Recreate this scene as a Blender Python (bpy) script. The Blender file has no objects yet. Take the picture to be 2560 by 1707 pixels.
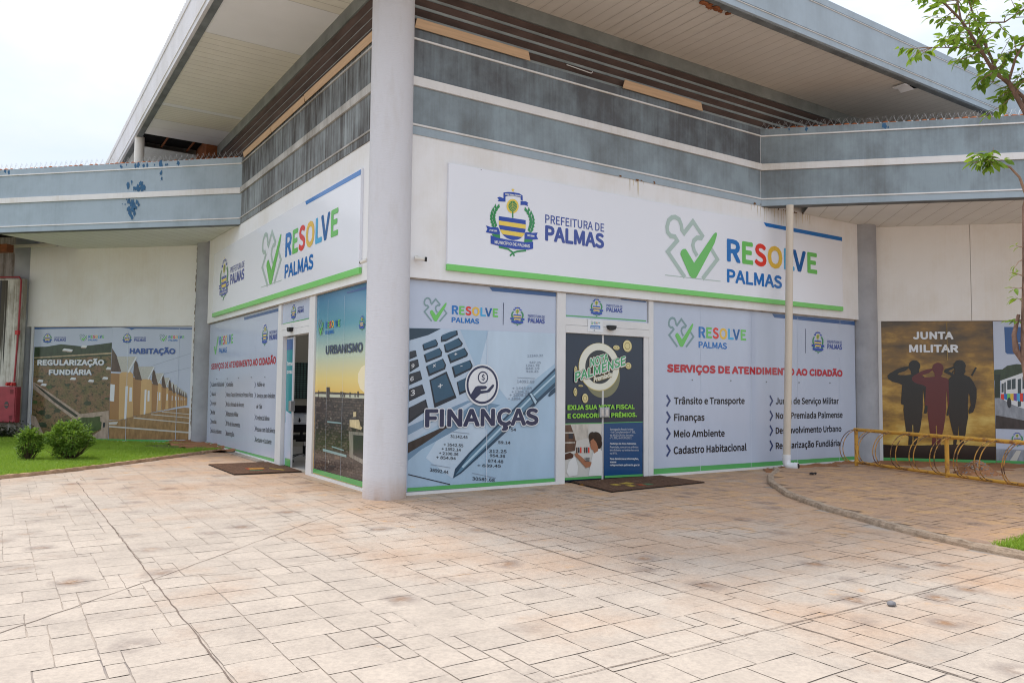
import bpy, bmesh, math, random, json
from mathutils import Matrix, Vector
rad = math.radians
S = bpy.context.scene
COL = S.collection
# ------------------------------------------------------------------ camera
cam = bpy.data.cameras.new('camera')
cam.sensor_width = 36.0
cam.lens = 1943.2 / 2560 * 36.0
cam.clip_end = 2000
cam_ob = bpy.data.objects.new('camera', cam)
COL.objects.link(cam_ob)
_d = Vector((-0.2001896, 0.97804478, 0.05790106))
_r = Vector((0.97975615, 0.19992509, 0.01038489))
_u = Vector((0.00141899, -0.05880786, 0.99826831))
cam_ob.matrix_world = Matrix(((_r.x, _u.x, -_d.x, 3.4608), (_r.y, _u.y, -_d.y, -9.1329), (_r.z, _u.z, -_d.z, 1.5), (0, 0, 0, 1)))
S.camera = cam_ob
# ------------------------------------------------------------------ sky
SUN_AZ, SUN_EL = -72.0, 62.0            # degrees: azimuth clockwise from +Y, elevation
world = bpy.data.worlds.new('World')
S.world = world
world.use_nodes = True
nt = world.node_tree
bg = nt.nodes['Background']
bg.inputs[1].default_value = 0.13
sky = nt.nodes.new('ShaderNodeTexSky')
sky.sky_type = 'NISHITA'
sky.sun_disc = False
sky.sun_elevation = rad(SUN_EL)
sky.sun_rotation = rad(SUN_AZ)
tc = nt.nodes.new('ShaderNodeTexCoord')
cl = nt.nodes.new('ShaderNodeTexNoise')
cl.inputs['Scale'].default_value = 2.6
cl.inputs['Detail'].default_value = 6
cl.inputs['Roughness'].default_value = .55
mp = nt.nodes.new('ShaderNodeMapping')
mp.inputs['Scale'].default_value = (1, 1, 2.2)
nt.links.new(tc.outputs['Generated'], mp.inputs['Vector'])
nt.links.new(mp.outputs['Vector'], cl.inputs['Vector'])
cr = nt.nodes.new('ShaderNodeValToRGB')
cr.color_ramp.elements[0].position = .34
cr.color_ramp.elements[0].color = (.40, .40, .40, 1)
cr.color_ramp.elements[1].position = .64
cr.color_ramp.elements[1].color = (1, 1, 1, 1)
nt.links.new(cl.outputs['Fac'], cr.inputs['Fac'])
mx = nt.nodes.new('ShaderNodeMix')
mx.data_type = 'RGBA'
nt.links.new(cr.outputs['Color'], mx.inputs['Factor'])
nt.links.new(sky.outputs['Color'], mx.inputs['A'])
mx.inputs['B'].default_value = (4.85, 5.1, 5.35, 1)      # thin bright cloud layer
# an overcast sky is about twice as bright overhead as at the horizon
sz = nt.nodes.new('ShaderNodeSeparateXYZ')
nt.links.new(tc.outputs['Generated'], sz.inputs[0])
zr = nt.nodes.new('ShaderNodeMapRange')
zr.inputs['From Min'].default_value = .25
zr.inputs['From Max'].default_value = 1.0
zr.inputs['To Min'].default_value = 1.0
zr.inputs['To Max'].default_value = 2.15
nt.links.new(sz.outputs['Z'], zr.inputs['Value'])
ml = nt.nodes.new('ShaderNodeMix')
ml.data_type = 'RGBA'
ml.blend_type = 'MULTIPLY'
ml.inputs['Factor'].default_value = 1
nt.links.new(mx.outputs['Result'], ml.inputs['A'])
nt.links.new(zr.outputs['Result'], ml.inputs['B'])
nt.links.new(ml.outputs['Result'], bg.inputs['Color'])
# ------------------------------------------------------------------ sun
sl = bpy.data.lights.new('sun', 'SUN')
sl.energy = 1.8
sl.angle = rad(10)
sl.color = (1, .95, .88)
sun = bpy.data.objects.new('sun', sl)
COL.objects.link(sun)
_sd = Vector((math.sin(rad(SUN_AZ)) * math.cos(rad(SUN_EL)), math.cos(rad(SUN_AZ)) * math.cos(rad(SUN_EL)), math.sin(rad(SUN_EL))))
sun.rotation_euler = _sd.to_track_quat('Z', 'Y').to_euler()
sun.location = _sd * 30
# ------------------------------------------------------------------ exposure
S.view_settings.view_transform = 'Standard'
S.view_settings.look = 'None'
S.view_settings.exposure = 0.55
S.view_settings.gamma = 1
S.cycles.filter_width = 1.1
S.cycles.max_bounces = 6
S.cycles.transparent_max_bounces = 8
random.seed(7)
Q = math.sqrt(.5)
GZ = 0.13                                # level of the plaza paving

# ------------------------------------------------------------------ materials
MATS = {}
def lin(c):
    return tuple(((v / 255) / 12.92 if v <= 10 else (((v / 255) + .055) / 1.055) ** 2.4) for v in c)
def nn(m, t, **kw):
    n = m.node_tree.nodes.new('ShaderNode' + t)
    for k, v in kw.items():
        if k in n.inputs: n.inputs[k].default_value = v
        else: setattr(n, k, v)
    return n
def lk(m, a, b): m.node_tree.links.new(a, b)
def mat(name, col, rough=.6, spec=.4, metal=0.0, var=0.0, scale=3.0, bump=0.0, bscale=40.0, stretch=None):
    m = bpy.data.materials.new(name); m.use_nodes = True
    b = m.node_tree.nodes['Principled BSDF']
    b.inputs['Base Color'].default_value = (*col, 1)
    b.inputs['Roughness'].default_value = rough
    b.inputs['Specular IOR Level'].default_value = spec
    b.inputs['Metallic'].default_value = metal
    if var or bump:
        t = nn(m, 'TexCoord'); mpn = nn(m, 'Mapping'); lk(m, t.outputs['Object'], mpn.inputs['Vector'])
        if stretch: mpn.inputs['Scale'].default_value = stretch
    if var:
        n = nn(m, 'TexNoise', Scale=scale, Detail=5.0, Roughness=.6); lk(m, mpn.outputs['Vector'], n.inputs['Vector'])
        r = nn(m, 'MapRange'); r.inputs['From Min'].default_value = .3; r.inputs['From Max'].default_value = .7
        r.inputs['To Min'].default_value = 1 - var; r.inputs['To Max'].default_value = 1 + var * .6
        lk(m, n.outputs['Fac'], r.inputs['Value'])
        mm = nn(m, 'Mix', data_type='RGBA', blend_type='MULTIPLY'); mm.inputs['Factor'].default_value = 1
        mm.inputs['A'].default_value = (*col, 1); lk(m, r.outputs['Result'], mm.inputs['B'])
        lk(m, mm.outputs['Result'], b.inputs['Base Color'])
    if bump:
        n2 = nn(m, 'TexNoise', Scale=bscale, Detail=4.0); lk(m, mpn.outputs['Vector'], n2.inputs['Vector'])
        bp = nn(m, 'Bump', Strength=bump, Distance=.02); lk(m, n2.outputs['Fac'], bp.inputs['Height']); lk(m, bp.outputs['Normal'], b.inputs['Normal'])
    MATS[name] = m
    return m
def ramp(m, src, stops):
    r = nn(m, 'ValToRGB'); e = r.color_ramp.elements
    while len(e) < len(stops): e.new(.5)
    for el, (p, c) in zip(e, stops):
        el.position = p; el.color = (*c, 1) if len(c) == 3 else c
    lk(m, src, r.inputs['Fac']); return r.outputs['Color']
def mixc(m, f, a, b, mode='MIX'):
    x = nn(m, 'Mix', data_type='RGBA', blend_type=mode)
    for s, v in (('Factor', f), ('A', a), ('B', b)):
        if isinstance(v, (int, float)): x.inputs[s].default_value = v
        elif isinstance(v, tuple): x.inputs[s].default_value = (*v, 1)
        else: lk(m, v, x.inputs[s])
    return x.outputs['Result']
def noise(m, vec, scale, detail=5.0, rough=.6):
    n = nn(m, 'TexNoise', Scale=scale, Detail=detail, Roughness=rough); lk(m, vec, n.inputs['Vector']); return n.outputs['Fac']
def coords(m, sc=(1, 1, 1), rot=0.0):
    t = nn(m, 'TexCoord'); mpn = nn(m, 'Mapping'); mpn.inputs['Scale'].default_value = sc; mpn.inputs['Rotation'].default_value = (0, 0, rot)
    lk(m, t.outputs['Object'], mpn.inputs['Vector']); return mpn.outputs['Vector']
# ------------------------------------------------------------------ mesh builder
class MB:
    def __init__(s, M=None): s.v = []; s.f = []; s.mi = []; s.mats = []; s.M = M; s.sm = []
    def slot(s, m):
        m = MATS[m] if isinstance(m, str) else m
        if m not in s.mats: s.mats.append(m)
        return s.mats.index(m)
    def face(s, pts, m, smooth=False):
        i = len(s.v); s.v += [tuple(p) for p in pts]; s.f.append(tuple(range(i, i + len(pts)))); s.mi.append(s.slot(m)); s.sm.append(smooth)
    def mesh(s, vs, fs, m, smooth=False):
        i = len(s.v); s.v += [tuple(p) for p in vs]; k = s.slot(m)
        for f in fs: s.f.append(tuple(i + j for j in f)); s.mi.append(k); s.sm.append(smooth)
    def box(s, x0, x1, y0, y1, z0, z1, m):
        v = [(x, y, z) for z in (z0, z1) for y in (y0, y1) for x in (x0, x1)]
        s.mesh(v, [(0, 2, 3, 1), (4, 5, 7, 6), (0, 1, 5, 4), (2, 6, 7, 3), (0, 4, 6, 2), (1, 3, 7, 5)], m)
    def bbox(s, x0, x1, y0, y1, z0, z1, m, r=.01):
        b = bmesh.new(); bmesh.ops.create_cube(b, size=1)
        for v in b.verts: v.co = ((x0 + x1) / 2 + v.co.x * (x1 - x0), (y0 + y1) / 2 + v.co.y * (y1 - y0), (z0 + z1) / 2 + v.co.z * (z1 - z0))
        bmesh.ops.bevel(b, geom=b.edges[:], offset=r, segments=2, affect='EDGES', profile=.5)
        s.bm(b, m)
    def bm(s, b, m, smooth=False):
        b.verts.index_update(); s.mesh([v.co[:] for v in b.verts], [tuple(v.index for v in f.verts) for f in b.faces], m, smooth); b.free()
    def prism(s, poly, h0, h1, m, ax='z'):
        n = len(poly); P = (lambda a, b, c: (a, b, c)) if ax == 'z' else ((lambda a, b, c: (c, a, b)) if ax == 'x' else (lambda a, b, c: (a, c, b)))
        v = [P(a, b, h0) for a, b in poly] + [P(a, b, h1) for a, b in poly]
        s.mesh(v, [tuple(range(n))[::-1], tuple(range(n, 2 * n))] + [(i, (i + 1) % n, n + (i + 1) % n, n + i) for i in range(n)], m)
    def cyl(s, c, r, z0, z1, m, n=40, r2=None):
        r2 = r if r2 is None else r2; v = []
        for z, rr in ((z0, r), (z1, r2)): v += [(c[0] + rr * math.cos(2 * math.pi * i / n), c[1] + rr * math.sin(2 * math.pi * i / n), z) for i in range(n)]
        s.mesh(v, [(i, (i + 1) % n, n + (i + 1) % n, n + i) for i in range(n)], m, True)
        s.mesh(v[:n], [tuple(range(n))[::-1]], m); s.mesh(v[n:], [tuple(range(n))], m)
    def tube(s, pts, r, m, n=8, cap=True):
        pts = [Vector(p) for p in pts]; R = r if isinstance(r, (list, tuple)) else [r] * len(pts); v = []; up = None
        for i, p in enumerate(pts):
            t = (pts[min(i + 1, len(pts) - 1)] - pts[max(i - 1, 0)]).normalized()
            if up is None: up = t.orthogonal().normalized()
            up = (up - t * up.dot(t)).normalized(); w = t.cross(up)
            v += [p + (up * math.cos(2 * math.pi * k / n) + w * math.sin(2 * math.pi * k / n)) * R[i] for k in range(n)]
        f = [(i * n + k, i * n + (k + 1) % n, (i + 1) * n + (k + 1) % n, (i + 1) * n + k) for i in range(len(pts) - 1) for k in range(n)]
        s.mesh(v, f, m, True)
        if cap: s.mesh(v[:n], [tuple(range(n))[::-1]], m); s.mesh(v[-n:], [tuple(range(n))], m)
    def blob(s, c, rx, ry, rz, m, sub=3, jit=0.0, seed=0):
        b = bmesh.new(); bmesh.ops.create_icosphere(b, subdivisions=sub, radius=1); rn = random.Random(seed)
        for v in b.verts:
            k = 1 + rn.uniform(-jit, jit); v.co = (c[0] + v.co.x * rx * k, c[1] + v.co.y * ry * k, c[2] + v.co.z * rz * k)
        s.bm(b, m, True)
    def build(s, name, parent=None, M=None):
        me = bpy.data.meshes.new(name)
        vs = s.v if s.M is None else [tuple(s.M @ Vector(p)) for p in s.v]
        me.from_pydata(vs, [], s.f)
        for m in s.mats: me.materials.append(m)
        me.polygons.foreach_set('material_index', s.mi); me.polygons.foreach_set('use_smooth', s.sm)
        me.update()
        o = bpy.data.objects.new(name, me); COL.objects.link(o)
        if parent is not None: o.parent = parent
        if M is not None: o.matrix_local = M
        return o
def tag(o, label=None, cat=None, group=None, kind=None):
    if label: o['label'] = label
    if cat: o['category'] = cat
    if group: o['group'] = group
    if kind: o['kind'] = kind
    return o
def thing(name, label, cat, loc=(0, 0, 0), rot=0.0, group=None):
    o = bpy.data.objects.new(name, None); o.empty_display_size = .2; COL.objects.link(o)
    o.location = loc; o.rotation_euler = (0, 0, rot); return tag(o, label, cat, group)
def copy_tree(o, parent=None):
    c = o.copy(); COL.objects.link(c)
    if parent is not None: c.parent = parent
    for ch in list(o.children): copy_tree(ch, c)
    return c
# facade frames: local x to the right as seen from outside, local -y outwards
FR = Matrix.Rotation(rad(45), 4, 'Z')
FL = Matrix.Rotation(rad(-45), 4, 'Z')
FWR = Matrix.Translation((0, 7.34, 0))
FWL = Matrix.Translation((0, 7.45, 0))
ROT = {'r': (FR, rad(45)), 'l': (FL, rad(-45)), 'wr': (FWR, 0.0), 'wl': (FWL, 0.0)}
def clip_poly(P, x0, x1, z0, z1):
    for ax, lim, sg in ((0, x0, 1), (0, x1, -1), (1, z0, 1), (1, z1, -1)):
        out = []
        for i in range(len(P)):
            a, b = P[i - 1], P[i]; da, db = sg * (a[ax] - lim), sg * (b[ax] - lim)
            if (da >= 0) != (db >= 0):
                t = da / (da - db); out.append((a[0] + (b[0] - a[0]) * t, a[1] + (b[1] - a[1]) * t))
            if db >= 0: out.append(tuple(b))
        P = out
        if len(P) < 3: return []
    return P
# flat lettering: outline meshes of every string are made once, then freed
TXT = {}
def make_text(strings):
    tmp = []
    for ch, (adv, con) in FONT.items():
        c = bpy.data.curves.new('glyph', 'CURVE'); c.dimensions = '2D'; c.fill_mode = 'BOTH'
        for P in con:
            sp = c.splines.new('POLY'); sp.points.add(len(P) // 2 - 1); sp.use_cyclic_u = True
            for k in range(len(P) // 2): sp.points[k].co = (P[2 * k] / 200, P[2 * k + 1] / 200, 0, 1)
        o = bpy.data.objects.new('glyph', c); COL.objects.link(o); tmp.append((ch, o))
    bpy.context.view_layer.update()
    dg = bpy.context.evaluated_depsgraph_get(); G = {}
    for ch, o in tmp:
        e = o.evaluated_get(dg); me = e.to_mesh()
        top = max([v.co.z for v in me.vertices] + [0]) if me else 0
        G[ch] = ([(v.co.x, v.co.y) for v in me.vertices], [tuple(p.vertices) for p in me.polygons if all(abs(me.vertices[i].co.z - top) < 1e-5 for i in p.vertices)]) if me else ([], [])
        e.to_mesh_clear()
    for ch, o in tmp:
        c = o.data; bpy.data.objects.remove(o); bpy.data.curves.remove(c)
    for t in set(strings):
        vs, fs, x = [], [], 0.0
        for ch in t:
            gv, gf = G[ch]; i = len(vs); vs += [(a + x, b_) for a, b_ in gv]; fs += [tuple(i + q_ for q_ in f) for f in gf]; x += FONT[ch][0] / 200
        TXT[t] = (vs, fs)
CAP = 1.0
def put_text(mb, t, m, y, x0, z0, x1, z1, cap, bold):
    vs, fs = TXT[t]
    if not vs: return
    mnx = min(v[0] for v in vs); mxx = max(v[0] for v in vs)
    b = bold * .36; sx = (x1 - x0 - 2 * b) / (mxx - mnx); sz = max(cap - 2 * b, .3 * cap) / CAP; sl_ = (z1 - z0) / (x1 - x0)
    base = [(x0 + b + (vx - mnx) * sx, z0 + b + vz * sz + sl_ * (vx - mnx) * sx) for vx, vz in vs]
    k = 0 if b <= 0 else (6 if b < .008 else 10)
    offs = [(0, 0)] + [(b * math.cos(2 * math.pi * i / k), b * math.sin(2 * math.pi * i / k)) for i in range(k)]
    for j, (ox, oz) in enumerate(offs):
        mb.mesh([(px + ox, y - .00006 * j, pz + oz) for px, pz in base], fs, m)
def put_stroke(mb, pts, w, y, m):
    # constant width ribbon along a polyline with mitred joints
    n = len(pts); L = []; R_ = []
    for i in range(n):
        p = Vector(pts[i]); a = (p - Vector(pts[i - 1])).normalized() if i else None; b = (Vector(pts[i + 1]) - p).normalized() if i < n - 1 else None
        a = a or b; b = b or a; t = (a + b)
        t = t.normalized() if t.length > 1e-4 else a
        nr = Vector((-t.y, t.x)); k = w / 2 / max(.45, nr.dot(Vector((-a.y, a.x))))
        L.append(p + nr * k); R_.append(p - nr * k)
    for i in range(n - 1): mb.face([(q_.x, y, q_.y) for q_ in (R_[i], R_[i + 1], L[i + 1], L[i])], m)
def poster(key, fr, name, label, cat, rects, base, film, depth=.006, skip_panel=False, group=None, parent_panel='panel', y0=0.0):
    """Printed sheet(s) in a facade frame; artwork layers stand proud of the sheet by ~1 mm each."""
    M, rz = ROT[fr]
    cx = (rects[0][0] + rects[-1][1]) / 2; z0 = rects[0][2]
    t = thing(name, label, cat, M @ Vector((cx, base, z0)), rz, group)
    for (a, b, c, d) in rects:
        mb = MB(); mb.bbox(a - cx, b - cx, -depth, 0, c - z0, d - z0, film, min(.002, depth / 3)); mb.build(parent_panel, t)
    parts = {}; cnt = [0]
    X0 = min(r[0] for r in rects); X1 = max(r[1] for r in rects); Z0 = min(r[2] for r in rects); Z1 = max(r[3] for r in rects)
    SOLO = ('headline', 'stripe', 'service_list', 'bolt', 'coin', 'small_print', 'seam', 'lettering')
    def get(p):
        if p in SOLO: cnt[0] += 1; return parts.setdefault((p, cnt[0]), MB())
        return parts.setdefault((p, 0), MB())
    tick = [0]
    def yy(l): tick[0] += 1; return -depth - .0012 * (l + .6) - 4e-6 * tick[0]
    def poly(p, m, lay, pts):
        P = clip_poly([tuple(a) for a in pts], X0, X1, Z0, Z1)
        if len(P) >= 3: get(p).face([(a - cx, yy(lay), b - z0) for a, b in P], m)
    for it in ART.get(key, []):
        k = it[0]
        if k == 'P': poly(it[1], it[2], it[3], it[4])
        elif k == 'S': put_stroke(get(it[1]), [(max(X0, min(X1, a)) - cx, max(Z0, min(Z1, b)) - z0) for a, b in it[5]], it[4], yy(it[3]), it[2])
        elif k == 'E':
            _, p, m, lay, ex, ez, rx, ry, w = it
            C = [(math.cos(2 * math.pi * i / 40), math.sin(2 * math.pi * i / 40)) for i in range(40)]
            if w == 0: poly(p, m, lay, [(ex + rx * a, ez + ry * b) for a, b in C])
            else:
                for i in range(40):
                    a, b = C[i - 1], C[i]
                    get(p).face([(ex + (rx - g) * h[0] - cx, yy(lay), ez + (ry - g) * h[1] - z0) for h, g in ((a, 0), (b, 0), (b, w), (a, w))], m)
        elif k == 'T':
            _, p, s, m, lay, a0, b0, a1, b1, cap, bold = it
            put_text(get(p), s, m, yy(lay), a0 - cx, b0 - z0, a1 - cx, b1 - z0, cap, bold)
        elif k == 'M':
            _, p, ms, lay, a0, b0, a1, b1 = it; w = a1 - a0; h = b1 - b0; mb = get(p)
            fx = lambda u: a0 + u * w - cx
            fz = lambda v: b0 + v * h - z0
            if ms in ('logo', 'logo2'):
                sc = w / MAST['logo'][3]
                for g in MAST['logo'][:3]:
                    if g[0] == 'S': put_stroke(mb, [(fx(u), fz(v)) for u, v in g[4]], g[3] * sc, yy(lay), g[1] if ms == 'logo' else 'mark_grey')
                    else: mb.face([(fx(u), yy(lay + 1), fz(v)) for u, v in g[3]], g[1])
            elif ms == 'word':
                q = MAST['word']; mb2 = get(p); hb = (1 - q['base']) * h
                for ch, col, u0, u1 in q['letters']: put_text(mb, ch, col, yy(lay), fx(u0), fz(q['base']), fx(u1), fz(q['base']), hb, hb * .15)
                put_text(mb2, 'PALMAS', 'brand_blue2', yy(lay), fx(0), fz(0) + h * .01, fx(q['pw']), fz(0) + h * .01, h * q['ptop'], h * q['ptop'] * .16)
            elif ms == 'pref':
                q = MAST['pref']; mb2 = get(p)
                put_text(mb, 'PREFEITURA DE', 'pref_blue', yy(lay), fx(0), fz(q['t1'][0]), fx(1), fz(q['t1'][0]), h * q['t1'][1], h * q['t1'][1] * .05)
                put_text(mb2, 'PALMAS', 'pref_blue', yy(lay), fx(0), fz(0), fx(1), fz(0), h * q['t2'][1], h * q['t2'][1] * .17)
            elif ms == 'crest':
                sc = w / MAST['crest_w']
                for g in MAST['crest']:
                    if g[0] == 'P': mb.face([(fx(u), yy(lay + g[2]), fz(v)) for u, v in g[3]], g[1])
                    elif g[0] == 'S': put_stroke(mb, [(fx(u), fz(v)) for u, v in g[4]], g[3] * sc, yy(lay + g[2]), g[1])
                    elif w > .5: put_text(mb, g[1], g[2], yy(lay + g[3]), fx(g[4]), fz(g[5]), fx(g[6]), fz(g[7]), g[8] * h, .006)
    for (p, _n), mb in parts.items():
        if mb.f: mb.build(p, t)
    return t

# ------------------------------------------------------------------ colours of prints and paints
K = .95
PRINT = dict(white=(225, 228, 232), white_soft=(222, 226, 230), film=(190, 200, 219), film_blue=(62, 98, 152), film_blue2=(52, 92, 150), band_green=(92, 172, 100),
 brand_blue=(40, 116, 190), brand_blue2=(22, 112, 190), brand_blue3=(55, 90, 160), deep_blue=(8, 92, 160), light_blue=(70, 172, 222), check_green=(112, 196, 98), red=(222, 60, 48), yellow=(232, 190, 72),
 grey_green=(178, 198, 190), pref_blue=(66, 84, 160), navy=(44, 52, 84), navy_soft=(58, 74, 120), slate=(62, 76, 104), dark_red=(186, 44, 58), ink=(42, 48, 60), ink_black=(26, 30, 38), ink_pale=(140, 155, 175),
 crest_blue=(48, 78, 172), crest_yellow=(242, 212, 92), leaf_green=(60, 146, 88), lime=(140, 205, 70), seam=(206, 216, 230), seam_gold=(185, 150, 70), bolt=(120, 125, 132),
 paper=(166, 193, 216), paper_light=(190, 209, 227), calc_body=(182, 200, 219), bolt_dark=(70, 72, 76), calc_dark=(40, 64, 82), calc_edge=(120, 150, 178), brown_dark=(58, 52, 54), shadow_blue=(112, 144, 172), key_dark=(28, 40, 54), key_teal=(52, 90, 116), key_dark2=(50, 56, 66),
 pen_dark=(44, 74, 98), pen_mid=(96, 134, 160), pen_light=(176, 204, 222), panel_blue=(26, 76, 124), panel_navy=(40, 52, 72), shop_white=(206, 204, 198), shelf_brown=(96, 72, 60), shelf_light=(196, 190, 180), skin=(166, 112, 84), skin_dark=(78, 50, 42), hair=(36, 26, 24), bag_white=(224, 224, 222),
 ring_shadow=(128, 128, 100), ring_gold=(206, 190, 120), ring_cream=(226, 226, 212), ring_dark=(48, 54, 60), coin=(218, 206, 150), coin_dark=(150, 132, 78), emblem_green=(66, 160, 100),
 city_dark=(76, 72, 74), city_a=(104, 100, 98), city_b=(58, 60, 64), city_c=(138, 134, 126), city_d=(206, 190, 150), city_e=(112, 96, 84), city_f=(140, 170, 172), water=(196, 200, 180), sun_white=(244, 232, 194), teal=(40, 142, 150),
 forest_a=(58, 74, 54), forest_b=(42, 56, 46), forest_c=(74, 94, 58), grass_print=(112, 122, 70), dry_soil=(126, 104, 78), dry_soil2=(146, 114, 86), sand=(178, 160, 128), road=(176, 158, 142),
 soil_print=(160, 128, 90), kerb_print=(202, 200, 192), roof_dark=(96, 80, 70), wall_tan=(206, 170, 118), wall_tan_d=(164, 124, 80),
 sil_a=(32, 30, 30), sil_b=(96, 34, 38), sil_ground=(46, 36, 34), bus_white=(222, 226, 230), bus_glass=(62, 76, 84), violet=(116, 72, 160), road_grey=(150, 156, 166), tile_teal=(70, 100, 96), mark_grey=(128, 156, 160))
def vinyl(name, c, rough=.15, var=0.05, scale=.9):
    m = mat(name, tuple(v * K for v in lin(c)), rough=rough, spec=.5, var=var, scale=scale, stretch=(1, 1, .35))
    return m
for k_, c_ in PRINT.items():
    grain = k_[:6] in ('forest', 'soil_p', 'city_d', 'city_c', 'road', 'road_g', 'roof_d', 'shelf_', 'sand', 'brown_', 'hair')
    vinyl(k_, c_, var=.34 if grain else (.13 if k_ in ('paper', 'paper_light', 'calc_body', 'calc_edge', 'sil_ground', 'key_teal', 'wall_tan', 'wall_tan_d', 'pen_mid', 'shadow_blue', 'shop_white') else .045), scale=13 if grain else 1.6)
# aerial view print: dry soil, scrub and tree cover
m = vinyl('aerial', (126, 104, 78)); v_ = coords(m, (1, 1, 1.5)); n1 = noise(m, v_, 3.0, 7, .68); n2 = noise(m, v_, 9.0, 5, .65)
c_ = mixc(m, ramp(m, n1, [(.40, (0, 0, 0)), (.62, (1, 1, 1))]), lin((138, 108, 84)), lin((104, 104, 66)))
c_ = mixc(m, ramp(m, n2, [(.53, (0, 0, 0)), (.62, (.9, .9, .9))]), c_, lin((50, 64, 48))); c_ = mixc(m, 1.0, c_, ramp(m, noise(m, v_, 30, 4, .6), [(.3, (.62, .62, .62)), (.7, (1.2, 1.2, 1.2))]), 'MULTIPLY')
lk(m, c_, m.node_tree.nodes['Principled BSDF'].inputs['Base Color'])
# dusky city print: blocks of roofs and streets
m = vinyl('city_mix', (76, 72, 74)); v_ = coords(m, (1, 1, 2.4)); sw = nn(m, 'SeparateXYZ'); cw = nn(m, 'CombineXYZ'); lk(m, v_, sw.inputs[0]); lk(m, sw.outputs['X'], cw.inputs['X']); lk(m, sw.outputs['Z'], cw.inputs['Y'])
br = nn(m, 'TexBrick', Scale=1.0); br.inputs['Brick Width'].default_value = .11; br.inputs['Row Height'].default_value = .085; br.inputs['Mortar Size'].default_value = .012; br.inputs['Mortar Smooth'].default_value = .6
br.inputs['Color1'].default_value = (*lin((58, 56, 60)), 1); br.inputs['Color2'].default_value = (*lin((96, 88, 84)), 1); br.inputs['Mortar'].default_value = (*lin((44, 45, 50)), 1)
wp = nn(m, 'TexNoise', Scale=3.0); lk(m, v_, wp.inputs['Vector']); wm = nn(m, 'Mix', data_type='VECTOR'); wm.inputs['Factor'].default_value = .06; lk(m, cw.outputs[0], wm.inputs['A']); lk(m, wp.outputs['Color'], wm.inputs['B']); lk(m, wm.outputs['Result'], br.inputs['Vector']); c_ = br.outputs['Color']
c_ = mixc(m, 1.0, c_, ramp(m, noise(m, v_, 7, 6, .7), [(.3, (.55, .55, .56)), (.7, (1.35, 1.28, 1.2))]), 'MULTIPLY')
lk(m, c_, m.node_tree.nodes['Principled BSDF'].inputs['Base Color'])
# roof tiles of the printed houses: brick pattern
m = vinyl('roof_tile', (196, 194, 184)); v_ = coords(m); 
br = nn(m, 'TexBrick', Scale=26.0); br.inputs['Color1'].default_value = (.62, .61, .56, 1); br.inputs['Color2'].default_value = (.5, .5, .46, 1); br.inputs['Mortar'].default_value = (.2, .2, .18, 1)
sw = nn(m, 'SeparateXYZ'); cw = nn(m, 'CombineXYZ'); lk(m, v_, sw.inputs[0]); lk(m, sw.outputs['X'], cw.inputs['X']); lk(m, sw.outputs['Z'], cw.inputs['Y']); lk(m, cw.outputs[0], br.inputs['Vector'])
lk(m, br.outputs['Color'], m.node_tree.nodes['Principled BSDF'].inputs['Base Color'])
# sunset print: printed teal sky that turns yellow (vertical colour wash of the artwork)
m = vinyl('sunset', (90, 150, 180)); v_ = coords(m); sw = nn(m, 'SeparateXYZ'); lk(m, v_, sw.inputs[0])
mr = nn(m, 'MapRange'); mr.inputs['From Min'].default_value = 1.1; mr.inputs['From Max'].default_value = 2.68; lk(m, sw.outputs['Z'], mr.inputs['Value'])
lk(m, ramp(m, mr.outputs['Result'], [(.02, lin((226, 184, 92))), (.2, lin((226, 206, 132))), (.42, lin((186, 202, 182))), (.68, lin((96, 156, 174))), (1, lin((50, 112, 152)))]), m.node_tree.nodes['Principled BSDF'].inputs['Base Color'])
# golden cloud print
m = vinyl('gold_cloud', (150, 110, 50)); v_ = coords(m, (.8, 1, 1.9)); f_ = noise(m, v_, 1.6, 6, .6)
sw = nn(m, 'SeparateXYZ'); lk(m, v_, sw.inputs[0]); ad = nn(m, 'MapRange'); ad.inputs['From Min'].default_value = .5; ad.inputs['From Max'].default_value = 5.2; ad.inputs['To Min'].default_value = .14; ad.inputs['To Max'].default_value = -.12
lk(m, sw.outputs['Z'], ad.inputs['Value']); sm = nn(m, 'Math', operation='ADD'); lk(m, f_, sm.inputs[0]); lk(m, ad.outputs['Result'], sm.inputs[1])
lk(m, ramp(m, sm.outputs[0], [(.3, lin((82, 66, 46))), (.48, lin((132, 100, 48))), (.6, lin((182, 142, 62))), (.75, lin((214, 186, 104)))]), m.node_tree.nodes['Principled BSDF'].inputs['Base Color'])
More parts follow.
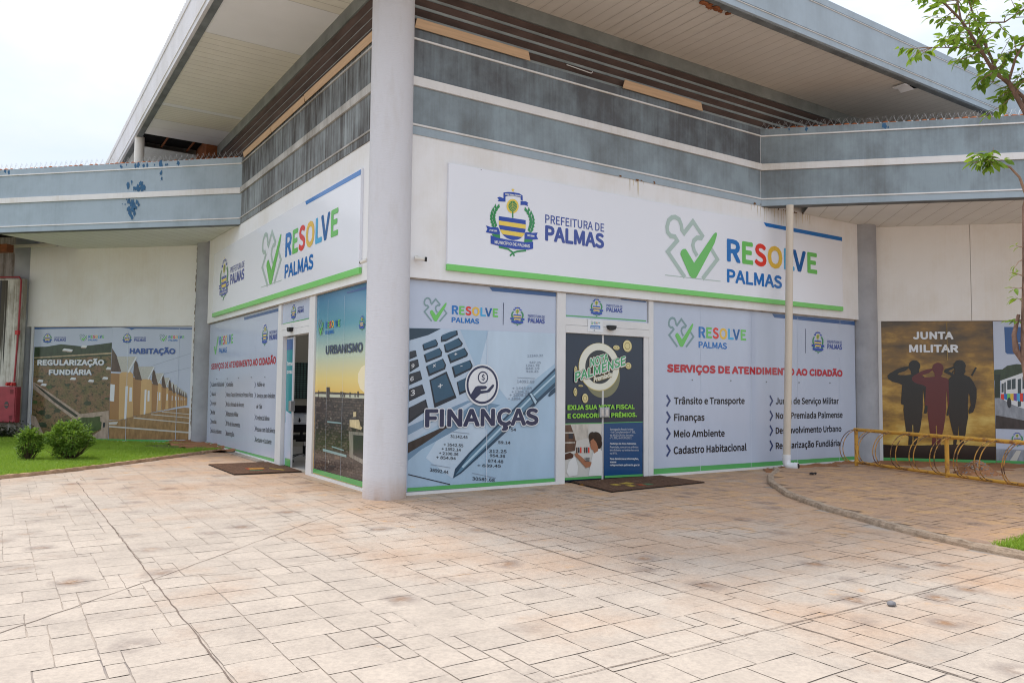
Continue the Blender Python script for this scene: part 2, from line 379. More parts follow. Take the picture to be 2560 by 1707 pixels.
# ------------------------------------------------------------------ building materials
def paint_streaks(name, base, dark, amount, fine=1.0, rib=.35):
    """Faded wall paint: broad soot patches broken up by thin runs of dirt (dirt of the place itself)."""
    m = mat(name, base, rough=.7, spec=.25); b = m.node_tree.nodes['Principled BSDF']
    v1 = coords(m, (14, 14, .5)); v2 = coords(m, (1, 1, .8)); v3 = coords(m, (34, 34, 1.1))
    n1 = noise(m, v1, 1.3, 6, .7); n2 = noise(m, v2, .9, 7, .66); n3 = noise(m, v3, 2.0, 4, .6)
    mm = nn(m, 'Math', operation='MULTIPLY_ADD'); lk(m, n1, mm.inputs[0]); mm.inputs[1].default_value = rib; lk(m, n2, mm.inputs[2])
    p = .5 + rib * .5 - .28 * (amount - .5)
    if rib > 1:      # keep the sum inside the colour ramp's 0..1 range
        hv = nn(m, 'Math', operation='MULTIPLY'); lk(m, mm.outputs[0], hv.inputs[0]); hv.inputs[1].default_value = .45; mm = hv; p *= .45
    col = mixc(m, ramp(m, mm.outputs[0], [(max(.02, p - (.09 if rib > 1 else .13)), (0, 0, 0)), (p + (.09 if rib > 1 else .13), (1, 1, 1))]), tuple(base), tuple(dark))
    c3 = ramp(m, n3, [(.60, (0, 0, 0)), (.76, (.45 * fine,) * 3)])
    col = mixc(m, c3, col, tuple(x * (1 - .35 * fine) for x in dark))
    c4 = ramp(m, noise(m, v2, 3.2, 6, .65), [(.35, (1 - .10 * fine,) * 3), (.7, (1 + .07 * fine,) * 3)])
    col = mixc(m, 1.0, col, c4, 'MULTIPLY')
    lk(m, col, b.inputs['Base Color'])
    bp = nn(m, 'Bump', Strength=.10, Distance=.01); lk(m, n2, bp.inputs['Height']); lk(m, bp.outputs['Normal'], b.inputs['Normal'])
    return m
paint_streaks('fascia_sooty', (.225, .275, .305), (.105, .112, .122), .75, .8, .3)
paint_streaks('fascia_black', (.29, .325, .34), (.062, .056, .053), .70, 1.1, 1.2)
paint_streaks('fascia_grimy', (.31, .345, .36), (.090, .085, .083), .58, 1.1, 1.2)
paint_streaks('trim_dirty', (.52, .51, .49), (.26, .24, .21), .4)
paint_streaks('fascia_worn', (.28, .345, .385), (.17, .195, .21), .42, .6, .25)
paint_streaks('fascia_clean', (.36, .435, .495), (.27, .33, .37), .2, .35, .2)
paint_streaks('eave_paint', (.38, .45, .51), (.32, .375, .42), .3, .3, .2)
paint_streaks('eave_sunlit', (.60, .60, .63), (.52, .51, .51), .3, .4, .3)  # left eave: sunlight on this side is put into the whiter colour
paint_streaks('trim_white', (.74, .735, .73), (.60, .56, .50), .1, .4, .3)
paint_streaks('wall_white', (.80, .80, .81), (.72, .70, .67), .2, .12, .25)
paint_streaks('wall_cream', (.83, .825, .81), (.76, .73, .68), .25, .15, .3)
paint_streaks('wall_stained', (.62, .60, .55), (.30, .27, .22), .3, 1.0, .8)
mat('fascia_blue_old', (.035, .12, .24), .7, var=.2, scale=8)
m = mat('pillar_plaster', (.56, .56, .59), .8, .2); v_ = coords(m, (1, 1, 1)); b_ = m.node_tree.nodes['Principled BSDF']
wv = nn(m, 'TexNoise', Scale=26.0, Detail=3.0); mq = coords(m, (.5, .5, 3.2)); lk(m, mq, wv.inputs['Vector'])
bp = nn(m, 'Bump', Strength=.38, Distance=.012); lk(m, wv.outputs['Fac'], bp.inputs['Height']); lk(m, bp.outputs['Normal'], b_.inputs['Normal'])
sw = nn(m, 'SeparateXYZ'); lk(m, v_, sw.inputs[0]); f_ = noise(m, coords(m, (4, 4, 1)), 1.5, 5)
d1 = ramp(m, f_, [(.52, (0, 0, 0)), (.76, (.3, .3, .3))]); col = mixc(m, d1, (.62, .62, .655), (.48, .44, .40))
mr = nn(m, 'MapRange'); mr.inputs['From Min'].default_value = .13; mr.inputs['From Max'].default_value = .42; mr.inputs['To Min'].default_value = .95; mr.inputs['To Max'].default_value = 0; lk(m, sw.outputs['Z'], mr.inputs['Value'])
ml = nn(m, 'Math', operation='MULTIPLY'); lk(m, mr.outputs['Result'], ml.inputs[0]); lk(m, f_, ml.inputs[1]); lk(m, mixc(m, ml.outputs[0], col, (.45, .28, .17)), b_.inputs['Base Color'])
mat('concrete_grey', (.34, .33, .32), .85, .2, var=.25, scale=3, bump=.2)
mat('pillar_grey', (.38, .39, .42), .85, .2, var=.18, scale=2, bump=.25, bscale=60)
mat('soffit_cream', (.74, .71, .63), .6, .3, var=.06, scale=1.2)
mat('soffit_white', (.77, .77, .78), .5, .3, var=.05, scale=1)
mat('soffit_tan', (.64, .595, .535), .6, .3, var=.09, scale=.8)
mat('soffit_groove', (.42, .385, .34), .8)
mat('soffit_grey', (.76, .77, .745), .6, .3, var=.07, scale=1.2)
mat('eave_under', (.17, .185, .19), .8, .2, var=.35, scale=2.5)
mat('louver_grey', (.30, .335, .335), .7, .3, var=.25, scale=3, stretch=(.4, 1, 3))
mat('louver_brown', (.092, .064, .056), .8, .2, var=.35, scale=2, stretch=(.4, 1, 3))
mat('beam_grey', (.20, .215, .205), .75, .2, var=.28, scale=2.2)
mat('pen_stain', (.10, .09, .075), .9, .1)
mat('dark_void', (.012, .011, .011), .9, .1)
mat('frame_white', (.70, .70, .70), .4, .45, var=.05, scale=3)
mat('frame_shadow', (.42, .37, .31), .6, .3, var=.2, scale=6)
mat('glass_dark', (.03, .035, .04), .08, .5)
mat('wood_ply', (.56, .38, .235), .7, .25, var=.16, scale=2.2, stretch=(.5, 1, 14))
mat('rust_brown', (.24, .085, .035), .85, .2, var=.4, scale=6)
mat('tile_orange', (.42, .14, .055), .85, .2, var=.4, scale=9)
mat('sign_white', (.79, .81, .87), .16, .5, var=.02, scale=.5)
mat('sign_green', lin((122, 205, 108)), .25, .45, var=.05, scale=2)
mat('sign_blue', lin((36, 116, 196)), .2, .5)
mat('pvc_cream', (.66, .58, .48), .45, .4, var=.12, scale=1.5, stretch=(1, 1, .3))
mat('pvc_white', (.74, .75, .78), .35, .45)
mat('black_plastic', (.012, .012, .014), .35, .4)
mat('camera_white', (.70, .68, .63), .4, .4)
mat('chrome', (.55, .56, .58), .22, .5, metal=1.0)
mat('lock_metal', (.42, .43, .45), .35, .5, metal=.7)
m = mat('rack_yellow', (.62, .32, .045), .5, .4); v_ = coords(m); f_ = noise(m, v_, 6.0, 6, .7)
lk(m, mixc(m, ramp(m, f_, [(.52, (0, 0, 0)), (.64, (1, 1, 1))]), (.62, .33, .05), (.30, .125, .045)), m.node_tree.nodes['Principled BSDF'].inputs['Base Color'])
m = mat('hoop_paint', (.62, .32, .045), .55, .4); v_ = coords(m); f_ = noise(m, v_, 5.0, 6, .75)
lk(m, mixc(m, ramp(m, f_, [(.44, (0, 0, 0)), (.56, (1, 1, 1))]), (.60, .31, .06), (.10, .055, .04)), m.node_tree.nodes['Principled BSDF'].inputs['Base Color'])
mat('cabinet_red', (.34, .045, .06), .5, .4, var=.25, scale=4)
mat('pipe_red', (.36, .05, .06), .5, .4, var=.3, scale=5)
mat('bell_red', (.50, .02, .02), .35, .5)
m = mat('mat_fibre', (.15, .085, .056), .95, .1, var=.45, scale=28, bump=.8, bscale=160)
mat('mat_edge', (.03, .026, .024), .9, .1)
mat('mat_yellow', (.42, .30, .06), .95, .1, var=.5, scale=30)
mat('mat_red', (.34, .075, .035), .95, .1, var=.5, scale=30)
mat('mat_green', (.09, .17, .09), .95, .1, var=.5, scale=30)
mat('wire_steel', (.62, .63, .64), .35, .5, metal=.6)
mat('clip_white', (.66, .66, .66), .4, .4)
mat('chair_black', (.014, .014, .016), .75, .25, bump=.3, bscale=200)
mat('inner_floor', (.62, .60, .57), .18, .5, var=.05, scale=2)
mat('inner_wall', (.46, .44, .37), .8, .2)
mat('stone_grey', (.22, .21, .22), .8, .25, var=.3, scale=20)
mat('leaf_dead', (.44, .26, .05), .75, .2)
mat('bark', (.20, .125, .095), .9, .15, var=.35, scale=18, bump=.9, bscale=60, stretch=(1, 1, .35))
mat('bark_young', (.30, .19, .13), .8, .2, var=.25, scale=18, bump=.5, bscale=60)
mat('shrub_wood', (.11, .08, .05), .9, .1)
mat('foam_brown', (.20, .135, .075), .95, .1, var=.5, scale=14, bump=.9)
mat('rust_stain', (.64, .57, .43), .9, .1, var=.4, scale=9)
mat('rust_dark', (.17, .085, .04), .9, .1, var=.4, scale=9)
mat('kerb_tan', (.48, .31, .20), .9, .15, var=.3, scale=10, bump=.7, bscale=60)
mat('kerb_stone', (.45, .34, .25), .9, .15, var=.35, scale=14, bump=.9, bscale=90)
def leafy(name, cols, trans=.45, scale=.9):
    m = mat(name, cols[1], .5, .3); b = m.node_tree.nodes['Principled BSDF']; g = nn(m, 'NewGeometry'); f_ = noise(m, coords(m), scale, 2)
    sm = nn(m, 'Math', operation='ADD'); hv = nn(m, 'Math', operation='MULTIPLY'); lk(m, g.outputs['Random Per Island'], hv.inputs[0]); hv.inputs[1].default_value = .62
    h2 = nn(m, 'Math', operation='MULTIPLY'); lk(m, f_, h2.inputs[0]); h2.inputs[1].default_value = .4; lk(m, hv.outputs[0], sm.inputs[0]); lk(m, h2.outputs[0], sm.inputs[1])
    c = ramp(m, sm.outputs[0], [(i / (len(cols) - 1), x) for i, x in enumerate(cols)]); lk(m, c, b.inputs['Base Color'])
    tr = nn(m, 'BsdfTranslucent'); lk(m, mixc(m, .5, c, (.30, .42, .04)), tr.inputs['Color']); ms = nn(m, 'MixShader'); ms.inputs[0].default_value = trans
    lk(m, b.outputs[0], ms.inputs[1]); lk(m, tr.outputs[0], ms.inputs[2]); lk(m, ms.outputs[0], m.node_tree.nodes['Material Output'].inputs['Surface']); return m
leafy('leaf_tree', [(.05, .11, .03), (.09, .19, .03), (.15, .28, .035), (.24, .36, .04), (.42, .42, .03)], .5)
leafy('leaf_shrub', [(.045, .095, .018), (.10, .19, .028), (.19, .32, .045), (.36, .48, .09)], .38, 7)
leafy('blade_green', [(.16, .28, .03), (.24, .39, .04), (.32, .48, .05), (.46, .49, .12)], .4, 1.1)
leafy('leaf_dark', [(.01, .016, .009), (.02, .03, .014), (.035, .04, .02)], .15, 4)
mat('lawn_soil', (.14, .17, .045), .95, .1, var=.4, scale=6, bump=.6)
mat('red_soil', (.34, .165, .085), .95, .1, var=.28, scale=2.5, bump=.8, bscale=30)
mat('earth', (.30, .19, .12), .95, .1, var=.3, scale=.6)
mat('plinth', (.36, .30, .25), .9, .15, var=.3, scale=3, bump=.4)
# stamped concrete: pale worn slabs, red-dust film, grey wear spots
def paving(name, base, dust_bias):
    m = mat(name, base, .72, .3); b = m.node_tree.nodes['Principled BSDF']; v = coords(m); g = nn(m, 'NewGeometry')
    a = mixc(m, ramp(m, g.outputs['Random Per Island'], [(0, (0, 0, 0)), (1, (1, 1, 1))]), tuple(x * .955 for x in base), tuple(x * 1.035 for x in base))
    n1 = noise(m, v, 2.4, 8, .68); a = mixc(m, ramp(m, n1, [(.36, (.84, .83, .82)), (.62, (1.05, 1.05, 1.05))]), (0, 0, 0), a) if False else mixc(m, 1.0, a, ramp(m, n1, [(.32, (.86, .85, .85)), (.64, (1.06, 1.05, 1.04))]), 'MULTIPLY')
    # red-brown dust: heavier towards the building and to the right-hand side
    s = nn(m, 'SeparateXYZ'); lk(m, v, s.inputs[0]); k1 = nn(m, 'Math', operation='MULTIPLY_ADD'); lk(m, s.outputs['X'], k1.inputs[0]); k1.inputs[1].default_value = .095; lk(m, s.outputs['Y'], k1.inputs[2])
    k2 = nn(m, 'MapRange'); k2.inputs['From Min'].default_value = -4.2; k2.inputs['From Max'].default_value = 3.2; k2.inputs['To Min'].default_value = -.18 + dust_bias; k2.inputs['To Max'].default_value = .30 + dust_bias
    kk = nn(m, 'Math', operation='MULTIPLY_ADD'); lk(m, s.outputs['X'], kk.inputs[0]); kk.inputs[1].default_value = .42; lk(m, s.outputs['Y'], kk.inputs[2]); lk(m, kk.outputs[0], k2.inputs['Value'])
    n2 = noise(m, v, .85, 6, .62); k3 = nn(m, 'Math', operation='ADD'); lk(m, n2, k3.inputs[0]); lk(m, k2.outputs['Result'], k3.inputs[1])
    a = mixc(m, ramp(m, k3.outputs[0], [(.40, (0, 0, 0)), (.78, (.85, .85, .85))]), a, (.45, .275, .165))
    n5 = noise(m, v, 3.4, 6, .7); k5 = nn(m, 'Math', operation='ADD'); lk(m, n5, k5.inputs[0]); hf = nn(m, 'Math', operation='MULTIPLY'); lk(m, k2.outputs['Result'], hf.inputs[0]); hf.inputs[1].default_value = .35; lk(m, hf.outputs[0], k5.inputs[1])
    a = mixc(m, ramp(m, k5.outputs[0], [(.62, (0, 0, 0)), (.74, (.75, .75, .75))]), a, (.58, .34, .155))
    # worn dirty spots of about a hand to a slab in size
    vs = nn(m, 'TexVoronoi', Scale=2.3, Randomness=1.0); dv = nn(m, 'Mix', data_type='VECTOR'); dv.inputs['Factor'].default_value = .09; nv = nn(m, 'TexNoise', Scale=4.0, Detail=4.0); lk(m, v, nv.inputs['Vector']); lk(m, v, dv.inputs['A']); lk(m, nv.outputs['Color'], dv.inputs['B']); lk(m, dv.outputs['Result'], vs.inputs['Vector'])
    r1 = ramp(m, vs.outputs['Distance'], [(.06, (1, 1, 1)), (.36, (0, 0, 0))]); sel = nn(m, 'SeparateColor'); lk(m, vs.outputs['Color'], sel.inputs[0])
    r2 = ramp(m, sel.outputs[0], [(.32, (0, 0, 0)), (.62, (1, 1, 1))]); n4 = noise(m, v, 9.0, 6, .7); r4 = ramp(m, n4, [(.34, (0, 0, 0)), (.52, (1, 1, 1))])
    sp = mixc(m, 1.0, mixc(m, 1.0, r1, r2, 'MULTIPLY'), r4, 'MULTIPLY')
    a = mixc(m, sp, a, mixc(m, ramp(m, vs.outputs['Distance'], [(.04, (0, 0, 0)), (.2, (1, 1, 1))]), (.30, .175, .10), (.20, .155, .135)))
    sp2 = mixc(m, 1.0, ramp(m, noise(m, v, 1.7, 7, .72), [(.56, (0, 0, 0)), (.70, (.6, .6, .6))]), ramp(m, noise(m, v, 11.0, 6, .7), [(.40, (0, 0, 0)), (.60, (1, 1, 1))]), 'MULTIPLY')
    a = mixc(m, sp2, a, (.25, .20, .175))
    n7 = noise(m, v, 42.0, 4, .6); a = mixc(m, 1.0, a, ramp(m, n7, [(.30, (.86, .86, .87)), (.62, (1.05, 1.05, 1.05))]), 'MULTIPLY')
    lk(m, a, b.inputs['Base Color'])
    hb = noise(m, v, 16.0, 7, .65); bp = nn(m, 'Bump', Strength=.28, Distance=.012); lk(m, hb, bp.inputs['Height']); lk(m, bp.outputs['Normal'], b.inputs['Normal'])
    return m
paving('slab', (.468, .396, .328), .015)
paving('slab_dusty', (.40, .30, .225), .10)
m = mat('joint', (.34, .30, .27), .9, .1); lk(m, mixc(m, ramp(m, noise(m, coords(m), 1.3, 5, .7), [(.46, (0, 0, 0)), (.66, (1, 1, 1))]), (.42, .35, .29), (.27, .232, .21)), m.node_tree.nodes['Principled BSDF'].inputs['Base Color'])
mat('joint_dusty', (.27, .19, .135), .9, .1, var=.35, scale=2)
mat('crack', (.19, .145, .12), .95, .1, var=.3, scale=8)
m = mat('inner_tile', (.07, .13, .12), .35, .4); v_ = coords(m); sw = nn(m, 'SeparateXYZ'); cw = nn(m, 'CombineXYZ'); lk(m, v_, sw.inputs[0]); lk(m, sw.outputs['X'], cw.inputs['X']); lk(m, sw.outputs['Z'], cw.inputs['Y'])
br = nn(m, 'TexBrick', Scale=1.0); br.offset = 0; br.inputs['Brick Width'].default_value = .05; br.inputs['Row Height'].default_value = .05; br.inputs['Mortar Size'].default_value = .006
br.inputs['Color1'].default_value = (.10, .19, .17, 1); br.inputs['Color2'].default_value = (.085, .165, .15, 1); br.inputs['Mortar'].default_value = (.015, .02, .02, 1); lk(m, cw.outputs[0], br.inputs['Vector']); lk(m, br.outputs['Color'], m.node_tree.nodes['Principled BSDF'].inputs['Base Color'])

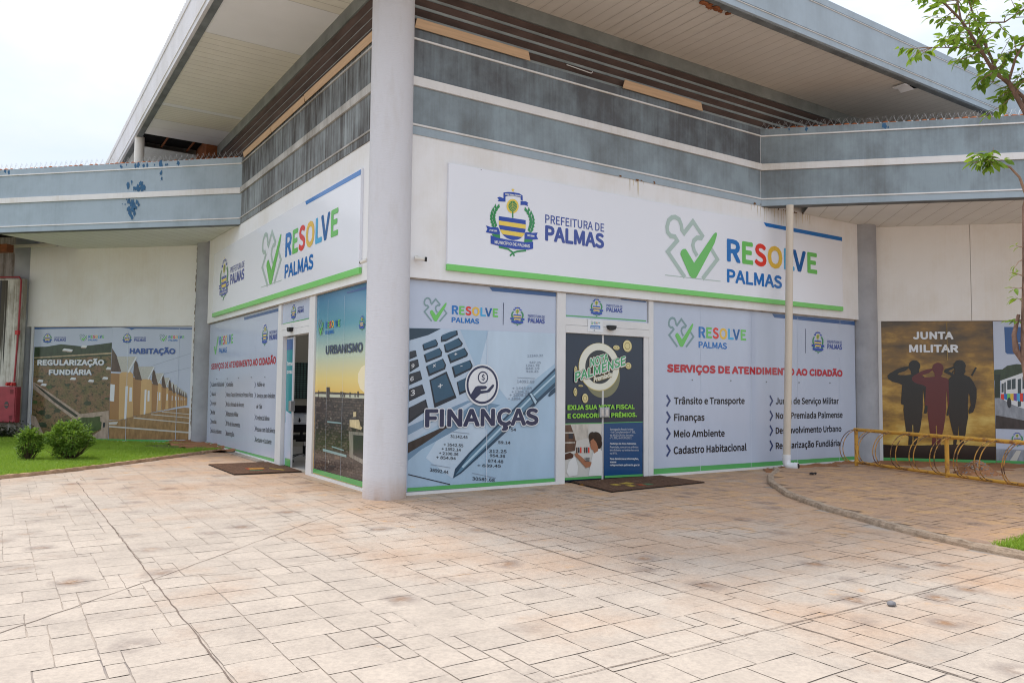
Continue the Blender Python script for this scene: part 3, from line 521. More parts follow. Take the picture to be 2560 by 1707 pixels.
# ------------------------------------------------------------------ artwork of the signs and window sheets (metres in each facade's own plane)
MAST, ART = json.loads(r'''[{"logo":[
["S","grey_green",0,0.075,[[0.3466,0.001],[0.046,0.3796],[0.2125,0.5837],[0.1713,0.6429],[0.096,0.6439],[0.0436,0.701],[0.0349,0.7857],[0.0634,0.8908],[0.1213,0.95],[0.18,0.9653],[0.2474,0.9367],[0.2839,0.8561],[0.2974,0.7714],[0.3347,0.7276],[0.4956,0.9459],[0.6693,0.7337],[0.6431,0.6888],[0.5726,0.6867],[0.5115,0.6296],[0.4909,0.548],[0.5194,0.4561],[0.5718,0.3806]]],
["S","grey_green",0,0.075,[[0.8113,0.5602],[0.9492,0.3745],[0.6661,0.0092]]],
["P","check_green",1,[[0.2665,0.3673],[0.276,0.4204],[0.314,0.4602],[0.3561,0.4704],[0.3814,0.4459],[0.5139,0.2571],[0.8755,0.7888],[0.912,0.8235],[0.9405,0.8224],[0.9405,0.7816],[0.8929,0.6367],[0.5702,0.05],[0.544,0.0102],[0.475,0.0],[0.4322,0.0337]]],1.261],"word":{"letters":[
["R","brand_blue",0.0008,0.1396],
["E","check_green",0.156,0.2719],
["S","red",0.2862,0.4153],
["O","yellow",0.4275,0.5921],
["L","light_blue",0.61,0.7301],
["V","deep_blue",0.7093,0.8644],
["E","check_green",0.8812,1.0]],"base":0.4779,"ptop":0.3052,"pw":0.5843},"crest":[
["P","crest_yellow",1,[[0.5,1.0032],[0.5081,0.9819],[0.5337,0.984],[0.5128,0.967],[0.5209,0.9447],[0.5,0.9553],[0.4791,0.9394],[0.486,0.9638],[0.4663,0.9755],[0.4919,0.9798]]],
["P","crest_blue",1,[[0.3209,0.9085],[0.407,0.9298],[0.5128,0.9372],[0.6186,0.9383],[0.6872,0.9138],[0.6919,0.8351],[0.6523,0.8436],[0.6477,0.8819],[0.5128,0.884],[0.4081,0.8755],[0.3593,0.8532],[0.3605,0.7787],[0.3221,0.7872]]],
["P","crest_blue",1,[[0.2047,0.8191],[0.2523,0.8383],[0.3221,0.8255],[0.3605,0.833],[0.3605,0.7787],[0.2884,0.7723],[0.2128,0.7681],[0.236,0.7968]]],
["P","crest_blue",1,[[0.6488,0.8298],[0.6919,0.8287],[0.7547,0.8362],[0.8035,0.8149],[0.7814,0.7989],[0.7965,0.7691],[0.7279,0.7787],[0.65,0.7681]]],
["P","crest_yellow",1,[[0.614,0.7457],[0.6116,0.7223],[0.6035,0.6989],[0.5895,0.6766],[0.5709,0.6574],[0.55,0.6426],[0.5256,0.6319],[0.4988,0.6255],[0.4733,0.6255],[0.4488,0.6298],[0.4267,0.6404],[0.4081,0.6543],[0.3942,0.6723],[0.386,0.6936],[0.3826,0.717],[0.3849,0.7404],[0.393,0.7638],[0.407,0.7862],[0.4244,0.8043],[0.4465,0.8202],[0.4709,0.8309],[0.4965,0.8372],[0.5221,0.8383],[0.5465,0.833],[0.5686,0.8234],[0.5884,0.8085],[0.6023,0.7904],[0.6105,0.7691]]],
["P","leaf_green",2,[[0.5791,0.7415],[0.5767,0.7234],[0.5709,0.7064],[0.5616,0.6904],[0.5488,0.6766],[0.5337,0.6649],[0.5163,0.6574],[0.4988,0.6532],[0.4814,0.6521],[0.464,0.6564],[0.4488,0.6638],[0.436,0.6745],[0.4256,0.6883],[0.4198,0.7043],[0.4174,0.7213],[0.4186,0.7394],[0.4244,0.7564],[0.4337,0.7723],[0.4465,0.7862],[0.4616,0.7979],[0.4791,0.8053],[0.4965,0.8096],[0.5151,0.8106],[0.5314,0.8064],[0.5477,0.7989],[0.5605,0.7883],[0.5709,0.7745],[0.5767,0.7585]]],
["S","crest_yellow",3,0.006,[[0.4965,0.7968],[0.4988,0.6606]]],
["S","leaf_green",3,0.02,[[0.4977,0.7149],[0.5,0.5596]]],
["S","crest_yellow",3,0.004,[[0.4977,0.7574],[0.4337,0.7819]]],
["S","crest_yellow",3,0.004,[[0.4977,0.7574],[0.5605,0.7926]]],
["S","crest_yellow",3,0.004,[[0.4977,0.734],[0.4291,0.7574]]],
["S","crest_yellow",3,0.004,[[0.4977,0.734],[0.5663,0.7702]]],
["S","crest_yellow",3,0.004,[[0.4977,0.7106],[0.4244,0.734]]],
["S","crest_yellow",3,0.004,[[0.4977,0.7106],[0.5721,0.7479]]],
["S","crest_yellow",3,0.004,[[0.4988,0.6883],[0.4302,0.7117]]],
["S","crest_yellow",3,0.004,[[0.4988,0.6883],[0.5663,0.7234]]],
["S","crest_yellow",3,0.004,[[0.4988,0.6649],[0.4349,0.6894]]],
["S","crest_yellow",3,0.004,[[0.4988,0.6649],[0.5616,0.7]]],
["P","crest_blue",1,[[0.2395,0.5543],[0.2395,0.5383],[0.2407,0.5223],[0.2407,0.5064],[0.2407,0.4904],[0.7535,0.4904],[0.7535,0.5064],[0.7523,0.5223],[0.7523,0.5383],[0.7523,0.5553]]],
["P","crest_yellow",1,[[0.2407,0.4904],[0.2407,0.4745],[0.2407,0.4585],[0.2419,0.4426],[0.243,0.4266],[0.7523,0.4245],[0.7535,0.4415],[0.7535,0.4574],[0.7535,0.4734],[0.7535,0.4904]]],
["P","crest_blue",1,[[0.243,0.4266],[0.2465,0.4106],[0.25,0.3947],[0.2558,0.3787],[0.2628,0.3628],[0.7337,0.3596],[0.7407,0.3766],[0.7465,0.3926],[0.75,0.4085],[0.7523,0.4245]]],
["P","crest_yellow",1,[[0.2628,0.3628],[0.2721,0.3468],[0.2826,0.3309],[0.2965,0.3149],[0.3128,0.2989],[0.6837,0.2957],[0.7,0.3117],[0.714,0.3277],[0.7244,0.3436],[0.7337,0.3596]]],
["P","crest_blue",1,[[0.3128,0.2989],[0.3337,0.283],[0.3605,0.267],[0.3977,0.2511],[0.4837,0.234],[0.5116,0.233],[0.5977,0.2479],[0.636,0.2638],[0.6628,0.2798],[0.6837,0.2957]]],
["P","leaf_green",1,[[0.157,0.3628],[0.1023,0.4021],[0.1221,0.4553],[0.1512,0.416]]],
["P","leaf_green",1,[[0.157,0.3628],[0.2105,0.4138],[0.1895,0.4628],[0.1616,0.417]]],
["P","leaf_green",1,[[0.1372,0.4053],[0.0837,0.4447],[0.1035,0.4968],[0.1314,0.4574]]],
["P","leaf_green",1,[[0.1372,0.4053],[0.1919,0.4564],[0.1721,0.5053],[0.1419,0.4585]]],
["P","leaf_green",1,[[0.1244,0.4479],[0.0721,0.4872],[0.0942,0.5404],[0.1186,0.5011]]],
["P","leaf_green",1,[[0.1244,0.4479],[0.1802,0.5],[0.1616,0.5479],[0.1291,0.5021]]],
["P","leaf_green",1,[[0.1233,0.4926],[0.0721,0.5309],[0.0942,0.5851],[0.1174,0.5447]]],
["P","leaf_green",1,[[0.1233,0.4926],[0.1802,0.5447],[0.1628,0.5926],[0.1279,0.5457]]],
["P","leaf_green",1,[[0.1349,0.5383],[0.0837,0.5777],[0.1081,0.6309],[0.1291,0.5904]]],
["P","leaf_green",1,[[0.1349,0.5383],[0.193,0.5904],[0.1756,0.6394],[0.1384,0.5915]]],
["P","leaf_green",1,[[0.1593,0.5851],[0.1093,0.6245],[0.1349,0.6787],[0.1535,0.6383]]],
["P","leaf_green",1,[[0.1593,0.5851],[0.2186,0.6383],[0.2023,0.6872],[0.1628,0.6394]]],
["P","leaf_green",1,[[0.1953,0.634],[0.1465,0.6734],[0.1733,0.7277],[0.1895,0.6872]]],
["P","leaf_green",1,[[0.1953,0.634],[0.2558,0.6872],[0.2419,0.7362],[0.1988,0.6883]]],
["P","leaf_green",1,[[0.1081,0.2809],[0.2605,0.2968],[0.2709,0.2245],[0.1767,0.2149]]],
["S","leaf_green",1,0.025,[[0.2465,0.1085],[0.4198,0.0926],[0.507,0.0532],[0.5395,0.0021]]],
["P","leaf_green",1,[[0.85,0.3713],[0.7919,0.4117],[0.8128,0.466],[0.8442,0.4255]]],
["P","leaf_green",1,[[0.85,0.3713],[0.9081,0.4245],[0.8849,0.4745],[0.8547,0.4266]]],
["P","leaf_green",1,[[0.8698,0.4223],[0.8105,0.4628],[0.8302,0.517],[0.864,0.4766]]],
["P","leaf_green",1,[[0.8698,0.4223],[0.9267,0.4755],[0.9023,0.5255],[0.8744,0.4787]]],
["P","leaf_green",1,[[0.8802,0.4734],[0.8198,0.5128],[0.8384,0.567],[0.8744,0.5277]]],
["P","leaf_green",1,[[0.8802,0.4734],[0.936,0.5266],[0.9116,0.5755],[0.886,0.5287]]],
["P","leaf_green",1,[[0.8791,0.5223],[0.8174,0.5617],[0.8349,0.616],[0.8733,0.5766]]],
["P","leaf_green",1,[[0.8791,0.5223],[0.9326,0.5755],[0.907,0.6245],[0.8837,0.5777]]],
["P","leaf_green",1,[[0.8628,0.5702],[0.8,0.6096],[0.8163,0.6628],[0.857,0.6245]]],
["P","leaf_green",1,[[0.8628,0.5702],[0.9151,0.6234],[0.8884,0.6723],[0.8674,0.6255]]],
["P","leaf_green",1,[[0.8314,0.616],[0.7674,0.6543],[0.7826,0.7085],[0.8256,0.6702]]],
["P","leaf_green",1,[[0.8314,0.616],[0.8837,0.6681],[0.8547,0.717],[0.8372,0.6713]]],
["P","leaf_green",1,[[0.7884,0.6596],[0.7233,0.6979],[0.736,0.7521],[0.7814,0.7138]]],
["P","leaf_green",1,[[0.7884,0.6596],[0.8384,0.7128],[0.8081,0.7606],[0.793,0.7149]]],
["P","leaf_green",1,[[0.7337,0.2936],[0.8965,0.2894],[0.8791,0.2394],[0.7256,0.2245]]],
["S","leaf_green",1,0.025,[[0.764,0.1053],[0.5942,0.0755],[0.5163,0.0479],[0.4558,-0.0021]]],
["P","crest_blue",2,[[0.0047,0.3915],[0.0895,0.3777],[0.2291,0.3872],[0.2605,0.3234],[0.2605,0.284],[0.1581,0.2862],[0.0012,0.2926],[0.0302,0.3447]]],
["P","crest_blue",2,[[0.7512,0.3798],[0.8767,0.3798],[0.9907,0.3957],[0.9651,0.3479],[1.0,0.2968],[0.8965,0.2798],[0.7314,0.2723],[0.7337,0.3479]]],
["P","crest_blue",2,[[0.0907,0.2585],[0.2105,0.2383],[0.4872,0.2245],[0.7349,0.2255],[0.9012,0.2489],[0.9023,0.1457],[0.8081,0.1202],[0.5593,0.1053],[0.3151,0.1149],[0.093,0.1394]]],
["T","MUNICÍPIO DE PALMAS","white",3,0.164,0.1468,0.8349,0.1532,0.0468],
["T","ESSA TERRA É NOSSA","white",3,0.3523,0.8787,0.6581,0.8894,0.0234],
["T","1º DE JAN","white",3,0.0651,0.316,0.2058,0.3202,0.0266],
["T","DE 1990","white",3,0.7872,0.3191,0.9233,0.3202,0.0277]],"crest_w":0.86,"pref":{"t1":[0.6729,0.3271],"t2":[0,0.5952]}},{"sign_r":[
["M","crest","crest",1,1.36,3.281,2.22,4.221],
["M","lettering","pref",1,2.341,3.555,3.422,3.928],
["E","bolt","bolt_dark",1,0.784,4.388,0.006,0.006,0],
["E","bolt","bolt_dark",1,1.277,4.391,0.006,0.006,0],
["E","bolt","bolt_dark",1,5.409,4.418,0.009,0.008,0],
["E","bolt","bolt_dark",1,6.146,4.424,0.01,0.009,0],
["M","logo","logo",1,4.669,3.275,5.93,4.255],
["M","lettering","word",1,6.095,3.27,8.544,4.017],
["S","logo","grey_green",1,0.012,[[4.669,3.273],[5.939,3.28]]],
["P","stripe","brand_blue2",1,[[7.033,4.419],[9.324,4.419],[9.322,4.332],[7.106,4.342]]]],"sign_l":[
["M","crest","crest",1,-8.524,3.259,-7.682,4.182],
["M","lettering","pref",1,-7.564,3.524,-6.478,3.888],
["M","logo","logo",1,-5.297,3.231,-4.069,4.215],
["M","lettering","word",1,-3.899,3.238,-1.485,3.999],
["S","logo","grey_green",1,0.012,[[-5.29,3.244],[-4.055,3.241]]],
["P","stripe","brand_blue2",1,[[-2.936,4.359],[-0.702,4.355],[-0.698,4.283],[-2.886,4.296]]]],"fin":[
["P","photo","paper",1,[[0.31,2.233],[2.603,2.263],[2.608,0.219],[0.319,0.222]]],
["P","photo","paper_light",2,[[1.488,2.246],[2.603,2.263],[2.606,1.834],[1.822,1.307],[1.359,1.803]]],
["P","photo","paper_light",2,[[0.874,1.013],[1.37,1.099],[1.554,0.734],[1.097,0.358],[0.949,0.311],[0.572,0.584]]],
["P","photo","calc_body",3,[[0.31,2.233],[1.045,2.243],[1.328,1.688],[1.279,1.28],[0.319,0.782]]],
["P","photo","calc_dark",4,[[0.311,2.225],[0.758,2.239],[0.583,2.151],[0.314,2.07]]],
["P","photo","calc_edge",4,[[0.315,0.987],[1.169,1.308],[1.234,1.299],[0.317,0.88]]],
["P","photo","brown_dark",3,[[0.319,0.782],[0.874,0.995],[0.885,0.967],[0.508,0.749],[0.318,0.652]]],
["P","photo","shadow_blue",2,[[1.279,1.28],[1.367,1.299],[1.684,1.25],[0.509,0.695],[0.32,0.559],[0.318,0.652]]],
["P","photo","key_dark",5,[[0.76,2.14],[0.896,2.202],[1.002,2.23],[1.014,2.17],[0.834,2.078],[0.761,2.066]]],
["P","photo","key_teal",6,[[0.772,2.154],[0.889,2.204],[0.98,2.227],[0.99,2.179],[0.836,2.105],[0.773,2.095]]],
["P","photo","key_dark",5,[[0.494,2.019],[0.687,2.1],[0.72,2.046],[0.71,2.009],[0.516,1.943]]],
["P","photo","key_teal",6,[[0.508,2.032],[0.674,2.098],[0.702,2.054],[0.693,2.024],[0.526,1.971]]],
["P","photo","key_dark",5,[[0.804,2.031],[1.025,2.133],[1.091,2.06],[1.07,2.022],[0.858,1.93],[0.826,1.938]]],
["P","photo","key_teal",6,[[0.819,2.041],[1.01,2.123],[1.066,2.065],[1.048,2.035],[0.866,1.961],[0.838,1.967]]],
["P","photo","key_dark",5,[[0.516,1.892],[0.741,1.991],[0.784,1.937],[0.775,1.881],[0.549,1.792]]],
["P","photo","key_teal",6,[[0.534,1.905],[0.727,1.986],[0.764,1.942],[0.756,1.898],[0.562,1.826]]],
["P","photo","key_dark",5,[[0.859,1.902],[1.114,2.005],[1.17,1.931],[1.159,1.893],[0.903,1.792]]],
["P","photo","key_teal",6,[[0.879,1.915],[1.099,1.998],[1.147,1.939],[1.138,1.908],[0.917,1.827]]],
["P","photo","key_dark",5,[[0.55,1.746],[0.796,1.854],[0.844,1.772],[0.83,1.716],[0.593,1.619]]],
["P","photo","key_teal",6,[[0.569,1.758],[0.781,1.844],[0.822,1.779],[0.81,1.734],[0.606,1.656]]],
["P","photo","key_dark",5,[[0.925,1.746],[1.204,1.847],[1.245,1.772],[1.228,1.724],[0.97,1.607]]],
["P","photo","key_teal",6,[[0.946,1.757],[1.187,1.838],[1.222,1.779],[1.207,1.74],[0.985,1.646]]],
["P","photo","key_dark",5,[[0.604,1.574],[0.852,1.688],[1.006,1.346],[0.683,1.217]]],
["P","photo","key_teal",6,[[0.625,1.563],[0.838,1.655],[0.97,1.381],[0.692,1.278]]],
["P","photo","key_dark",5,[[1.003,1.551],[1.164,1.619],[1.209,1.497],[1.188,1.44],[1.048,1.383]]],
["P","photo","key_teal",6,[[1.015,1.553],[1.153,1.608],[1.193,1.51],[1.174,1.465],[1.054,1.419]]],
["P","photo","key_dark",5,[[0.317,1.922],[0.404,1.946],[0.42,1.871],[0.318,1.828]]],
["P","photo","key_dark2",6,[[0.319,1.928],[0.394,1.948],[0.408,1.887],[0.321,1.853]]],
["P","photo","key_dark",5,[[0.319,1.799],[0.437,1.835],[0.452,1.744],[0.322,1.665]]],
["P","photo","key_dark2",6,[[0.324,1.804],[0.425,1.833],[0.438,1.76],[0.326,1.697]]],
["P","photo","key_dark",5,[[0.318,1.642],[0.47,1.69],[0.502,1.581],[0.321,1.503]]],
["P","photo","key_dark2",6,[[0.326,1.647],[0.456,1.686],[0.484,1.599],[0.328,1.536]]],
["P","photo","key_dark",5,[[0.318,1.453],[0.503,1.518],[0.546,1.4],[0.321,1.3]]],
["P","photo","key_dark2",6,[[0.328,1.458],[0.488,1.51],[0.524,1.416],[0.331,1.336]]],
["P","photo","key_dark",5,[[0.319,1.22],[0.558,1.327],[0.595,1.2],[0.319,1.023]]],
["P","photo","key_dark2",6,[[0.332,1.227],[0.538,1.313],[0.57,1.211],[0.332,1.069]]],
["T","photo","+","white",7,0.724,1.452,0.794,1.472,0.077,0.004],
["T","photo","3","white",7,0.34,1.367,0.4,1.384,0.068,0.004],
["T","photo","6","white",7,0.332,1.552,0.379,1.566,0.054,0.004],
["T","photo","9","white",7,0.344,1.72,0.386,1.733,0.047,0.004],
["T","photo","-","white",7,1.053,1.743,1.088,1.753,0.038,0.004],
["T","photo","x","white",7,0.649,1.734,0.691,1.747,0.048,0.004],
["T","photo","+","white",7,0.961,1.887,1.005,1.9,0.048,0.004],
["P","photo","pen_dark",5,[[0.97,0.306],[1.0,0.428],[1.201,0.623],[2.153,1.406],[2.607,1.773],[2.609,1.509],[2.252,1.237],[1.466,0.642],[1.097,0.368]]],
["P","photo","pen_mid",6,[[1.002,0.345],[1.223,0.604],[2.154,1.376],[2.607,1.733],[2.609,1.57],[2.215,1.267],[1.421,0.653],[1.086,0.387]]],
["P","photo","pen_light",7,[[1.096,0.451],[2.166,1.347],[2.608,1.688],[2.608,1.655],[2.183,1.327],[1.118,0.431]]],
["P","photo","pen_dark",8,[[2.136,1.41],[2.189,1.426],[2.32,1.297],[2.252,1.227],[2.215,1.297]]],
["P","photo","pen_light",9,[[2.165,1.406],[2.197,1.41],[2.288,1.297],[2.262,1.257]]],
["P","photo","pen_dark",7,[[2.485,1.377],[2.522,1.438],[2.609,1.499],[2.61,1.428],[2.51,1.363]]],
["T","photo","31142.45","ink",4,0.923,0.831,1.181,0.811,0.037,0.003],
["T","photo","+ 3542.55","ink",4,0.826,0.729,1.118,0.703,0.037,0.003],
["T","photo","+ 1352.14","ink",4,0.796,0.675,1.082,0.648,0.037,0.003],
["T","photo","+ 2100.36","ink",4,0.76,0.622,1.046,0.594,0.036,0.003],
["T","photo","+ 854.94","ink",4,0.719,0.569,1.009,0.54,0.038,0.003],
["T","photo","38992.44","ink",4,0.632,0.413,0.902,0.365,0.042,0.003],
["T","photo","312.25","ink",4,1.515,0.617,1.796,0.599,0.042,0.003],
["T","photo","954.36","ink",4,1.53,0.56,1.774,0.538,0.038,0.003],
["T","photo","874.48","ink",4,1.502,0.489,1.745,0.466,0.041,0.003],
["T","photo","+ 689.45","ink",4,1.336,0.436,1.707,0.411,0.038,0.003],
["T","photo","30589.68","ink",4,1.261,0.266,1.611,0.225,0.043,0.003],
["T","photo","59.14","ink",4,1.657,0.731,1.858,0.717,0.038,0.003],
["T","photo","54","ink",4,1.862,0.895,1.949,0.893,0.039,0.003],
["T","photo","14092.69","ink_pale",4,1.955,1.553,2.249,1.552,0.039,0.003],
["T","photo","+ 1445.65","ink_pale",4,1.879,1.46,2.206,1.462,0.037,0.003],
["T","photo","+ 1204.25","ink_pale",4,1.868,1.411,2.165,1.412,0.037,0.003],
["T","photo","+ 2008.6","ink_pale",4,1.833,1.366,2.13,1.366,0.039,0.003],
["T","photo","+ 1804.","ink_pale",4,1.81,1.317,2.034,1.317,0.037,0.003],
["T","photo","547.25","ink_pale",4,2.161,1.823,2.356,1.824,0.032,0.003],
["T","photo","1241.78","ink_pale",4,2.101,1.778,2.332,1.783,0.032,0.003],
["T","photo","640.19","ink_pale",4,2.101,1.736,2.333,1.741,0.032,0.003],
["T","photo","428.45","ink_pale",4,2.102,1.699,2.316,1.699,0.028,0.003],
["T","photo","11240.32","ink_pale",4,2.123,1.912,2.392,1.926,0.034,0.003],
["S","photo","ink_pale",4,0.008,[[0.644,0.5],[0.93,0.444]]],
["S","photo","ink_pale",4,0.008,[[0.928,0.91],[1.208,0.876]]],
["S","photo","ink_pale",4,0.008,[[1.26,0.359],[1.629,0.273]]],
["S","photo","ink_pale",4,0.008,[[1.959,1.625],[2.26,1.616]]],
["S","photo","ink",4,0.012,[[0.327,0.39],[0.929,0.23]]],
["P","stripe","band_green",8,[[0.319,0.222],[2.608,0.219],[2.609,0.163],[0.316,0.178]]],
["P","stripe","film_blue",3,[[1.491,2.841],[2.61,2.848],[2.611,2.792],[1.537,2.79]]],
["M","logo","logo2",1,0.501,2.331,0.859,2.636],
["M","lettering","word",1,0.917,2.329,1.637,2.556],
["S","lettering","navy",1,0.01,[[1.723,2.643],[1.72,2.339]]],
["M","crest","crest",1,1.831,2.342,2.074,2.613],
["M","lettering","pref",1,2.13,2.393,2.42,2.507],
["E","icon","white",10,1.393,1.518,0.265,0.278,0],
["E","icon","navy",11,1.393,1.521,0.246,0.255,0.03],
["E","icon","navy",11,1.4,1.617,0.081,0.084,0.017],
["T","icon","$","navy",11,1.376,1.584,1.43,1.585,0.071,0.008],
["P","icon","navy",11,[[1.207,1.38],[1.28,1.488],[1.319,1.505],[1.442,1.507],[1.467,1.488],[1.449,1.465],[1.365,1.456],[1.369,1.441],[1.465,1.446],[1.555,1.529],[1.58,1.519],[1.566,1.488],[1.504,1.423],[1.365,1.399],[1.261,1.312]]],
["T","headline","FINANÇAS","white",10,0.531,0.957,2.329,0.955,0.26,0.078],
["T","headline","FINANÇAS","navy",11,0.544,0.97,2.316,0.968,0.234,0.042],
["S","seam","seam",9,0.008,[[1.47,2.245],[1.472,0.225]]]],"tra_r":[
["M","crest","crest",1,3.236,2.549,3.497,2.83],
["M","lettering","pref",1,3.558,2.635,3.875,2.747],
["P","stripe","band_green",1,[[2.787,2.54],[4.36,2.549],[4.36,2.531],[2.788,2.523]]],
["P","stripe","film_blue",1,[[3.826,2.848],[4.36,2.844],[4.36,2.826],[3.855,2.833]]]],"notice":[
["P","lettering","brand_blue2",1,[[3.223,2.41],[3.408,2.412],[3.408,2.365],[3.223,2.364]]],
["T","lettering","ENTRADA","white",2,3.237,2.369,3.394,2.373,0.027,0.004],
["M","logo","logo2",1,3.228,2.425,3.282,2.475],
["M","lettering","word",1,3.293,2.427,3.408,2.465],
["M","crest","crest",1,3.283,2.33,3.307,2.355]],"nota":[
["P","photo","panel_blue",1,[[3.524,0.978],[4.296,0.975],[4.288,0.18],[3.528,0.2]]],
["P","photo","shop_white",1,[[2.78,0.97],[3.475,0.968],[3.467,0.203],[2.778,0.21]]],
["S","photo","band_green",2,0.012,[[2.779,0.976],[4.296,0.98]]],
["P","photo","shelf_brown",2,[[2.78,0.96],[2.896,0.962],[3.002,0.729],[2.976,0.587],[2.783,0.563]]],
["P","photo","shelf_light",3,[[2.922,0.961],[3.225,0.96],[3.213,0.765],[2.988,0.73]]],
["P","photo","shelf_light",3,[[2.78,0.858],[2.967,0.854],[2.967,0.837],[2.781,0.838]]],
["P","photo","shelf_light",3,[[2.782,0.716],[2.976,0.714],[2.976,0.697],[2.782,0.699]]],
["P","photo","ink",4,[[2.858,0.836],[2.941,0.834],[2.941,0.762],[2.858,0.764]]],
["P","photo","shelf_brown",4,[[2.994,0.637],[3.021,0.636],[3.021,0.554],[2.995,0.555]]],
["P","photo","ink",4,[[3.031,0.636],[3.057,0.635],[3.058,0.553],[3.032,0.554]]],
["P","photo","red",4,[[3.068,0.635],[3.094,0.634],[3.095,0.552],[3.068,0.553]]],
["P","photo","shelf_light",4,[[3.105,0.634],[3.131,0.633],[3.132,0.55],[3.105,0.551]]],
["P","photo","shelf_brown",4,[[3.142,0.632],[3.168,0.631],[3.169,0.549],[3.142,0.55]]],
["P","photo","ink",4,[[3.179,0.631],[3.206,0.63],[3.206,0.547],[3.18,0.548]]],
["P","photo","red",4,[[3.216,0.63],[3.243,0.629],[3.244,0.546],[3.217,0.547]]],
["P","photo","skin_dark",5,[[2.778,0.543],[2.886,0.566],[2.951,0.537],[2.938,0.486],[2.784,0.462]]],
["P","photo","bag_white",6,[[2.925,0.487],[2.977,0.505],[3.03,0.359],[3.018,0.237],[2.875,0.225],[2.823,0.288],[2.861,0.428]]],
["E","photo","hair",6,3.356,0.736,0.119,0.113,0],
["E","photo","hair",6,3.293,0.783,0.07,0.067,0],
["E","photo","hair",6,3.421,0.675,0.06,0.076,0],
["P","photo","skin",7,[[3.259,0.722],[3.307,0.752],[3.367,0.698],[3.402,0.624],[3.403,0.571],[3.322,0.533],[3.313,0.585],[3.276,0.601],[3.256,0.649]]],
["P","photo","bag_white",6,[[3.308,0.55],[3.422,0.602],[3.476,0.569],[3.473,0.209],[3.224,0.216],[3.269,0.41]]],
["P","photo","skin",8,[[3.256,0.349],[3.176,0.332],[3.003,0.494],[2.977,0.556],[3.042,0.533],[3.175,0.435],[3.282,0.41]]],
["P","photo","skin",8,[[2.959,0.542],[3.016,0.561],[3.048,0.512],[2.995,0.492]]],
["T","photo","LABOR","ink",9,3.148,0.457,3.242,0.453,0.029,0.003],
["T","photo","LABOR","ink",9,3.149,0.424,3.242,0.42,0.027,0.003],
["E","emblem","ring_shadow",1,3.493,1.665,0.337,0.318,0.12],
["E","emblem","ring_gold",2,3.424,1.804,0.392,0.356,0.2],
["E","emblem","ring_cream",3,3.424,1.808,0.384,0.348,0.165],
["E","emblem","ring_dark",3,3.424,1.804,0.269,0.25,0],
["E","coin","coin_dark",2,3.981,2.13,0.087,0.087,0],
["E","coin","coin",3,3.972,2.136,0.087,0.088,0],
["E","coin","coin_dark",4,3.972,2.136,0.054,0.054,0.008],
["E","coin","coin_dark",2,3.76,2.098,0.062,0.034,0],
["E","coin","coin",3,3.751,2.104,0.062,0.034,0],
["E","coin","coin_dark",4,3.751,2.104,0.038,0.021,0.008],
["E","coin","coin_dark",2,2.984,1.738,0.026,0.062,0],
["E","coin","coin",3,2.976,1.744,0.026,0.062,0],
["E","coin","coin_dark",4,2.976,1.744,0.016,0.038,0.008],
["E","coin","coin_dark",2,2.978,1.428,0.031,0.058,0],
["E","coin","coin",3,2.97,1.434,0.031,0.058,0],
["E","coin","coin_dark",4,2.97,1.434,0.02,0.036,0.008],
["E","coin","coin_dark",2,3.159,1.337,0.054,0.067,0],
["E","coin","coin",3,3.151,1.343,0.054,0.067,0],
["E","coin","coin_dark",4,3.151,1.343,0.033,0.041,0.008],
["E","coin","coin_dark",2,3.996,1.83,0.058,0.048,0],
["E","coin","coin",3,3.987,1.836,0.058,0.048,0],
["E","coin","coin_dark",4,3.987,1.836,0.036,0.03,0.008],
["E","coin","coin_dark",2,3.075,1.517,0.042,0.011,0],
["E","coin","coin",3,3.067,1.524,0.042,0.011,0],
["E","coin","coin_dark",4,3.067,1.524,0.026,0.007,0.008],
["T","emblem","NOTA","coin_dark",4,3.225,1.787,3.606,1.88,0.154,0.065],
["T","emblem","PALMENSE","coin_dark",4,2.944,1.561,3.946,1.833,0.171,0.0715],
["T","emblem","NOTA","white",5,3.231,1.793,3.6,1.886,0.142,0.045],
["T","emblem","PALMENSE","white",5,2.95,1.567,3.94,1.839,0.159,0.0495],
["T","emblem","NOTA","emblem_green",6,3.242,1.804,3.589,1.897,0.12,0.014],
["T","emblem","PALMENSE","emblem_green",6,2.961,1.578,3.929,1.85,0.137,0.0154],
["T","emblem","Premiada","coin_dark",6,3.302,1.572,3.66,1.662,0.086,0.03],
["T","emblem","Premiada","ring_cream",7,3.308,1.578,3.654,1.668,0.074,0.012],
["T","headline","EXIJA SUA NOTA FISCAL","lime",2,2.829,1.173,4.119,1.178,0.072,0.016],
["T","headline","E CONCORRA A PRÊMIOS.","lime",2,2.83,1.053,4.163,1.058,0.069,0.016],
["T","small_print","Sonegação fiscal é crime","white_soft",2,3.627,0.868,4.09,0.858,0.027,0],
["T","small_print","– Lei Complementar nº 362,","white_soft",2,3.627,0.827,4.134,0.815,0.028,0],
["T","small_print","de 30/12/2016 e Decreto","white_soft",2,3.627,0.781,4.091,0.769,0.027,0],
["T","small_print","nº 1.339, de 07/03/2017.","white_soft",2,3.627,0.741,4.062,0.728,0.027,0],
["T","small_print","Participe da Nota Palmense","white_soft",2,3.628,0.656,4.149,0.639,0.028,0.003],
["T","small_print","Premiada, concorra a prêmios","white_soft",2,3.628,0.605,4.193,0.586,0.028,0],
["T","small_print","em dinheiro ou tenha desconto","white_soft",2,3.628,0.561,4.202,0.54,0.027,0],
["T","small_print","no IPTU.","white_soft",2,3.628,0.512,3.771,0.507,0.028,0],
["T","small_print","Para denúncias e informações,","white_soft",2,3.629,0.432,4.202,0.408,0.028,0.004],
["T","small_print","acesse:","white_soft",2,3.629,0.386,3.755,0.38,0.027,0.004],
["T","small_print","notapremiada.palmas.to.gov.br","white_soft",2,3.629,0.341,4.223,0.314,0.028,0.004],
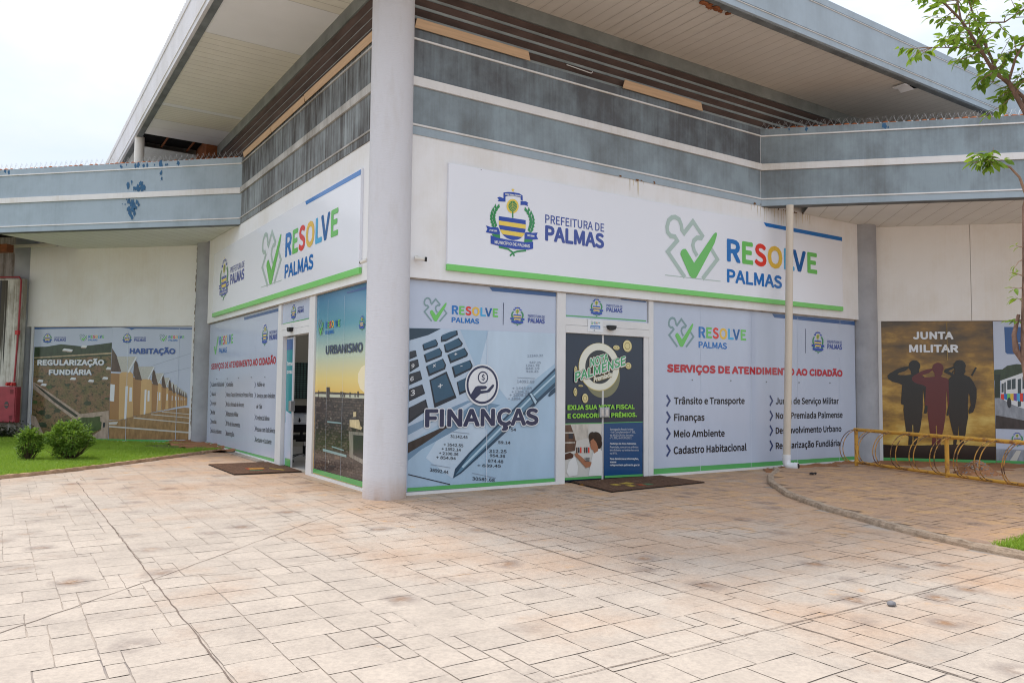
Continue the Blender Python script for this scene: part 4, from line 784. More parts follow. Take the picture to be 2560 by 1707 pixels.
["P","stripe","band_green",3,[[2.778,0.21],[3.467,0.203],[3.467,0.171],[2.778,0.179]]],
["P","stripe","band_green",3,[[3.528,0.202],[4.288,0.187],[4.288,0.156],[3.528,0.168]]]],"srv_r":[
["M","logo","logo2",1,4.83,2.163,5.437,2.636],
["M","lettering","word",1,5.523,2.16,6.688,2.513],
["S","lettering","navy",1,0.012,[[8.323,2.615],[8.315,2.166]]],
["M","crest","crest",1,8.487,2.173,8.881,2.601],
["M","lettering","pref",1,8.969,2.269,9.429,2.431],
["T","headline","SERVIÇOS DE ATENDIMENTO AO CIDADÃO","dark_red",1,4.809,1.753,9.433,1.752,0.13,0.034],
["T","service_list","Trânsito e Transporte","ink_black",1,4.964,1.246,6.638,1.245,0.112,0.014],
["T","service_list","Finanças","ink_black",1,4.964,0.984,5.655,0.977,0.113,0.014],
["T","service_list","Meio Ambiente","ink_black",1,4.958,0.726,6.135,0.707,0.114,0.014],
["T","service_list","Cadastro Habitacional","ink_black",1,4.952,0.46,6.677,0.456,0.119,0.014],
["T","service_list","Junta de Serviço Militar","ink_black",1,7.458,1.238,9.301,1.235,0.115,0.014],
["T","service_list","Nota Premiada Palmense","ink_black",1,7.454,0.98,9.415,0.974,0.115,0.014],
["T","service_list","Desenvolvimento Urbano","ink_black",1,7.45,0.718,9.372,0.714,0.115,0.014],
["T","service_list","Regularização Fundiária","ink_black",1,7.446,0.454,9.312,0.446,0.114,0.014],
["S","service_list","navy_soft",1,0.035,[[4.801,1.392],[4.871,1.304],[4.801,1.216]]],
["S","service_list","navy_soft",1,0.035,[[4.801,1.134],[4.871,1.044],[4.8,0.954]]],
["S","service_list","navy_soft",1,0.035,[[4.8,0.877],[4.87,0.786],[4.8,0.698]]],
["S","service_list","navy_soft",1,0.035,[[4.8,0.613],[4.87,0.521],[4.8,0.434]]],
["S","service_list","navy_soft",1,0.035,[[7.301,1.389],[7.368,1.301],[7.299,1.213]]],
["S","service_list","navy_soft",1,0.035,[[7.298,1.126],[7.365,1.038],[7.295,0.952]]],
["S","service_list","navy_soft",1,0.035,[[7.294,0.868],[7.361,0.779],[7.292,0.692]]],
["S","service_list","navy_soft",1,0.035,[[7.291,0.607],[7.357,0.516],[7.288,0.429]]],
["P","stripe","film_blue",1,[[7.377,2.837],[9.917,2.833],[9.923,2.757],[7.445,2.771]]],
["P","stripe","band_green",1,[[4.488,0.253],[9.843,0.235],[9.84,0.143],[4.483,0.156]]],
["S","seam","seam",1,0.007,[[5.584,2.834],[5.551,0.154]]],
["S","seam","seam",1,0.007,[[6.842,2.82],[6.791,0.149]]],
["S","seam","seam",1,0.007,[[8.1,2.813],[8.048,0.16]]],
["S","seam","seam",1,0.007,[[9.374,2.821],[9.291,0.167]]],
["E","bolt","bolt",3,5.373,1.639,0.016,0.011,0],
["E","bolt","bolt",3,6.29,1.638,0.017,0.012,0],
["E","bolt","bolt",3,7.206,1.629,0.018,0.012,0],
["E","bolt","bolt",3,8.113,1.628,0.019,0.012,0],
["E","bolt","bolt",3,9.028,1.63,0.021,0.013,0]],"srv_l":[
["P","stripe","film_blue",1,[[-6.79,2.81],[-4.493,2.814],[-4.488,2.759],[-6.754,2.753]]],
["P","stripe","band_green",1,[[-9.747,0.18],[-4.457,0.225],[-4.452,0.168],[-9.778,0.126]]],
["P","logo","check_green",1,[[-9.298,2.323],[-9.176,2.327],[-9.115,2.24],[-8.963,2.53],[-8.881,2.541],[-8.873,2.484],[-9.078,2.145],[-9.151,2.147]]],
["M","lettering","word",1,-8.793,2.154,-7.6,2.524],
["M","crest","crest",1,-5.499,2.193,-5.118,2.6],
["M","lettering","pref",1,-5.03,2.278,-4.56,2.439],
["T","headline","SERVIÇOS DE ATENDIMENTO AO CIDADÃO","dark_red",1,-9.474,1.811,-4.588,1.85,0.133,0.026],
["T","service_list","Cadastro Habitacional","ink",1,-9.37,1.432,-8.241,1.447,0.092,0.002],
["T","service_list","Alvarás","ink",1,-9.341,1.227,-8.951,1.233,0.077,0.002],
["T","service_list","Licenças","ink",1,-9.361,1.022,-8.888,1.034,0.079,0.002],
["T","service_list","Multas","ink",1,-9.333,0.821,-8.979,0.83,0.085,0.002],
["T","service_list","Consultas","ink",1,-9.341,0.616,-8.821,0.634,0.076,0.002],
["T","service_list","Emissão de Boletos","ink",1,-9.336,0.41,-8.332,0.438,0.084,0.002],
["T","service_list","Certidões","ink",1,-7.976,1.44,-7.47,1.448,0.085,0.002],
["T","service_list","Notas Fiscais Eletrônicas Pessoa Física","ink",1,-7.949,1.227,-5.985,1.255,0.085,0.002],
["T","service_list","Poda e Retirada de Árvores","ink",1,-7.967,1.033,-6.597,1.052,0.082,0.002],
["T","service_list","Alistamento Militar","ink",1,-7.952,0.829,-6.995,0.847,0.09,0.002],
["T","service_list","2ª Via de Documentos","ink",1,-7.958,0.63,-6.835,0.646,0.087,0.002],
["T","service_list","Autorizações","ink",1,-7.943,0.428,-7.264,0.441,0.089,0.002],
["T","service_list","Habite-se","ink",1,-5.714,1.458,-5.235,1.455,0.077,0.002],
["T","service_list","Serviços para Veículos","ink",1,-5.717,1.246,-4.584,1.261,0.077,0.002],
["T","service_list","de Táxi","ink",1,-5.721,1.048,-5.364,1.054,0.075,0.002],
["T","service_list","Credencial Idoso","ink",1,-5.717,0.842,-4.878,0.858,0.081,0.002],
["T","service_list","Pessoa com Deficiência","ink",1,-5.711,0.631,-4.528,0.661,0.081,0.002],
["T","service_list","Gestante e Lactante","ink",1,-5.708,0.439,-4.717,0.459,0.079,0.002],
["S","service_list","navy_soft",1,0.016,[[-9.511,1.538],[-9.414,1.475],[-9.505,1.411]]],
["S","service_list","navy_soft",1,0.016,[[-9.481,1.328],[-9.384,1.267],[-9.475,1.202]]],
["S","service_list","navy_soft",1,0.016,[[-9.451,1.123],[-9.355,1.062],[-9.445,0.997]]],
["S","service_list","navy_soft",1,0.016,[[-9.422,0.923],[-9.326,0.864],[-9.417,0.798]]],
["S","service_list","navy_soft",1,0.016,[[-9.393,0.719],[-9.297,0.661],[-9.387,0.594]]],
["S","service_list","navy_soft",1,0.016,[[-9.364,0.519],[-9.269,0.461],[-9.359,0.394]]],
["S","service_list","navy_soft",1,0.016,[[-8.098,1.539],[-8.014,1.48],[-8.094,1.421]]],
["S","service_list","navy_soft",1,0.016,[[-8.071,1.33],[-7.987,1.272],[-8.067,1.212]]],
["S","service_list","navy_soft",1,0.016,[[-8.046,1.135],[-7.962,1.078],[-8.041,1.018]]],
["S","service_list","navy_soft",1,0.016,[[-8.02,0.939],[-7.937,0.883],[-8.016,0.822]]],
["S","service_list","navy_soft",1,0.016,[[-7.994,0.74],[-7.911,0.685],[-7.99,0.624]]],
["S","service_list","navy_soft",1,0.016,[[-7.968,0.535],[-7.885,0.481],[-7.964,0.418]]],
["S","service_list","navy_soft",1,0.016,[[-5.876,1.535],[-5.81,1.483],[-5.874,1.43]]],
["S","service_list","navy_soft",1,0.016,[[-5.856,1.343],[-5.79,1.292],[-5.853,1.238]]],
["S","service_list","navy_soft",1,0.016,[[-5.812,0.937],[-5.747,0.887],[-5.81,0.833]]],
["S","service_list","navy_soft",1,0.016,[[-5.79,0.73],[-5.725,0.682],[-5.787,0.627]]],
["S","service_list","navy_soft",1,0.016,[[-5.769,0.539],[-5.705,0.491],[-5.767,0.436]]],
["S","seam","seam",1,0.007,[[-7.954,2.791],[-7.89,0.186]]],
["S","seam","seam",1,0.007,[[-5.921,2.77],[-5.862,0.199]]],
["E","bolt","bolt",3,-8.895,1.602,0.047,0.012,0],
["E","bolt","bolt",3,-7.965,1.605,0.043,0.011,0],
["E","bolt","bolt",3,-7.057,1.618,0.04,0.01,0],
["E","bolt","bolt",3,-6.122,1.624,0.036,0.009,0],
["E","bolt","bolt",3,-5.22,1.625,0.032,0.009,0]],"tra_l":[
["M","crest","crest",1,-3.822,2.55,-3.557,2.823],
["M","lettering","pref",1,-3.488,2.648,-3.184,2.746],
["P","stripe","band_green",1,[[-4.237,2.526],[-2.842,2.535],[-2.841,2.521],[-4.235,2.511]]]],"urb":[
["P","photo","city_mix",2,[[-2.553,1.374],[-0.573,1.382],[-0.616,0.228],[-2.542,0.224]]],
["P","photo","water",3,[[-2.541,1.365],[-0.573,1.373],[-0.57,1.325],[-2.538,1.317]]],
["P","photo","city_dark",4,[[-2.554,1.384],[-2.24,1.397],[-1.769,1.393],[-0.574,1.387],[-0.573,1.369],[-2.552,1.361]]],
["P","photo","sun_white",2,[[-0.595,1.781],[-0.784,1.733],[-0.889,1.65],[-0.892,1.548],[-0.812,1.455],[-0.68,1.406],[-0.574,1.402]]],
["P","photo","city_dark",5,[[-2.068,1.464],[-1.937,1.465],[-1.927,1.318],[-2.058,1.321]]],
["P","photo","city_dark",5,[[-1.507,1.405],[-1.464,1.406],[-1.459,1.326],[-1.503,1.33]]],
["P","photo","city_dark",5,[[-1.444,1.401],[-1.392,1.401],[-1.387,1.327],[-1.44,1.332]]],
["P","photo","city_dark",5,[[-1.367,1.393],[-1.329,1.393],[-1.325,1.328],[-1.364,1.333]]],
["P","photo","city_dark",5,[[-1.171,1.4],[-1.135,1.401],[-1.131,1.332],[-1.167,1.336]]],
["P","photo","city_dark",5,[[-0.893,1.415],[-0.849,1.416],[-0.845,1.336],[-0.889,1.341]]],
["P","photo","city_dark",5,[[-2.405,1.414],[-2.383,1.414],[-2.375,1.31],[-2.398,1.315]]],
["P","photo","city_dark",5,[[-0.989,1.394],[-0.954,1.394],[-0.95,1.335],[-0.986,1.339]]],
["P","photo","city_a",3,[[-2.051,1.256],[-2.006,1.253],[-2.005,1.248],[-2.05,1.251]]],
["P","photo","city_a",3,[[-2.464,0.876],[-2.384,0.876],[-2.382,0.843],[-2.461,0.842]]],
["P","photo","city_a",3,[[-2.055,0.91],[-1.983,0.909],[-1.983,0.898],[-2.054,0.899]]],
["P","photo","city_c",3,[[-1.943,0.419],[-1.889,0.419],[-1.886,0.38],[-1.941,0.379]]],
["P","photo","city_e",3,[[-1.02,1.232],[-0.982,1.23],[-0.981,1.217],[-1.019,1.22]]],
["P","photo","city_c",3,[[-0.722,0.636],[-0.614,0.641],[-0.612,0.602],[-0.72,0.597]]],
["P","photo","city_a",3,[[-1.225,0.979],[-1.178,0.977],[-1.177,0.96],[-1.224,0.962]]],
["P","photo","city_a",3,[[-0.75,0.671],[-0.539,0.682],[-0.537,0.645],[-0.748,0.633]]],
["P","photo","city_b",3,[[-0.823,0.933],[-0.678,0.937],[-0.676,0.909],[-0.821,0.905]]],
["P","photo","city_b",3,[[-2.116,1.02],[-2.054,1.019],[-2.053,1.003],[-2.115,1.005]]],
["P","photo","city_e",3,[[-1.872,0.597],[-1.822,0.597],[-1.821,0.586],[-1.871,0.586]]],
["P","photo","city_b",3,[[-0.683,0.991],[-0.581,0.992],[-0.58,0.971],[-0.682,0.969]]],
["P","photo","city_e",3,[[-0.697,1.239],[-0.653,1.237],[-0.653,1.231],[-0.696,1.233]]],
["P","photo","city_e",3,[[-1.655,1.222],[-1.604,1.22],[-1.603,1.208],[-1.655,1.21]]],
["P","photo","city_b",3,[[-1.396,0.515],[-1.331,0.517],[-1.33,0.504],[-1.396,0.502]]],
["P","photo","city_b",3,[[-1.943,0.866],[-1.772,0.871],[-1.771,0.861],[-1.942,0.856]]],
["P","photo","city_c",3,[[-1.945,1.286],[-1.907,1.283],[-1.907,1.279],[-1.945,1.282]]],
["P","photo","city_b",3,[[-1.086,0.468],[-1.039,0.469],[-1.038,0.446],[-1.085,0.446]]],
["P","photo","city_a",3,[[-1.053,1.073],[-0.929,1.074],[-0.928,1.057],[-1.052,1.055]]],
["P","photo","city_a",3,[[-1.935,1.21],[-1.88,1.208],[-1.88,1.202],[-1.935,1.204]]],
["P","photo","city_a",3,[[-1.37,1.243],[-1.312,1.241],[-1.311,1.233],[-1.369,1.235]]],
["P","photo","city_a",3,[[-2.139,0.616],[-2.017,0.62],[-2.016,0.6],[-2.137,0.596]]],
["P","photo","city_a",3,[[-1.658,1.207],[-1.563,1.206],[-1.563,1.201],[-1.657,1.202]]],
["P","photo","city_a",3,[[-2.414,1.212],[-2.336,1.211],[-2.336,1.205],[-2.414,1.207]]],
["P","photo","city_b",3,[[-1.442,0.891],[-1.365,0.892],[-1.365,0.884],[-1.442,0.883]]],
["P","photo","city_b",3,[[-1.878,0.349],[-1.648,0.366],[-1.646,0.345],[-1.877,0.328]]],
["P","photo","city_b",3,[[-2.024,1.036],[-1.997,1.033],[-1.996,1.019],[-2.023,1.021]]],
["P","photo","city_a",3,[[-1.272,1.049],[-1.225,1.047],[-1.225,1.038],[-1.271,1.04]]],
["P","photo","city_c",3,[[-2.009,1.174],[-1.972,1.171],[-1.971,1.164],[-2.009,1.166]]],
["P","photo","city_b",3,[[-2.241,1.273],[-2.157,1.271],[-2.156,1.261],[-2.24,1.263]]],
["P","photo","city_e",3,[[-1.68,0.497],[-1.478,0.509],[-1.476,0.467],[-1.677,0.454]]],
["P","photo","city_b",3,[[-2.433,1.042],[-2.353,1.041],[-2.351,1.016],[-2.431,1.017]]],
["P","photo","city_e",3,[[-0.815,0.536],[-0.703,0.542],[-0.701,0.506],[-0.813,0.5]]],
["P","photo","city_c",3,[[-1.882,1.032],[-1.831,1.031],[-1.83,1.008],[-1.88,1.01]]],
["P","photo","city_d",4,[[-1.145,1.029],[-0.811,1.043],[-0.754,0.953],[-0.698,0.948],[-0.739,0.912],[-1.139,0.935]]],
["P","photo","city_d",5,[[-1.019,1.137],[-0.913,1.144],[-0.909,1.081],[-1.016,1.072]]],
["P","photo","city_c",5,[[-1.158,0.873],[-0.631,0.885],[-0.629,0.473],[-1.115,0.533]]],
["P","photo","city_b",6,[[-0.997,0.834],[-0.649,0.842],[-0.654,0.537],[-0.982,0.569]]],
["P","photo","city_f",4,[[-1.998,0.976],[-1.447,0.978],[-1.446,0.96],[-1.996,0.954]]],
["P","photo","city_f",4,[[-2.155,0.57],[-1.231,0.549],[-1.229,0.515],[-2.152,0.533]]],
["P","photo","city_f",4,[[-1.794,0.631],[-1.329,0.611],[-1.328,0.594],[-1.793,0.614]]],
["P","stripe","band_green",8,[[-2.544,0.247],[-0.617,0.253],[-0.613,0.179],[-2.55,0.185]]],
["P","stripe","film_blue",3,[[-1.367,2.791],[-0.649,2.798],[-0.647,2.764],[-1.342,2.768]]],
["M","logo","logo2",6,-2.485,2.238,-2.241,2.478],
["M","lettering","word",6,-2.161,2.233,-1.581,2.423],
["M","crest","crest",6,-0.883,2.224,-0.687,2.429],
["T","lettering","PREFEITURA DE","navy",6,-0.653,2.325,-0.457,2.319,0.024,0.004],
["T","lettering","PALMAS","navy",6,-0.651,2.281,-0.455,2.276,0.037,0.01],
["T","headline","URBANISMO","slate",6,-2.127,1.941,-0.743,1.935,0.132,0.022],
["S","seam","seam",7,0.004,[[-1.412,2.742],[-1.422,0.211]]],
["S","seam","seam",7,0.004,[[-2.065,2.742],[-2.025,0.231]]]],"leaf_l":[
["P","photo","teal",1,[[-4.1,2.251],[-3.786,2.249],[-3.762,0.88],[-4.067,0.867]]],
["P","photo","film_blue",2,[[-4.1,2.251],[-3.786,2.249],[-3.784,2.072],[-4.091,2.072]]],
["P","photo","film",2,[[-4.05,1.058],[-3.774,1.015],[-3.712,0.304],[-4.035,0.277]]],
["P","stripe","band_green",3,[[-4.035,0.277],[-3.73,0.281],[-3.724,0.138],[-4.037,0.147]]],
["T","lettering","ime","white_soft",3,-4.033,1.807,-3.748,1.807,0.071,0.012],
["T","lettering","onsu","white_soft",3,-4.049,1.675,-3.75,1.677,0.069,0.012]],"reg":[
["P","photo","film",1,[[-12.106,2.853],[-9.89,2.842],[-9.877,2.416],[-12.086,2.363]]],
["P","photo","forest_a",2,[[-12.086,2.363],[-11.758,2.368],[-11.322,2.43],[-10.7,2.376],[-9.879,2.469],[-9.865,2.15],[-12.082,2.037]]],
["P","photo","aerial",1,[[-12.083,2.064],[-9.867,2.19],[-9.848,0.133],[-12.077,0.08]]],
["P","photo","sand",3,[[-12.085,2.104],[-9.868,2.23],[-9.867,2.19],[-12.084,2.077]]],
["P","photo","forest_a",4,[[-11.029,1.36],[-11.043,1.346],[-11.065,1.345],[-11.086,1.355],[-11.084,1.366],[-11.067,1.375],[-11.048,1.369]]],
["P","photo","forest_a",4,[[-11.626,0.444],[-11.626,0.375],[-11.763,0.383],[-11.831,0.404],[-11.881,0.476],[-11.77,0.508],[-11.654,0.486]]],
["P","photo","forest_a",4,[[-10.17,1.944],[-10.182,1.928],[-10.205,1.927],[-10.222,1.936],[-10.235,1.95],[-10.206,1.956],[-10.182,1.953]]],
["P","photo","forest_a",4,[[-10.783,1.065],[-10.784,1.048],[-10.815,1.041],[-10.846,1.058],[-10.839,1.073],[-10.821,1.086],[-10.786,1.081]]],
["P","photo","forest_a",4,[[-11.669,0.746],[-11.712,0.7],[-11.795,0.68],[-11.891,0.722],[-11.868,0.776],[-11.8,0.804],[-11.703,0.808]]],
["P","photo","forest_a",4,[[-11.799,1.63],[-11.819,1.616],[-11.841,1.614],[-11.866,1.622],[-11.864,1.638],[-11.845,1.642],[-11.816,1.64]]],
["P","photo","forest_c",4,[[-10.835,0.308],[-10.842,0.262],[-10.919,0.247],[-11.003,0.286],[-10.975,0.322],[-10.926,0.342],[-10.855,0.352]]],
["P","photo","forest_a",4,[[-10.637,0.294],[-10.656,0.272],[-10.703,0.253],[-10.735,0.276],[-10.758,0.309],[-10.706,0.335],[-10.658,0.325]]],
["P","photo","forest_a",4,[[-11.211,0.359],[-11.213,0.34],[-11.269,0.323],[-11.298,0.345],[-11.31,0.371],[-11.267,0.389],[-11.22,0.38]]],
["P","photo","forest_a",4,[[-9.998,1.992],[-10.033,1.965],[-10.088,1.967],[-10.13,1.977],[-10.121,2.007],[-10.088,2.016],[-10.031,2.017]]],
["P","photo","forest_a",4,[[-10.059,0.734],[-10.068,0.699],[-10.146,0.684],[-10.203,0.714],[-10.21,0.747],[-10.141,0.777],[-10.067,0.762]]],
["P","photo","forest_c",4,[[-10.751,1.711],[-10.756,1.706],[-10.771,1.703],[-10.785,1.708],[-10.786,1.715],[-10.772,1.723],[-10.754,1.717]]],
["P","photo","forest_b",4,[[-10.573,1.223],[-10.595,1.214],[-10.614,1.212],[-10.627,1.218],[-10.635,1.228],[-10.616,1.234],[-10.596,1.236]]],
["P","photo","forest_c",4,[[-9.925,1.109],[-9.959,1.081],[-10.002,1.077],[-10.028,1.098],[-10.03,1.119],[-10.006,1.135],[-9.967,1.137]]],
["P","photo","forest_c",4,[[-9.986,1.873],[-9.993,1.862],[-10.018,1.859],[-10.033,1.867],[-10.037,1.88],[-10.019,1.888],[-9.997,1.885]]],
["P","photo","forest_c",4,[[-11.501,1.371],[-11.537,1.326],[-11.623,1.315],[-11.689,1.351],[-11.692,1.392],[-11.623,1.418],[-11.557,1.4]]],
["P","photo","forest_a",4,[[-10.308,0.601],[-10.322,0.574],[-10.393,0.549],[-10.441,0.585],[-10.443,0.618],[-10.4,0.645],[-10.339,0.638]]],
["P","photo","forest_a",4,[[-10.111,1.13],[-10.127,1.119],[-10.149,1.117],[-10.171,1.121],[-10.171,1.135],[-10.151,1.141],[-10.126,1.145]]],
["P","photo","forest_a",4,[[-10.042,0.686],[-10.046,0.668],[-10.089,0.655],[-10.121,0.672],[-10.127,0.698],[-10.09,0.706],[-10.046,0.708]]],
["P","photo","forest_a",4,[[-11.028,1.419],[-11.038,1.384],[-11.099,1.392],[-11.15,1.406],[-11.159,1.433],[-11.101,1.453],[-11.034,1.455]]],
["P","photo","forest_a",4,[[-10.535,0.3],[-10.601,0.264],[-10.668,0.243],[-10.748,0.278],[-10.73,0.322],[-10.669,0.349],[-10.576,0.33]]],
["P","photo","forest_a",4,[[-10.384,0.982],[-10.424,0.941],[-10.521,0.937],[-10.613,0.957],[-10.596,1.007],[-10.525,1.047],[-10.422,1.032]]],
["P","photo","forest_c",4,[[-10.116,0.621],[-10.116,0.574],[-10.231,0.557],[-10.297,0.585],[-10.327,0.639],[-10.247,0.682],[-10.15,0.674]]],
["P","photo","forest_c",4,[[-10.722,0.234],[-10.756,0.197],[-10.874,0.181],[-10.961,0.206],[-10.938,0.249],[-10.877,0.288],[-10.787,0.293]]],
["P","photo","forest_a",4,[[-11.247,0.373],[-11.265,0.346],[-11.324,0.317],[-11.4,0.351],[-11.396,0.393],[-11.33,0.423],[-11.253,0.419]]],
["P","photo","forest_a",4,[[-11.513,1.754],[-11.533,1.732],[-11.569,1.728],[-11.599,1.744],[-11.603,1.763],[-11.569,1.777],[-11.522,1.773]]],
["P","photo","forest_a",4,[[-10.597,1.293],[-10.605,1.274],[-10.649,1.275],[-10.67,1.28],[-10.676,1.303],[-10.648,1.311],[-10.615,1.309]]],
["P","photo","forest_b",4,[[-11.712,1.983],[-11.713,1.974],[-11.736,1.97],[-11.751,1.975],[-11.75,1.991],[-11.737,1.998],[-11.718,1.996]]],
["P","photo","forest_a",4,[[-11.258,0.798],[-11.286,0.757],[-11.368,0.748],[-11.454,0.769],[-11.421,0.817],[-11.379,0.847],[-11.307,0.841]]],
["P","photo","forest_c",4,[[-10.787,0.339],[-10.789,0.309],[-10.877,0.283],[-10.948,0.318],[-10.915,0.362],[-10.877,0.383],[-10.798,0.383]]],
["P","photo","forest_b",4,[[-11.328,1.718],[-11.346,1.699],[-11.392,1.681],[-11.423,1.707],[-11.432,1.729],[-11.39,1.745],[-11.345,1.739]]],
["P","photo","forest_a",4,[[-10.992,0.56],[-10.99,0.524],[-11.06,0.531],[-11.119,0.538],[-11.103,0.575],[-11.061,0.587],[-10.996,0.585]]],
["P","photo","forest_a",4,[[-11.38,0.243],[-11.401,0.228],[-11.435,0.218],[-11.468,0.233],[-11.466,0.249],[-11.441,0.264],[-11.404,0.258]]],
["P","photo","forest_a",4,[[-11.359,0.238],[-11.376,0.2],[-11.475,0.173],[-11.572,0.209],[-11.559,0.265],[-11.475,0.289],[-11.371,0.282]]],
["P","photo","forest_a",4,[[-11.818,2.036],[-11.839,2.02],[-11.876,2.022],[-11.901,2.026],[-11.899,2.045],[-11.875,2.053],[-11.842,2.052]]],
["P","photo","forest_c",4,[[-11.922,0.998],[-11.926,0.956],[-12.007,0.951],[-12.063,0.977],[-12.065,1.012],[-12.009,1.034],[-11.933,1.029]]],
["P","photo","forest_a",4,[[-11.957,0.323],[-11.977,0.31],[-12.002,0.303],[-12.022,0.313],[-12.026,0.332],[-12.003,0.343],[-11.971,0.34]]],
["P","photo","forest_a",4,[[-11.502,0.648],[-11.536,0.602],[-11.633,0.585],[-11.687,0.617],[-11.69,0.661],[-11.637,0.704],[-11.547,0.687]]],
["P","photo","forest_a",4,[[-11.857,1.641],[-11.865,1.634],[-11.879,1.63],[-11.891,1.637],[-11.893,1.643],[-11.879,1.65],[-11.864,1.648]]],
["P","photo","forest_a",4,[[-9.947,0.38],[-9.964,0.338],[-10.035,0.343],[-10.084,0.361],[-10.11,0.4],[-10.041,0.42],[-9.959,0.416]]],
["P","photo","road",5,[[-12.084,1.495],[-11.946,1.442],[-10.68,0.722],[-9.894,0.815],[-9.89,0.723],[-10.341,0.649],[-10.795,0.548],[-11.048,0.383],[-11.128,0.435],[-10.905,0.612],[-12.075,1.332]]],
["P","photo","forest_b",6,[[-12.057,1.454],[-11.976,1.415],[-10.74,0.682],[-10.799,0.641],[-11.437,1.004]]],
["P","photo","road",5,[[-12.094,0.685],[-11.95,0.633],[-11.707,0.209],[-11.86,0.126],[-12.084,0.497]]],
["P","photo","road",5,[[-10.129,0.666],[-9.891,0.749],[-9.863,0.133],[-10.468,0.118],[-10.084,0.351]]],
["P","photo","forest_c",6,[[-10.856,0.547],[-10.615,0.644],[-10.25,0.651],[-10.077,0.535],[-10.085,0.377],[-10.352,0.253],[-10.66,0.312]]],
["P","photo","white_soft",6,[[-11.958,1.501],[-11.904,1.556],[-11.778,1.541],[-11.788,1.492]]],
["P","photo","road",7,[[-11.952,1.496],[-11.794,1.492],[-11.805,1.47],[-11.938,1.474]]],
["P","photo","white_soft",6,[[-11.859,1.408],[-11.805,1.462],[-11.678,1.447],[-11.688,1.398]]],
["P","photo","road",7,[[-11.852,1.402],[-11.695,1.398],[-11.706,1.377],[-11.838,1.381]]],
["P","photo","white_soft",6,[[-11.024,1.563],[-10.971,1.617],[-10.847,1.602],[-10.857,1.554]]],
["P","photo","road",7,[[-11.017,1.558],[-10.863,1.554],[-10.874,1.532],[-11.004,1.536]]],
["P","photo","white_soft",6,[[-10.514,1.514],[-10.461,1.568],[-10.338,1.553],[-10.348,1.505]]],
["P","photo","road",7,[[-10.507,1.509],[-10.354,1.505],[-10.365,1.483],[-10.494,1.488]]],
["P","photo","white_soft",6,[[-10.12,1.584],[-10.068,1.637],[-9.946,1.622],[-9.956,1.575]]],
["P","photo","road",7,[[-10.114,1.579],[-9.962,1.574],[-9.974,1.553],[-10.101,1.557]]],
["P","photo","white_soft",6,[[-10.025,1.823],[-9.973,1.876],[-9.852,1.861],[-9.862,1.813]]],
["P","photo","road",7,[[-10.019,1.818],[-9.868,1.813],[-9.879,1.792],[-10.006,1.797]]],
["P","photo","white_soft",6,[[-11.152,2.26],[-11.099,2.314],[-10.974,2.298],[-10.984,2.25]]],
["P","photo","road",7,[[-11.145,2.255],[-10.99,2.25],[-11.001,2.228],[-11.132,2.233]]],
["P","photo","white_soft",6,[[-10.754,2.355],[-10.701,2.408],[-10.577,2.392],[-10.587,2.344]]],
["P","photo","road",7,[[-10.748,2.349],[-10.594,2.344],[-10.605,2.322],[-10.734,2.328]]],
["P","photo","white_soft",6,[[-11.277,2.274],[-11.224,2.328],[-11.099,2.312],[-11.109,2.263]]],
["P","photo","road",7,[[-11.271,2.268],[-11.115,2.263],[-11.126,2.242],[-11.257,2.247]]],
["P","photo","ink",7,[[-10.038,0.523],[-9.978,0.532],[-9.981,0.419],[-10.041,0.41]]],
["M","crest","crest",1,-11.854,2.444,-11.581,2.715],
["M","lettering","pref",1,-11.516,2.503,-11.182,2.612],
["M","logo","logo2",1,-10.803,2.51,-10.581,2.677],
["M","lettering","word",1,-10.55,2.51,-10.107,2.649],
["T","headline","REGULARIZAÇÃO","ink_pale",8,-11.957,1.896,-10.063,1.905,0.146,0.03],
["T","headline","FUNDIÁRIA","ink_pale",8,-11.614,1.66,-10.399,1.669,0.143,0.03],
["T","headline","REGULARIZAÇÃO","white",9,-11.97,1.907,-10.075,1.916,0.135,0.026],
["T","headline","FUNDIÁRIA","white",9,-11.627,1.671,-10.411,1.68,0.132,0.026],
["P","stripe","band_green",9,[[-12.047,0.108],[-9.869,0.138],[-9.867,0.088],[-12.045,0.062]]],
["P","stripe","film_blue",3,[[-12.106,2.853],[-9.89,2.842],[-9.89,2.831],[-12.104,2.804]]]],"hab":[
["P","photo","film",1,[[-9.89,2.842],[-7.703,2.805],[-7.673,0.12],[-9.867,0.106]]],
["P","photo","soil_print",2,[[-9.883,0.578],[-9.584,0.597],[-8.995,0.738],[-7.862,0.925],[-7.695,0.915],[-7.683,0.166],[-9.869,0.132]]],
["P","photo","kerb_print",3,[[-9.877,0.455],[-7.696,0.355],[-7.695,0.319],[-9.876,0.421]]],
["P","photo","kerb_print",3,[[-9.199,0.67],[-7.69,0.568],[-7.689,0.548],[-9.213,0.643]]],
["P","photo","kerb_print",3,[[-8.73,0.756],[-7.694,0.689],[-7.694,0.674],[-8.744,0.738]]],
["P","photo","kerb_print",3,[[-8.439,0.821],[-7.698,0.774],[-7.697,0.761],[-8.453,0.807]]],
["P","photo","kerb_print",3,[[-9.881,0.539],[-9.627,0.557],[-9.669,0.491],[-9.879,0.481]]],
["P","photo","roof_dark",3,[[-9.873,2.336],[-9.728,2.137],[-9.591,1.754],[-9.877,1.766]]],
["P","photo","wall_tan_d",3,[[-9.882,1.726],[-9.628,1.714],[-9.614,0.597],[-9.878,0.592]]],
["P","photo","white_soft",4,[[-9.879,1.461],[-9.757,1.449],[-9.76,1.041],[-9.881,1.052]]],
["P","photo","wall_tan_d",5.0,[[-7.809,1.16],[-7.786,1.152],[-7.783,0.977],[-7.801,0.974]]],
["P","photo","wall_tan",5.05,[[-7.851,1.167],[-7.828,1.179],[-7.808,1.166],[-7.806,0.973],[-7.846,0.964]]],
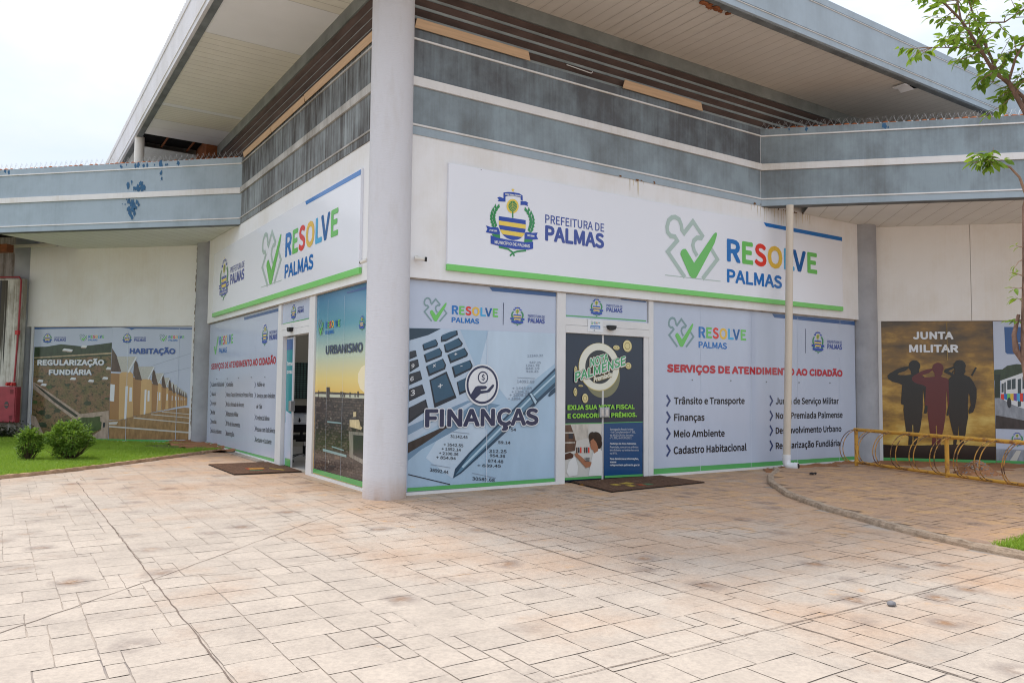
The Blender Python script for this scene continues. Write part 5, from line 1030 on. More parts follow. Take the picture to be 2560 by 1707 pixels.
["P","photo","roof_dark",5.1,[[-7.808,1.269],[-7.801,1.259],[-7.784,1.152],[-7.802,1.153],[-7.808,1.169]]],
["P","photo","roof_tile",5.15,[[-7.863,1.274],[-7.805,1.275],[-7.821,1.171],[-7.846,1.171]]],
["P","photo","white_soft",5.2,[[-7.805,1.275],[-7.801,1.272],[-7.82,1.169],[-7.823,1.172]]],
["P","photo","white_soft",5.2,[[-7.834,1.137],[-7.828,1.138],[-7.826,0.968],[-7.831,0.967]]],
["P","photo","white_soft",5.2,[[-7.823,1.135],[-7.817,1.135],[-7.816,1.101],[-7.823,1.101]]],
["P","photo","wall_tan_d",5.3,[[-7.85,1.17],[-7.822,1.161],[-7.82,0.974],[-7.841,0.97]]],
["P","photo","wall_tan",5.35,[[-7.895,1.178],[-7.87,1.193],[-7.849,1.177],[-7.846,0.968],[-7.889,0.959]]],
["P","photo","roof_dark",5.4,[[-7.848,1.299],[-7.84,1.287],[-7.82,1.161],[-7.841,1.162],[-7.849,1.181]]],
["P","photo","roof_tile",5.45,[[-7.909,1.304],[-7.845,1.305],[-7.865,1.183],[-7.889,1.183]]],
["P","photo","white_soft",5.5,[[-7.845,1.305],[-7.84,1.303],[-7.863,1.181],[-7.867,1.185]]],
["P","photo","white_soft",5.5,[[-7.875,1.143],[-7.867,1.144],[-7.865,0.963],[-7.872,0.961]]],
["P","photo","white_soft",5.5,[[-7.862,1.14],[-7.854,1.14],[-7.853,1.1],[-7.862,1.1]]],
["P","photo","wall_tan_d",5.6,[[-7.897,1.184],[-7.862,1.172],[-7.861,0.966],[-7.887,0.962]]],
["P","photo","wall_tan",5.65,[[-7.951,1.195],[-7.921,1.212],[-7.896,1.193],[-7.892,0.96],[-7.945,0.947]]],
["P","photo","roof_dark",5.7,[[-7.894,1.323],[-7.884,1.307],[-7.86,1.173],[-7.886,1.174],[-7.896,1.197]]],
["P","photo","roof_tile",5.75,[[-7.967,1.33],[-7.89,1.33],[-7.915,1.201],[-7.943,1.201]]],
["P","photo","white_soft",5.8,[[-7.89,1.33],[-7.884,1.327],[-7.913,1.198],[-7.919,1.202]]],
["P","photo","white_soft",5.8,[[-7.925,1.15],[-7.915,1.151],[-7.914,0.953],[-7.923,0.951]]],
["P","photo","white_soft",5.8,[[-7.909,1.147],[-7.899,1.147],[-7.898,1.096],[-7.909,1.096]]],
["P","photo","wall_tan_d",5.9,[[-7.948,1.2],[-7.906,1.187],[-7.905,0.964],[-7.936,0.959]]],
["P","photo","wall_tan",5.95,[[-8.004,1.213],[-7.972,1.235],[-7.946,1.212],[-7.941,0.956],[-7.997,0.941]]],
["P","photo","roof_dark",6.0,[[-7.943,1.354],[-7.931,1.336],[-7.903,1.187],[-7.934,1.189],[-7.946,1.217]]],
["P","photo","roof_tile",6.05,[[-8.023,1.363],[-7.938,1.363],[-7.969,1.221],[-7.995,1.221]]],
["P","photo","white_soft",6.1,[[-7.938,1.363],[-7.932,1.36],[-7.967,1.217],[-7.973,1.223]]],
["P","photo","white_soft",6.1,[[-7.973,1.16],[-7.961,1.161],[-7.961,0.948],[-7.971,0.946]]],
["P","photo","white_soft",6.1,[[-7.953,1.156],[-7.941,1.156],[-7.941,1.096],[-7.953,1.095]]],
["P","photo","wall_tan_d",6.2,[[-8.007,1.226],[-7.956,1.209],[-7.955,0.955],[-7.993,0.948]]],
["P","photo","wall_tan",6.25,[[-8.083,1.242],[-8.041,1.268],[-8.005,1.24],[-7.999,0.946],[-8.076,0.927]]],
["P","photo","roof_dark",6.3,[[-8.001,1.39],[-7.985,1.368],[-7.952,1.209],[-7.991,1.212],[-8.005,1.246]]],
["P","photo","roof_tile",6.35,[[-8.105,1.401],[-7.995,1.402],[-8.034,1.251],[-8.072,1.251]]],
["P","photo","white_soft",6.4,[[-7.995,1.402],[-7.987,1.397],[-8.03,1.247],[-8.038,1.253]]],
["P","photo","white_soft",6.4,[[-8.045,1.177],[-8.031,1.178],[-8.031,0.935],[-8.044,0.932]]],
["P","photo","white_soft",6.4,[[-8.022,1.172],[-8.007,1.172],[-8.006,1.098],[-8.021,1.098]]],
["P","photo","wall_tan_d",6.5,[[-8.082,1.253],[-8.018,1.233],[-8.018,0.942],[-8.065,0.934]]],
["P","photo","wall_tan",6.55,[[-8.18,1.273],[-8.126,1.305],[-8.078,1.27],[-8.071,0.93],[-8.172,0.908]]],
["P","photo","roof_dark",6.6,[[-8.074,1.444],[-8.054,1.416],[-8.014,1.233],[-8.061,1.236],[-8.079,1.277]]],
["P","photo","roof_tile",6.65,[[-8.207,1.457],[-8.066,1.458],[-8.114,1.284],[-8.167,1.283]]],
["P","photo","white_soft",6.7,[[-8.066,1.458],[-8.056,1.452],[-8.11,1.278],[-8.12,1.287]]],
["P","photo","white_soft",6.7,[[-8.134,1.193],[-8.116,1.194],[-8.117,0.917],[-8.133,0.914]]],
["P","photo","white_soft",6.7,[[-8.105,1.186],[-8.087,1.186],[-8.085,1.095],[-8.104,1.095]]],
["P","photo","wall_tan_d",6.8,[[-8.186,1.282],[-8.105,1.257],[-8.107,0.922],[-8.166,0.913]]],
["P","photo","wall_tan",6.85,[[-8.292,1.307],[-8.233,1.348],[-8.182,1.304],[-8.172,0.908],[-8.283,0.88]]],
["P","photo","roof_dark",6.9,[[-8.174,1.499],[-8.15,1.464],[-8.101,1.257],[-8.16,1.261],[-8.182,1.313]]],
["P","photo","roof_tile",6.95,[[-8.326,1.515],[-8.165,1.517],[-8.227,1.321],[-8.275,1.321]]],
["P","photo","white_soft",7.0,[[-8.165,1.517],[-8.152,1.51],[-8.222,1.314],[-8.234,1.325]]],
["P","photo","white_soft",7.0,[[-8.234,1.207],[-8.211,1.209],[-8.214,0.892],[-8.234,0.888]]],
["P","photo","white_soft",7.0,[[-8.197,1.198],[-8.174,1.199],[-8.173,1.084],[-8.196,1.084]]],
["P","photo","wall_tan_d",7.1,[[-8.298,1.351],[-8.192,1.317],[-8.194,0.9],[-8.273,0.887]]],
["P","photo","wall_tan",7.15,[[-8.462,1.385],[-8.372,1.438],[-8.292,1.38],[-8.278,0.881],[-8.451,0.844]]],
["P","photo","roof_dark",7.2,[[-8.282,1.604],[-8.25,1.558],[-8.185,1.317],[-8.264,1.322],[-8.293,1.392]]],
["P","photo","roof_tile",7.25,[[-8.505,1.626],[-8.27,1.628],[-8.353,1.403],[-8.439,1.402]]],
["P","photo","white_soft",7.3,[[-8.27,1.628],[-8.252,1.618],[-8.346,1.394],[-8.362,1.408]]],
["P","photo","white_soft",7.3,[[-8.384,1.251],[-8.354,1.254],[-8.359,0.859],[-8.385,0.854]]],
["P","photo","white_soft",7.3,[[-8.335,1.24],[-8.305,1.24],[-8.303,1.088],[-8.334,1.088]]],
["P","photo","wall_tan_d",7.4,[[-8.487,1.42],[-8.349,1.376],[-8.354,0.874],[-8.455,0.857]]],
["P","photo","wall_tan",7.45,[[-8.706,1.463],[-8.586,1.532],[-8.48,1.458],[-8.461,0.85],[-8.692,0.801]]],
["P","photo","roof_dark",7.5,[[-8.465,1.705],[-8.423,1.645],[-8.341,1.376],[-8.443,1.382],[-8.481,1.473]]],
["P","photo","roof_tile",7.55,[[-8.76,1.734],[-8.449,1.736],[-8.558,1.487],[-8.677,1.486]]],
["P","photo","white_soft",7.6,[[-8.449,1.736],[-8.426,1.724],[-8.549,1.475],[-8.57,1.493]]],
["P","photo","white_soft",7.6,[[-8.605,1.29],[-8.566,1.294],[-8.574,0.821],[-8.608,0.814]]],
["P","photo","white_soft",7.6,[[-8.542,1.276],[-8.503,1.276],[-8.5,1.08],[-8.54,1.08]]],
["P","photo","wall_tan_d",7.7,[[-8.757,1.502],[-8.578,1.445],[-8.586,0.82],[-8.717,0.798]]],
["P","photo","wall_tan",7.75,[[-9.059,1.558],[-8.894,1.647],[-8.748,1.551],[-8.722,0.789],[-9.041,0.725]]],
["P","photo","roof_dark",7.8,[[-8.728,1.851],[-8.674,1.773],[-8.567,1.445],[-8.7,1.453],[-8.749,1.57]]],
["P","photo","roof_tile",7.85,[[-9.129,1.889],[-8.707,1.891],[-8.85,1.589],[-9.021,1.588]]],
["P","photo","white_soft",7.9,[[-8.707,1.891],[-8.678,1.875],[-8.838,1.573],[-8.865,1.597]]],
["P","photo","white_soft",7.9,[[-8.928,1.333],[-8.877,1.338],[-8.887,0.751],[-8.931,0.742]]],
["P","photo","white_soft",7.9,[[-8.845,1.315],[-8.794,1.315],[-8.79,1.061],[-8.843,1.06]]],
["P","photo","wall_tan_d",8.0,[[-9.271,1.638],[-9.03,1.561],[-9.038,0.725],[-9.215,0.695]]],
["P","photo","wall_tan",8.05,[[-9.634,1.714],[-9.434,1.834],[-9.259,1.704],[-9.22,0.682],[-9.608,0.597]]],
["P","photo","roof_dark",8.1,[[-9.231,2.078],[-9.158,1.973],[-9.015,1.561],[-9.194,1.573],[-9.26,1.73]]],
["P","photo","roof_tile",8.15,[[-9.728,2.129],[-9.203,2.131],[-9.396,1.756],[-9.582,1.754]]],
["P","photo","white_soft",8.2,[[-9.203,2.131],[-9.164,2.11],[-9.38,1.735],[-9.417,1.766]]],
["P","photo","white_soft",8.2,[[-9.455,1.413],[-9.387,1.419],[-9.4,0.632],[-9.459,0.62]]],
["P","photo","white_soft",8.2,[[-9.344,1.388],[-9.275,1.388],[-9.269,1.048],[-9.341,1.047]]],
["S","photo","ink_pale",3,0.006,[[-8.778,1.904],[-7.695,2.22]]],
["S","photo","ink_pale",3,0.006,[[-8.767,1.642],[-7.682,1.883]]],
["M","crest","crest",1,-9.6,2.442,-9.336,2.707],
["M","lettering","pref",1,-9.275,2.495,-8.953,2.606],
["M","logo","logo2",1,-8.585,2.494,-8.373,2.669],
["M","lettering","word",1,-8.343,2.499,-7.92,2.63],
["T","headline","HABITAÇÃO","brand_blue3",9.5,-9.379,2.196,-8.144,2.191,0.135,0.026],
["P","stripe","film_blue",9,[[-9.67,2.841],[-7.703,2.81],[-7.702,2.784],[-9.262,2.807],[-9.351,2.773],[-9.428,2.813]]],
["P","stripe","band_green",9,[[-9.869,0.138],[-7.674,0.151],[-7.672,0.1],[-9.867,0.088]]],
["S","seam","seam",9,0.01,[[-8.052,2.806],[-8.057,0.136]]],
["S","seam","seam",9,0.01,[[-9.443,2.813],[-9.397,0.104]]]],"mil":[
["P","photo","sil_a",4,[[8.234,1.983],[8.228,1.947],[8.212,1.915],[8.189,1.89],[8.159,1.873],[8.126,1.868],[8.093,1.873],[8.064,1.889],[8.041,1.914],[8.026,1.946],[8.022,1.982],[8.028,2.017],[8.043,2.049],[8.067,2.075],[8.097,2.091],[8.13,2.097],[8.163,2.092],[8.192,2.075],[8.215,2.05],[8.229,2.018]]],
["P","photo","sil_a",4,[[8.053,1.954],[8.208,1.955],[8.215,1.875],[8.178,1.817],[8.177,1.79],[8.072,1.789],[8.062,1.874]]],
["P","photo","sil_a",4,[[7.976,1.805],[8.072,1.817],[8.189,1.818],[8.293,1.784],[8.355,1.704],[8.361,1.454],[8.366,1.18],[8.326,1.055],[8.28,1.065],[8.299,1.202],[8.287,1.453],[8.272,1.544],[8.265,1.179],[8.247,0.996],[8.211,0.768],[8.177,0.631],[8.143,0.494],[8.153,0.449],[8.09,0.448],[8.087,0.629],[8.086,0.834],[8.069,0.834],[8.072,0.629],[8.062,0.447],[7.986,0.445],[8.002,0.605],[7.956,0.672],[7.935,0.899],[7.913,1.128],[7.924,1.219],[7.871,1.241],[7.898,1.609],[7.846,1.643],[7.718,1.676],[7.644,1.733],[7.634,1.791],[7.678,1.837],[7.808,1.918],[7.937,1.965],[8.018,1.977],[8.025,1.943],[7.956,1.885],[7.849,1.85],[7.817,1.815],[7.87,1.804]]],
["P","photo","sil_b",4,[[8.65,1.941],[8.645,1.907],[8.63,1.876],[8.607,1.851],[8.578,1.835],[8.547,1.829],[8.515,1.835],[8.487,1.85],[8.465,1.875],[8.451,1.905],[8.447,1.94],[8.453,1.974],[8.468,2.005],[8.491,2.029],[8.519,2.045],[8.551,2.051],[8.582,2.046],[8.61,2.03],[8.632,2.006],[8.646,1.975]]],
["P","photo","sil_b",4,[[8.477,1.913],[8.625,1.914],[8.632,1.837],[8.596,1.781],[8.596,1.755],[8.494,1.754],[8.486,1.836]]],
["P","photo","sil_b",4,[[8.403,1.769],[8.495,1.78],[8.606,1.781],[8.707,1.749],[8.766,1.672],[8.771,1.43],[8.776,1.167],[8.737,1.046],[8.693,1.056],[8.712,1.188],[8.701,1.429],[8.686,1.517],[8.679,1.165],[8.662,0.989],[8.627,0.769],[8.594,0.637],[8.561,0.505],[8.57,0.461],[8.51,0.46],[8.507,0.635],[8.507,0.833],[8.491,0.832],[8.493,0.635],[8.483,0.459],[8.41,0.457],[8.425,0.611],[8.382,0.676],[8.362,0.896],[8.342,1.116],[8.351,1.204],[8.301,1.226],[8.328,1.58],[8.277,1.612],[8.155,1.645],[8.084,1.699],[8.075,1.755],[8.117,1.8],[8.241,1.878],[8.365,1.924],[8.443,1.935],[8.45,1.902],[8.384,1.846],[8.281,1.812],[8.25,1.779],[8.301,1.768]]],
["P","photo","sil_a",5,[[9.043,1.987],[9.037,1.95],[9.021,1.917],[8.997,1.891],[8.966,1.874],[8.933,1.868],[8.9,1.874],[8.87,1.89],[8.847,1.916],[8.832,1.949],[8.827,1.986],[8.833,2.022],[8.849,2.055],[8.874,2.082],[8.904,2.099],[8.938,2.104],[8.971,2.099],[9.001,2.082],[9.024,2.056],[9.039,2.023]]],
["P","photo","sil_a",5,[[8.845,1.959],[9.028,1.959],[9.037,1.88],[9.004,1.823],[9.107,1.779],[9.167,1.689],[9.225,1.554],[9.221,1.374],[9.187,1.193],[9.154,1.103],[9.081,1.068],[9.072,1.124],[9.116,1.237],[9.099,1.44],[9.079,1.462],[9.064,1.236],[9.065,1.011],[9.024,0.785],[9.011,0.673],[8.978,0.56],[8.986,0.47],[8.914,0.468],[8.897,0.648],[8.891,0.85],[8.876,0.647],[8.842,0.466],[8.79,0.465],[8.804,0.646],[8.766,0.802],[8.729,1.028],[8.742,1.186],[8.718,1.027],[8.681,1.027],[8.7,1.14],[8.733,1.254],[8.733,1.73],[8.796,1.799],[8.652,1.866],[8.674,1.923],[8.831,1.981],[8.841,1.947],[8.736,1.89],[8.838,1.822]]],
["S","photo","sil_a",5,0.03,[[9.144,1.802],[9.224,1.961]]],
["S","photo","sil_a",5,0.02,[[8.776,1.799],[8.83,1.902]]],
["P","photo","sil_ground",4,[[7.52,0.445],[7.952,0.433],[8.373,0.455],[8.914,0.479],[9.303,0.456],[9.533,0.457],[9.529,0.19],[7.523,0.187]]],
["P","stripe","band_green",6,[[7.523,0.193],[9.529,0.194],[9.528,0.146],[7.522,0.136]]],
["T","headline","JUNTA","white_soft",3,8.112,2.507,8.838,2.505,0.147,0.03],
["T","headline","MILITAR","white_soft",3,8.037,2.249,8.92,2.25,0.152,0.03],
["S","film","seam_gold",6,0.008,[[8.724,2.849],[8.719,2.095]]]],"bus":[
["P","photo","film",1,[[9.542,2.855],[10.192,2.851],[10.18,0.798],[9.539,0.796]]],
["P","photo","film_blue2",2,[[9.733,2.741],[10.189,2.738],[10.175,2.211],[9.772,2.222],[9.742,2.256]]],
["P","photo","film_blue",2,[[9.757,2.865],[10.192,2.857],[10.191,2.828],[9.776,2.838]]],
["T","headline","TRANSPORTE","white_soft",3,9.968,2.373,10.778,2.373,0.067,0.02],
["T","headline","TRÂNSITO E","white_soft",3,10.205,2.581,10.783,2.579,0.067,0.02],
["P","photo","forest_a",2,[[9.541,1.917],[9.684,1.929],[9.766,1.997],[9.929,2.031],[10.17,2.01],[10.163,1.72],[9.536,1.715]]],
["P","photo","forest_b",2,[[9.549,1.827],[9.641,1.828],[9.63,1.379],[9.538,1.378]]],
["P","photo","bus_white",4,[[9.658,1.716],[10.087,1.887],[10.228,1.921],[10.209,1.187],[10.029,1.184],[9.91,1.227],[9.81,1.27],[9.64,1.379]]],
["P","photo","bus_glass",5,[[9.661,1.648],[9.698,1.662],[9.694,1.492],[9.657,1.482]]],
["P","photo","bus_glass",5,[[9.708,1.676],[9.735,1.689],[9.729,1.459],[9.703,1.449]]],
["P","photo","bus_glass",5,[[9.76,1.717],[9.825,1.731],[9.821,1.549],[9.756,1.539]]],
["P","photo","bus_glass",5,[[9.837,1.74],[9.906,1.754],[9.901,1.557],[9.833,1.547]]],
["P","photo","bus_glass",5,[[9.942,1.74],[9.999,1.754],[9.986,1.228],[9.929,1.218]]],
["P","photo","bus_glass",5,[[10.024,1.786],[10.075,1.8],[10.069,1.563],[10.018,1.554]]],
["P","photo","bus_glass",5,[[10.085,1.82],[10.226,1.834],[10.219,1.576],[10.079,1.565]]],
["P","photo","red",5,[[9.644,1.458],[9.699,1.458],[9.696,1.346],[9.642,1.368]]],
["P","photo","brand_blue",5,[[9.699,1.46],[9.754,1.461],[9.751,1.34],[9.697,1.362]]],
["P","photo","check_green",5,[[9.754,1.463],[9.808,1.464],[9.805,1.334],[9.751,1.356]]],
["P","photo","yellow",5,[[9.808,1.466],[9.863,1.467],[9.86,1.328],[9.806,1.35]]],
["P","photo","violet",5,[[9.863,1.469],[9.918,1.47],[9.914,1.322],[9.86,1.344]]],
["P","photo","light_blue",5,[[9.918,1.472],[9.972,1.473],[9.968,1.317],[9.914,1.338]]],
["P","photo","red",5,[[9.972,1.475],[10.026,1.476],[10.022,1.311],[9.969,1.332]]],
["P","photo","brand_blue",5,[[10.026,1.478],[10.081,1.478],[10.076,1.305],[10.023,1.326]]],
["P","photo","violet",5,[[10.081,1.481],[10.135,1.481],[10.13,1.299],[10.077,1.32]]],
["P","photo","red",5,[[10.135,1.484],[10.189,1.484],[10.184,1.293],[10.131,1.314]]],
["E","photo","ink",6,9.784,1.292,0.036,0.1,0],
["P","photo","road_grey",3,[[9.549,1.378],[9.65,1.379],[10.228,1.12],[10.223,0.943],[10.024,0.962],[9.545,1.053]]],
["P","photo","brown_dark",3,[[9.545,1.053],[9.823,1.002],[10.223,0.921],[10.219,0.788],[9.539,0.796]]],
["P","photo","film",4,[[9.539,0.792],[10.219,0.788],[10.21,0.413],[9.534,0.413]]],
["P","photo","road_grey",4,[[9.534,0.406],[10.209,0.401],[10.204,0.192],[9.531,0.183]]],
["P","photo","kerb_print",5,[[9.764,0.19],[9.889,0.393],[9.969,0.388],[9.884,0.187]]],
["M","crest","crest",5,9.79,0.46,10.019,0.748],
["P","stripe","band_green",6,[[9.531,0.195],[10.244,0.193],[10.242,0.145],[9.53,0.146]]]]}]''')

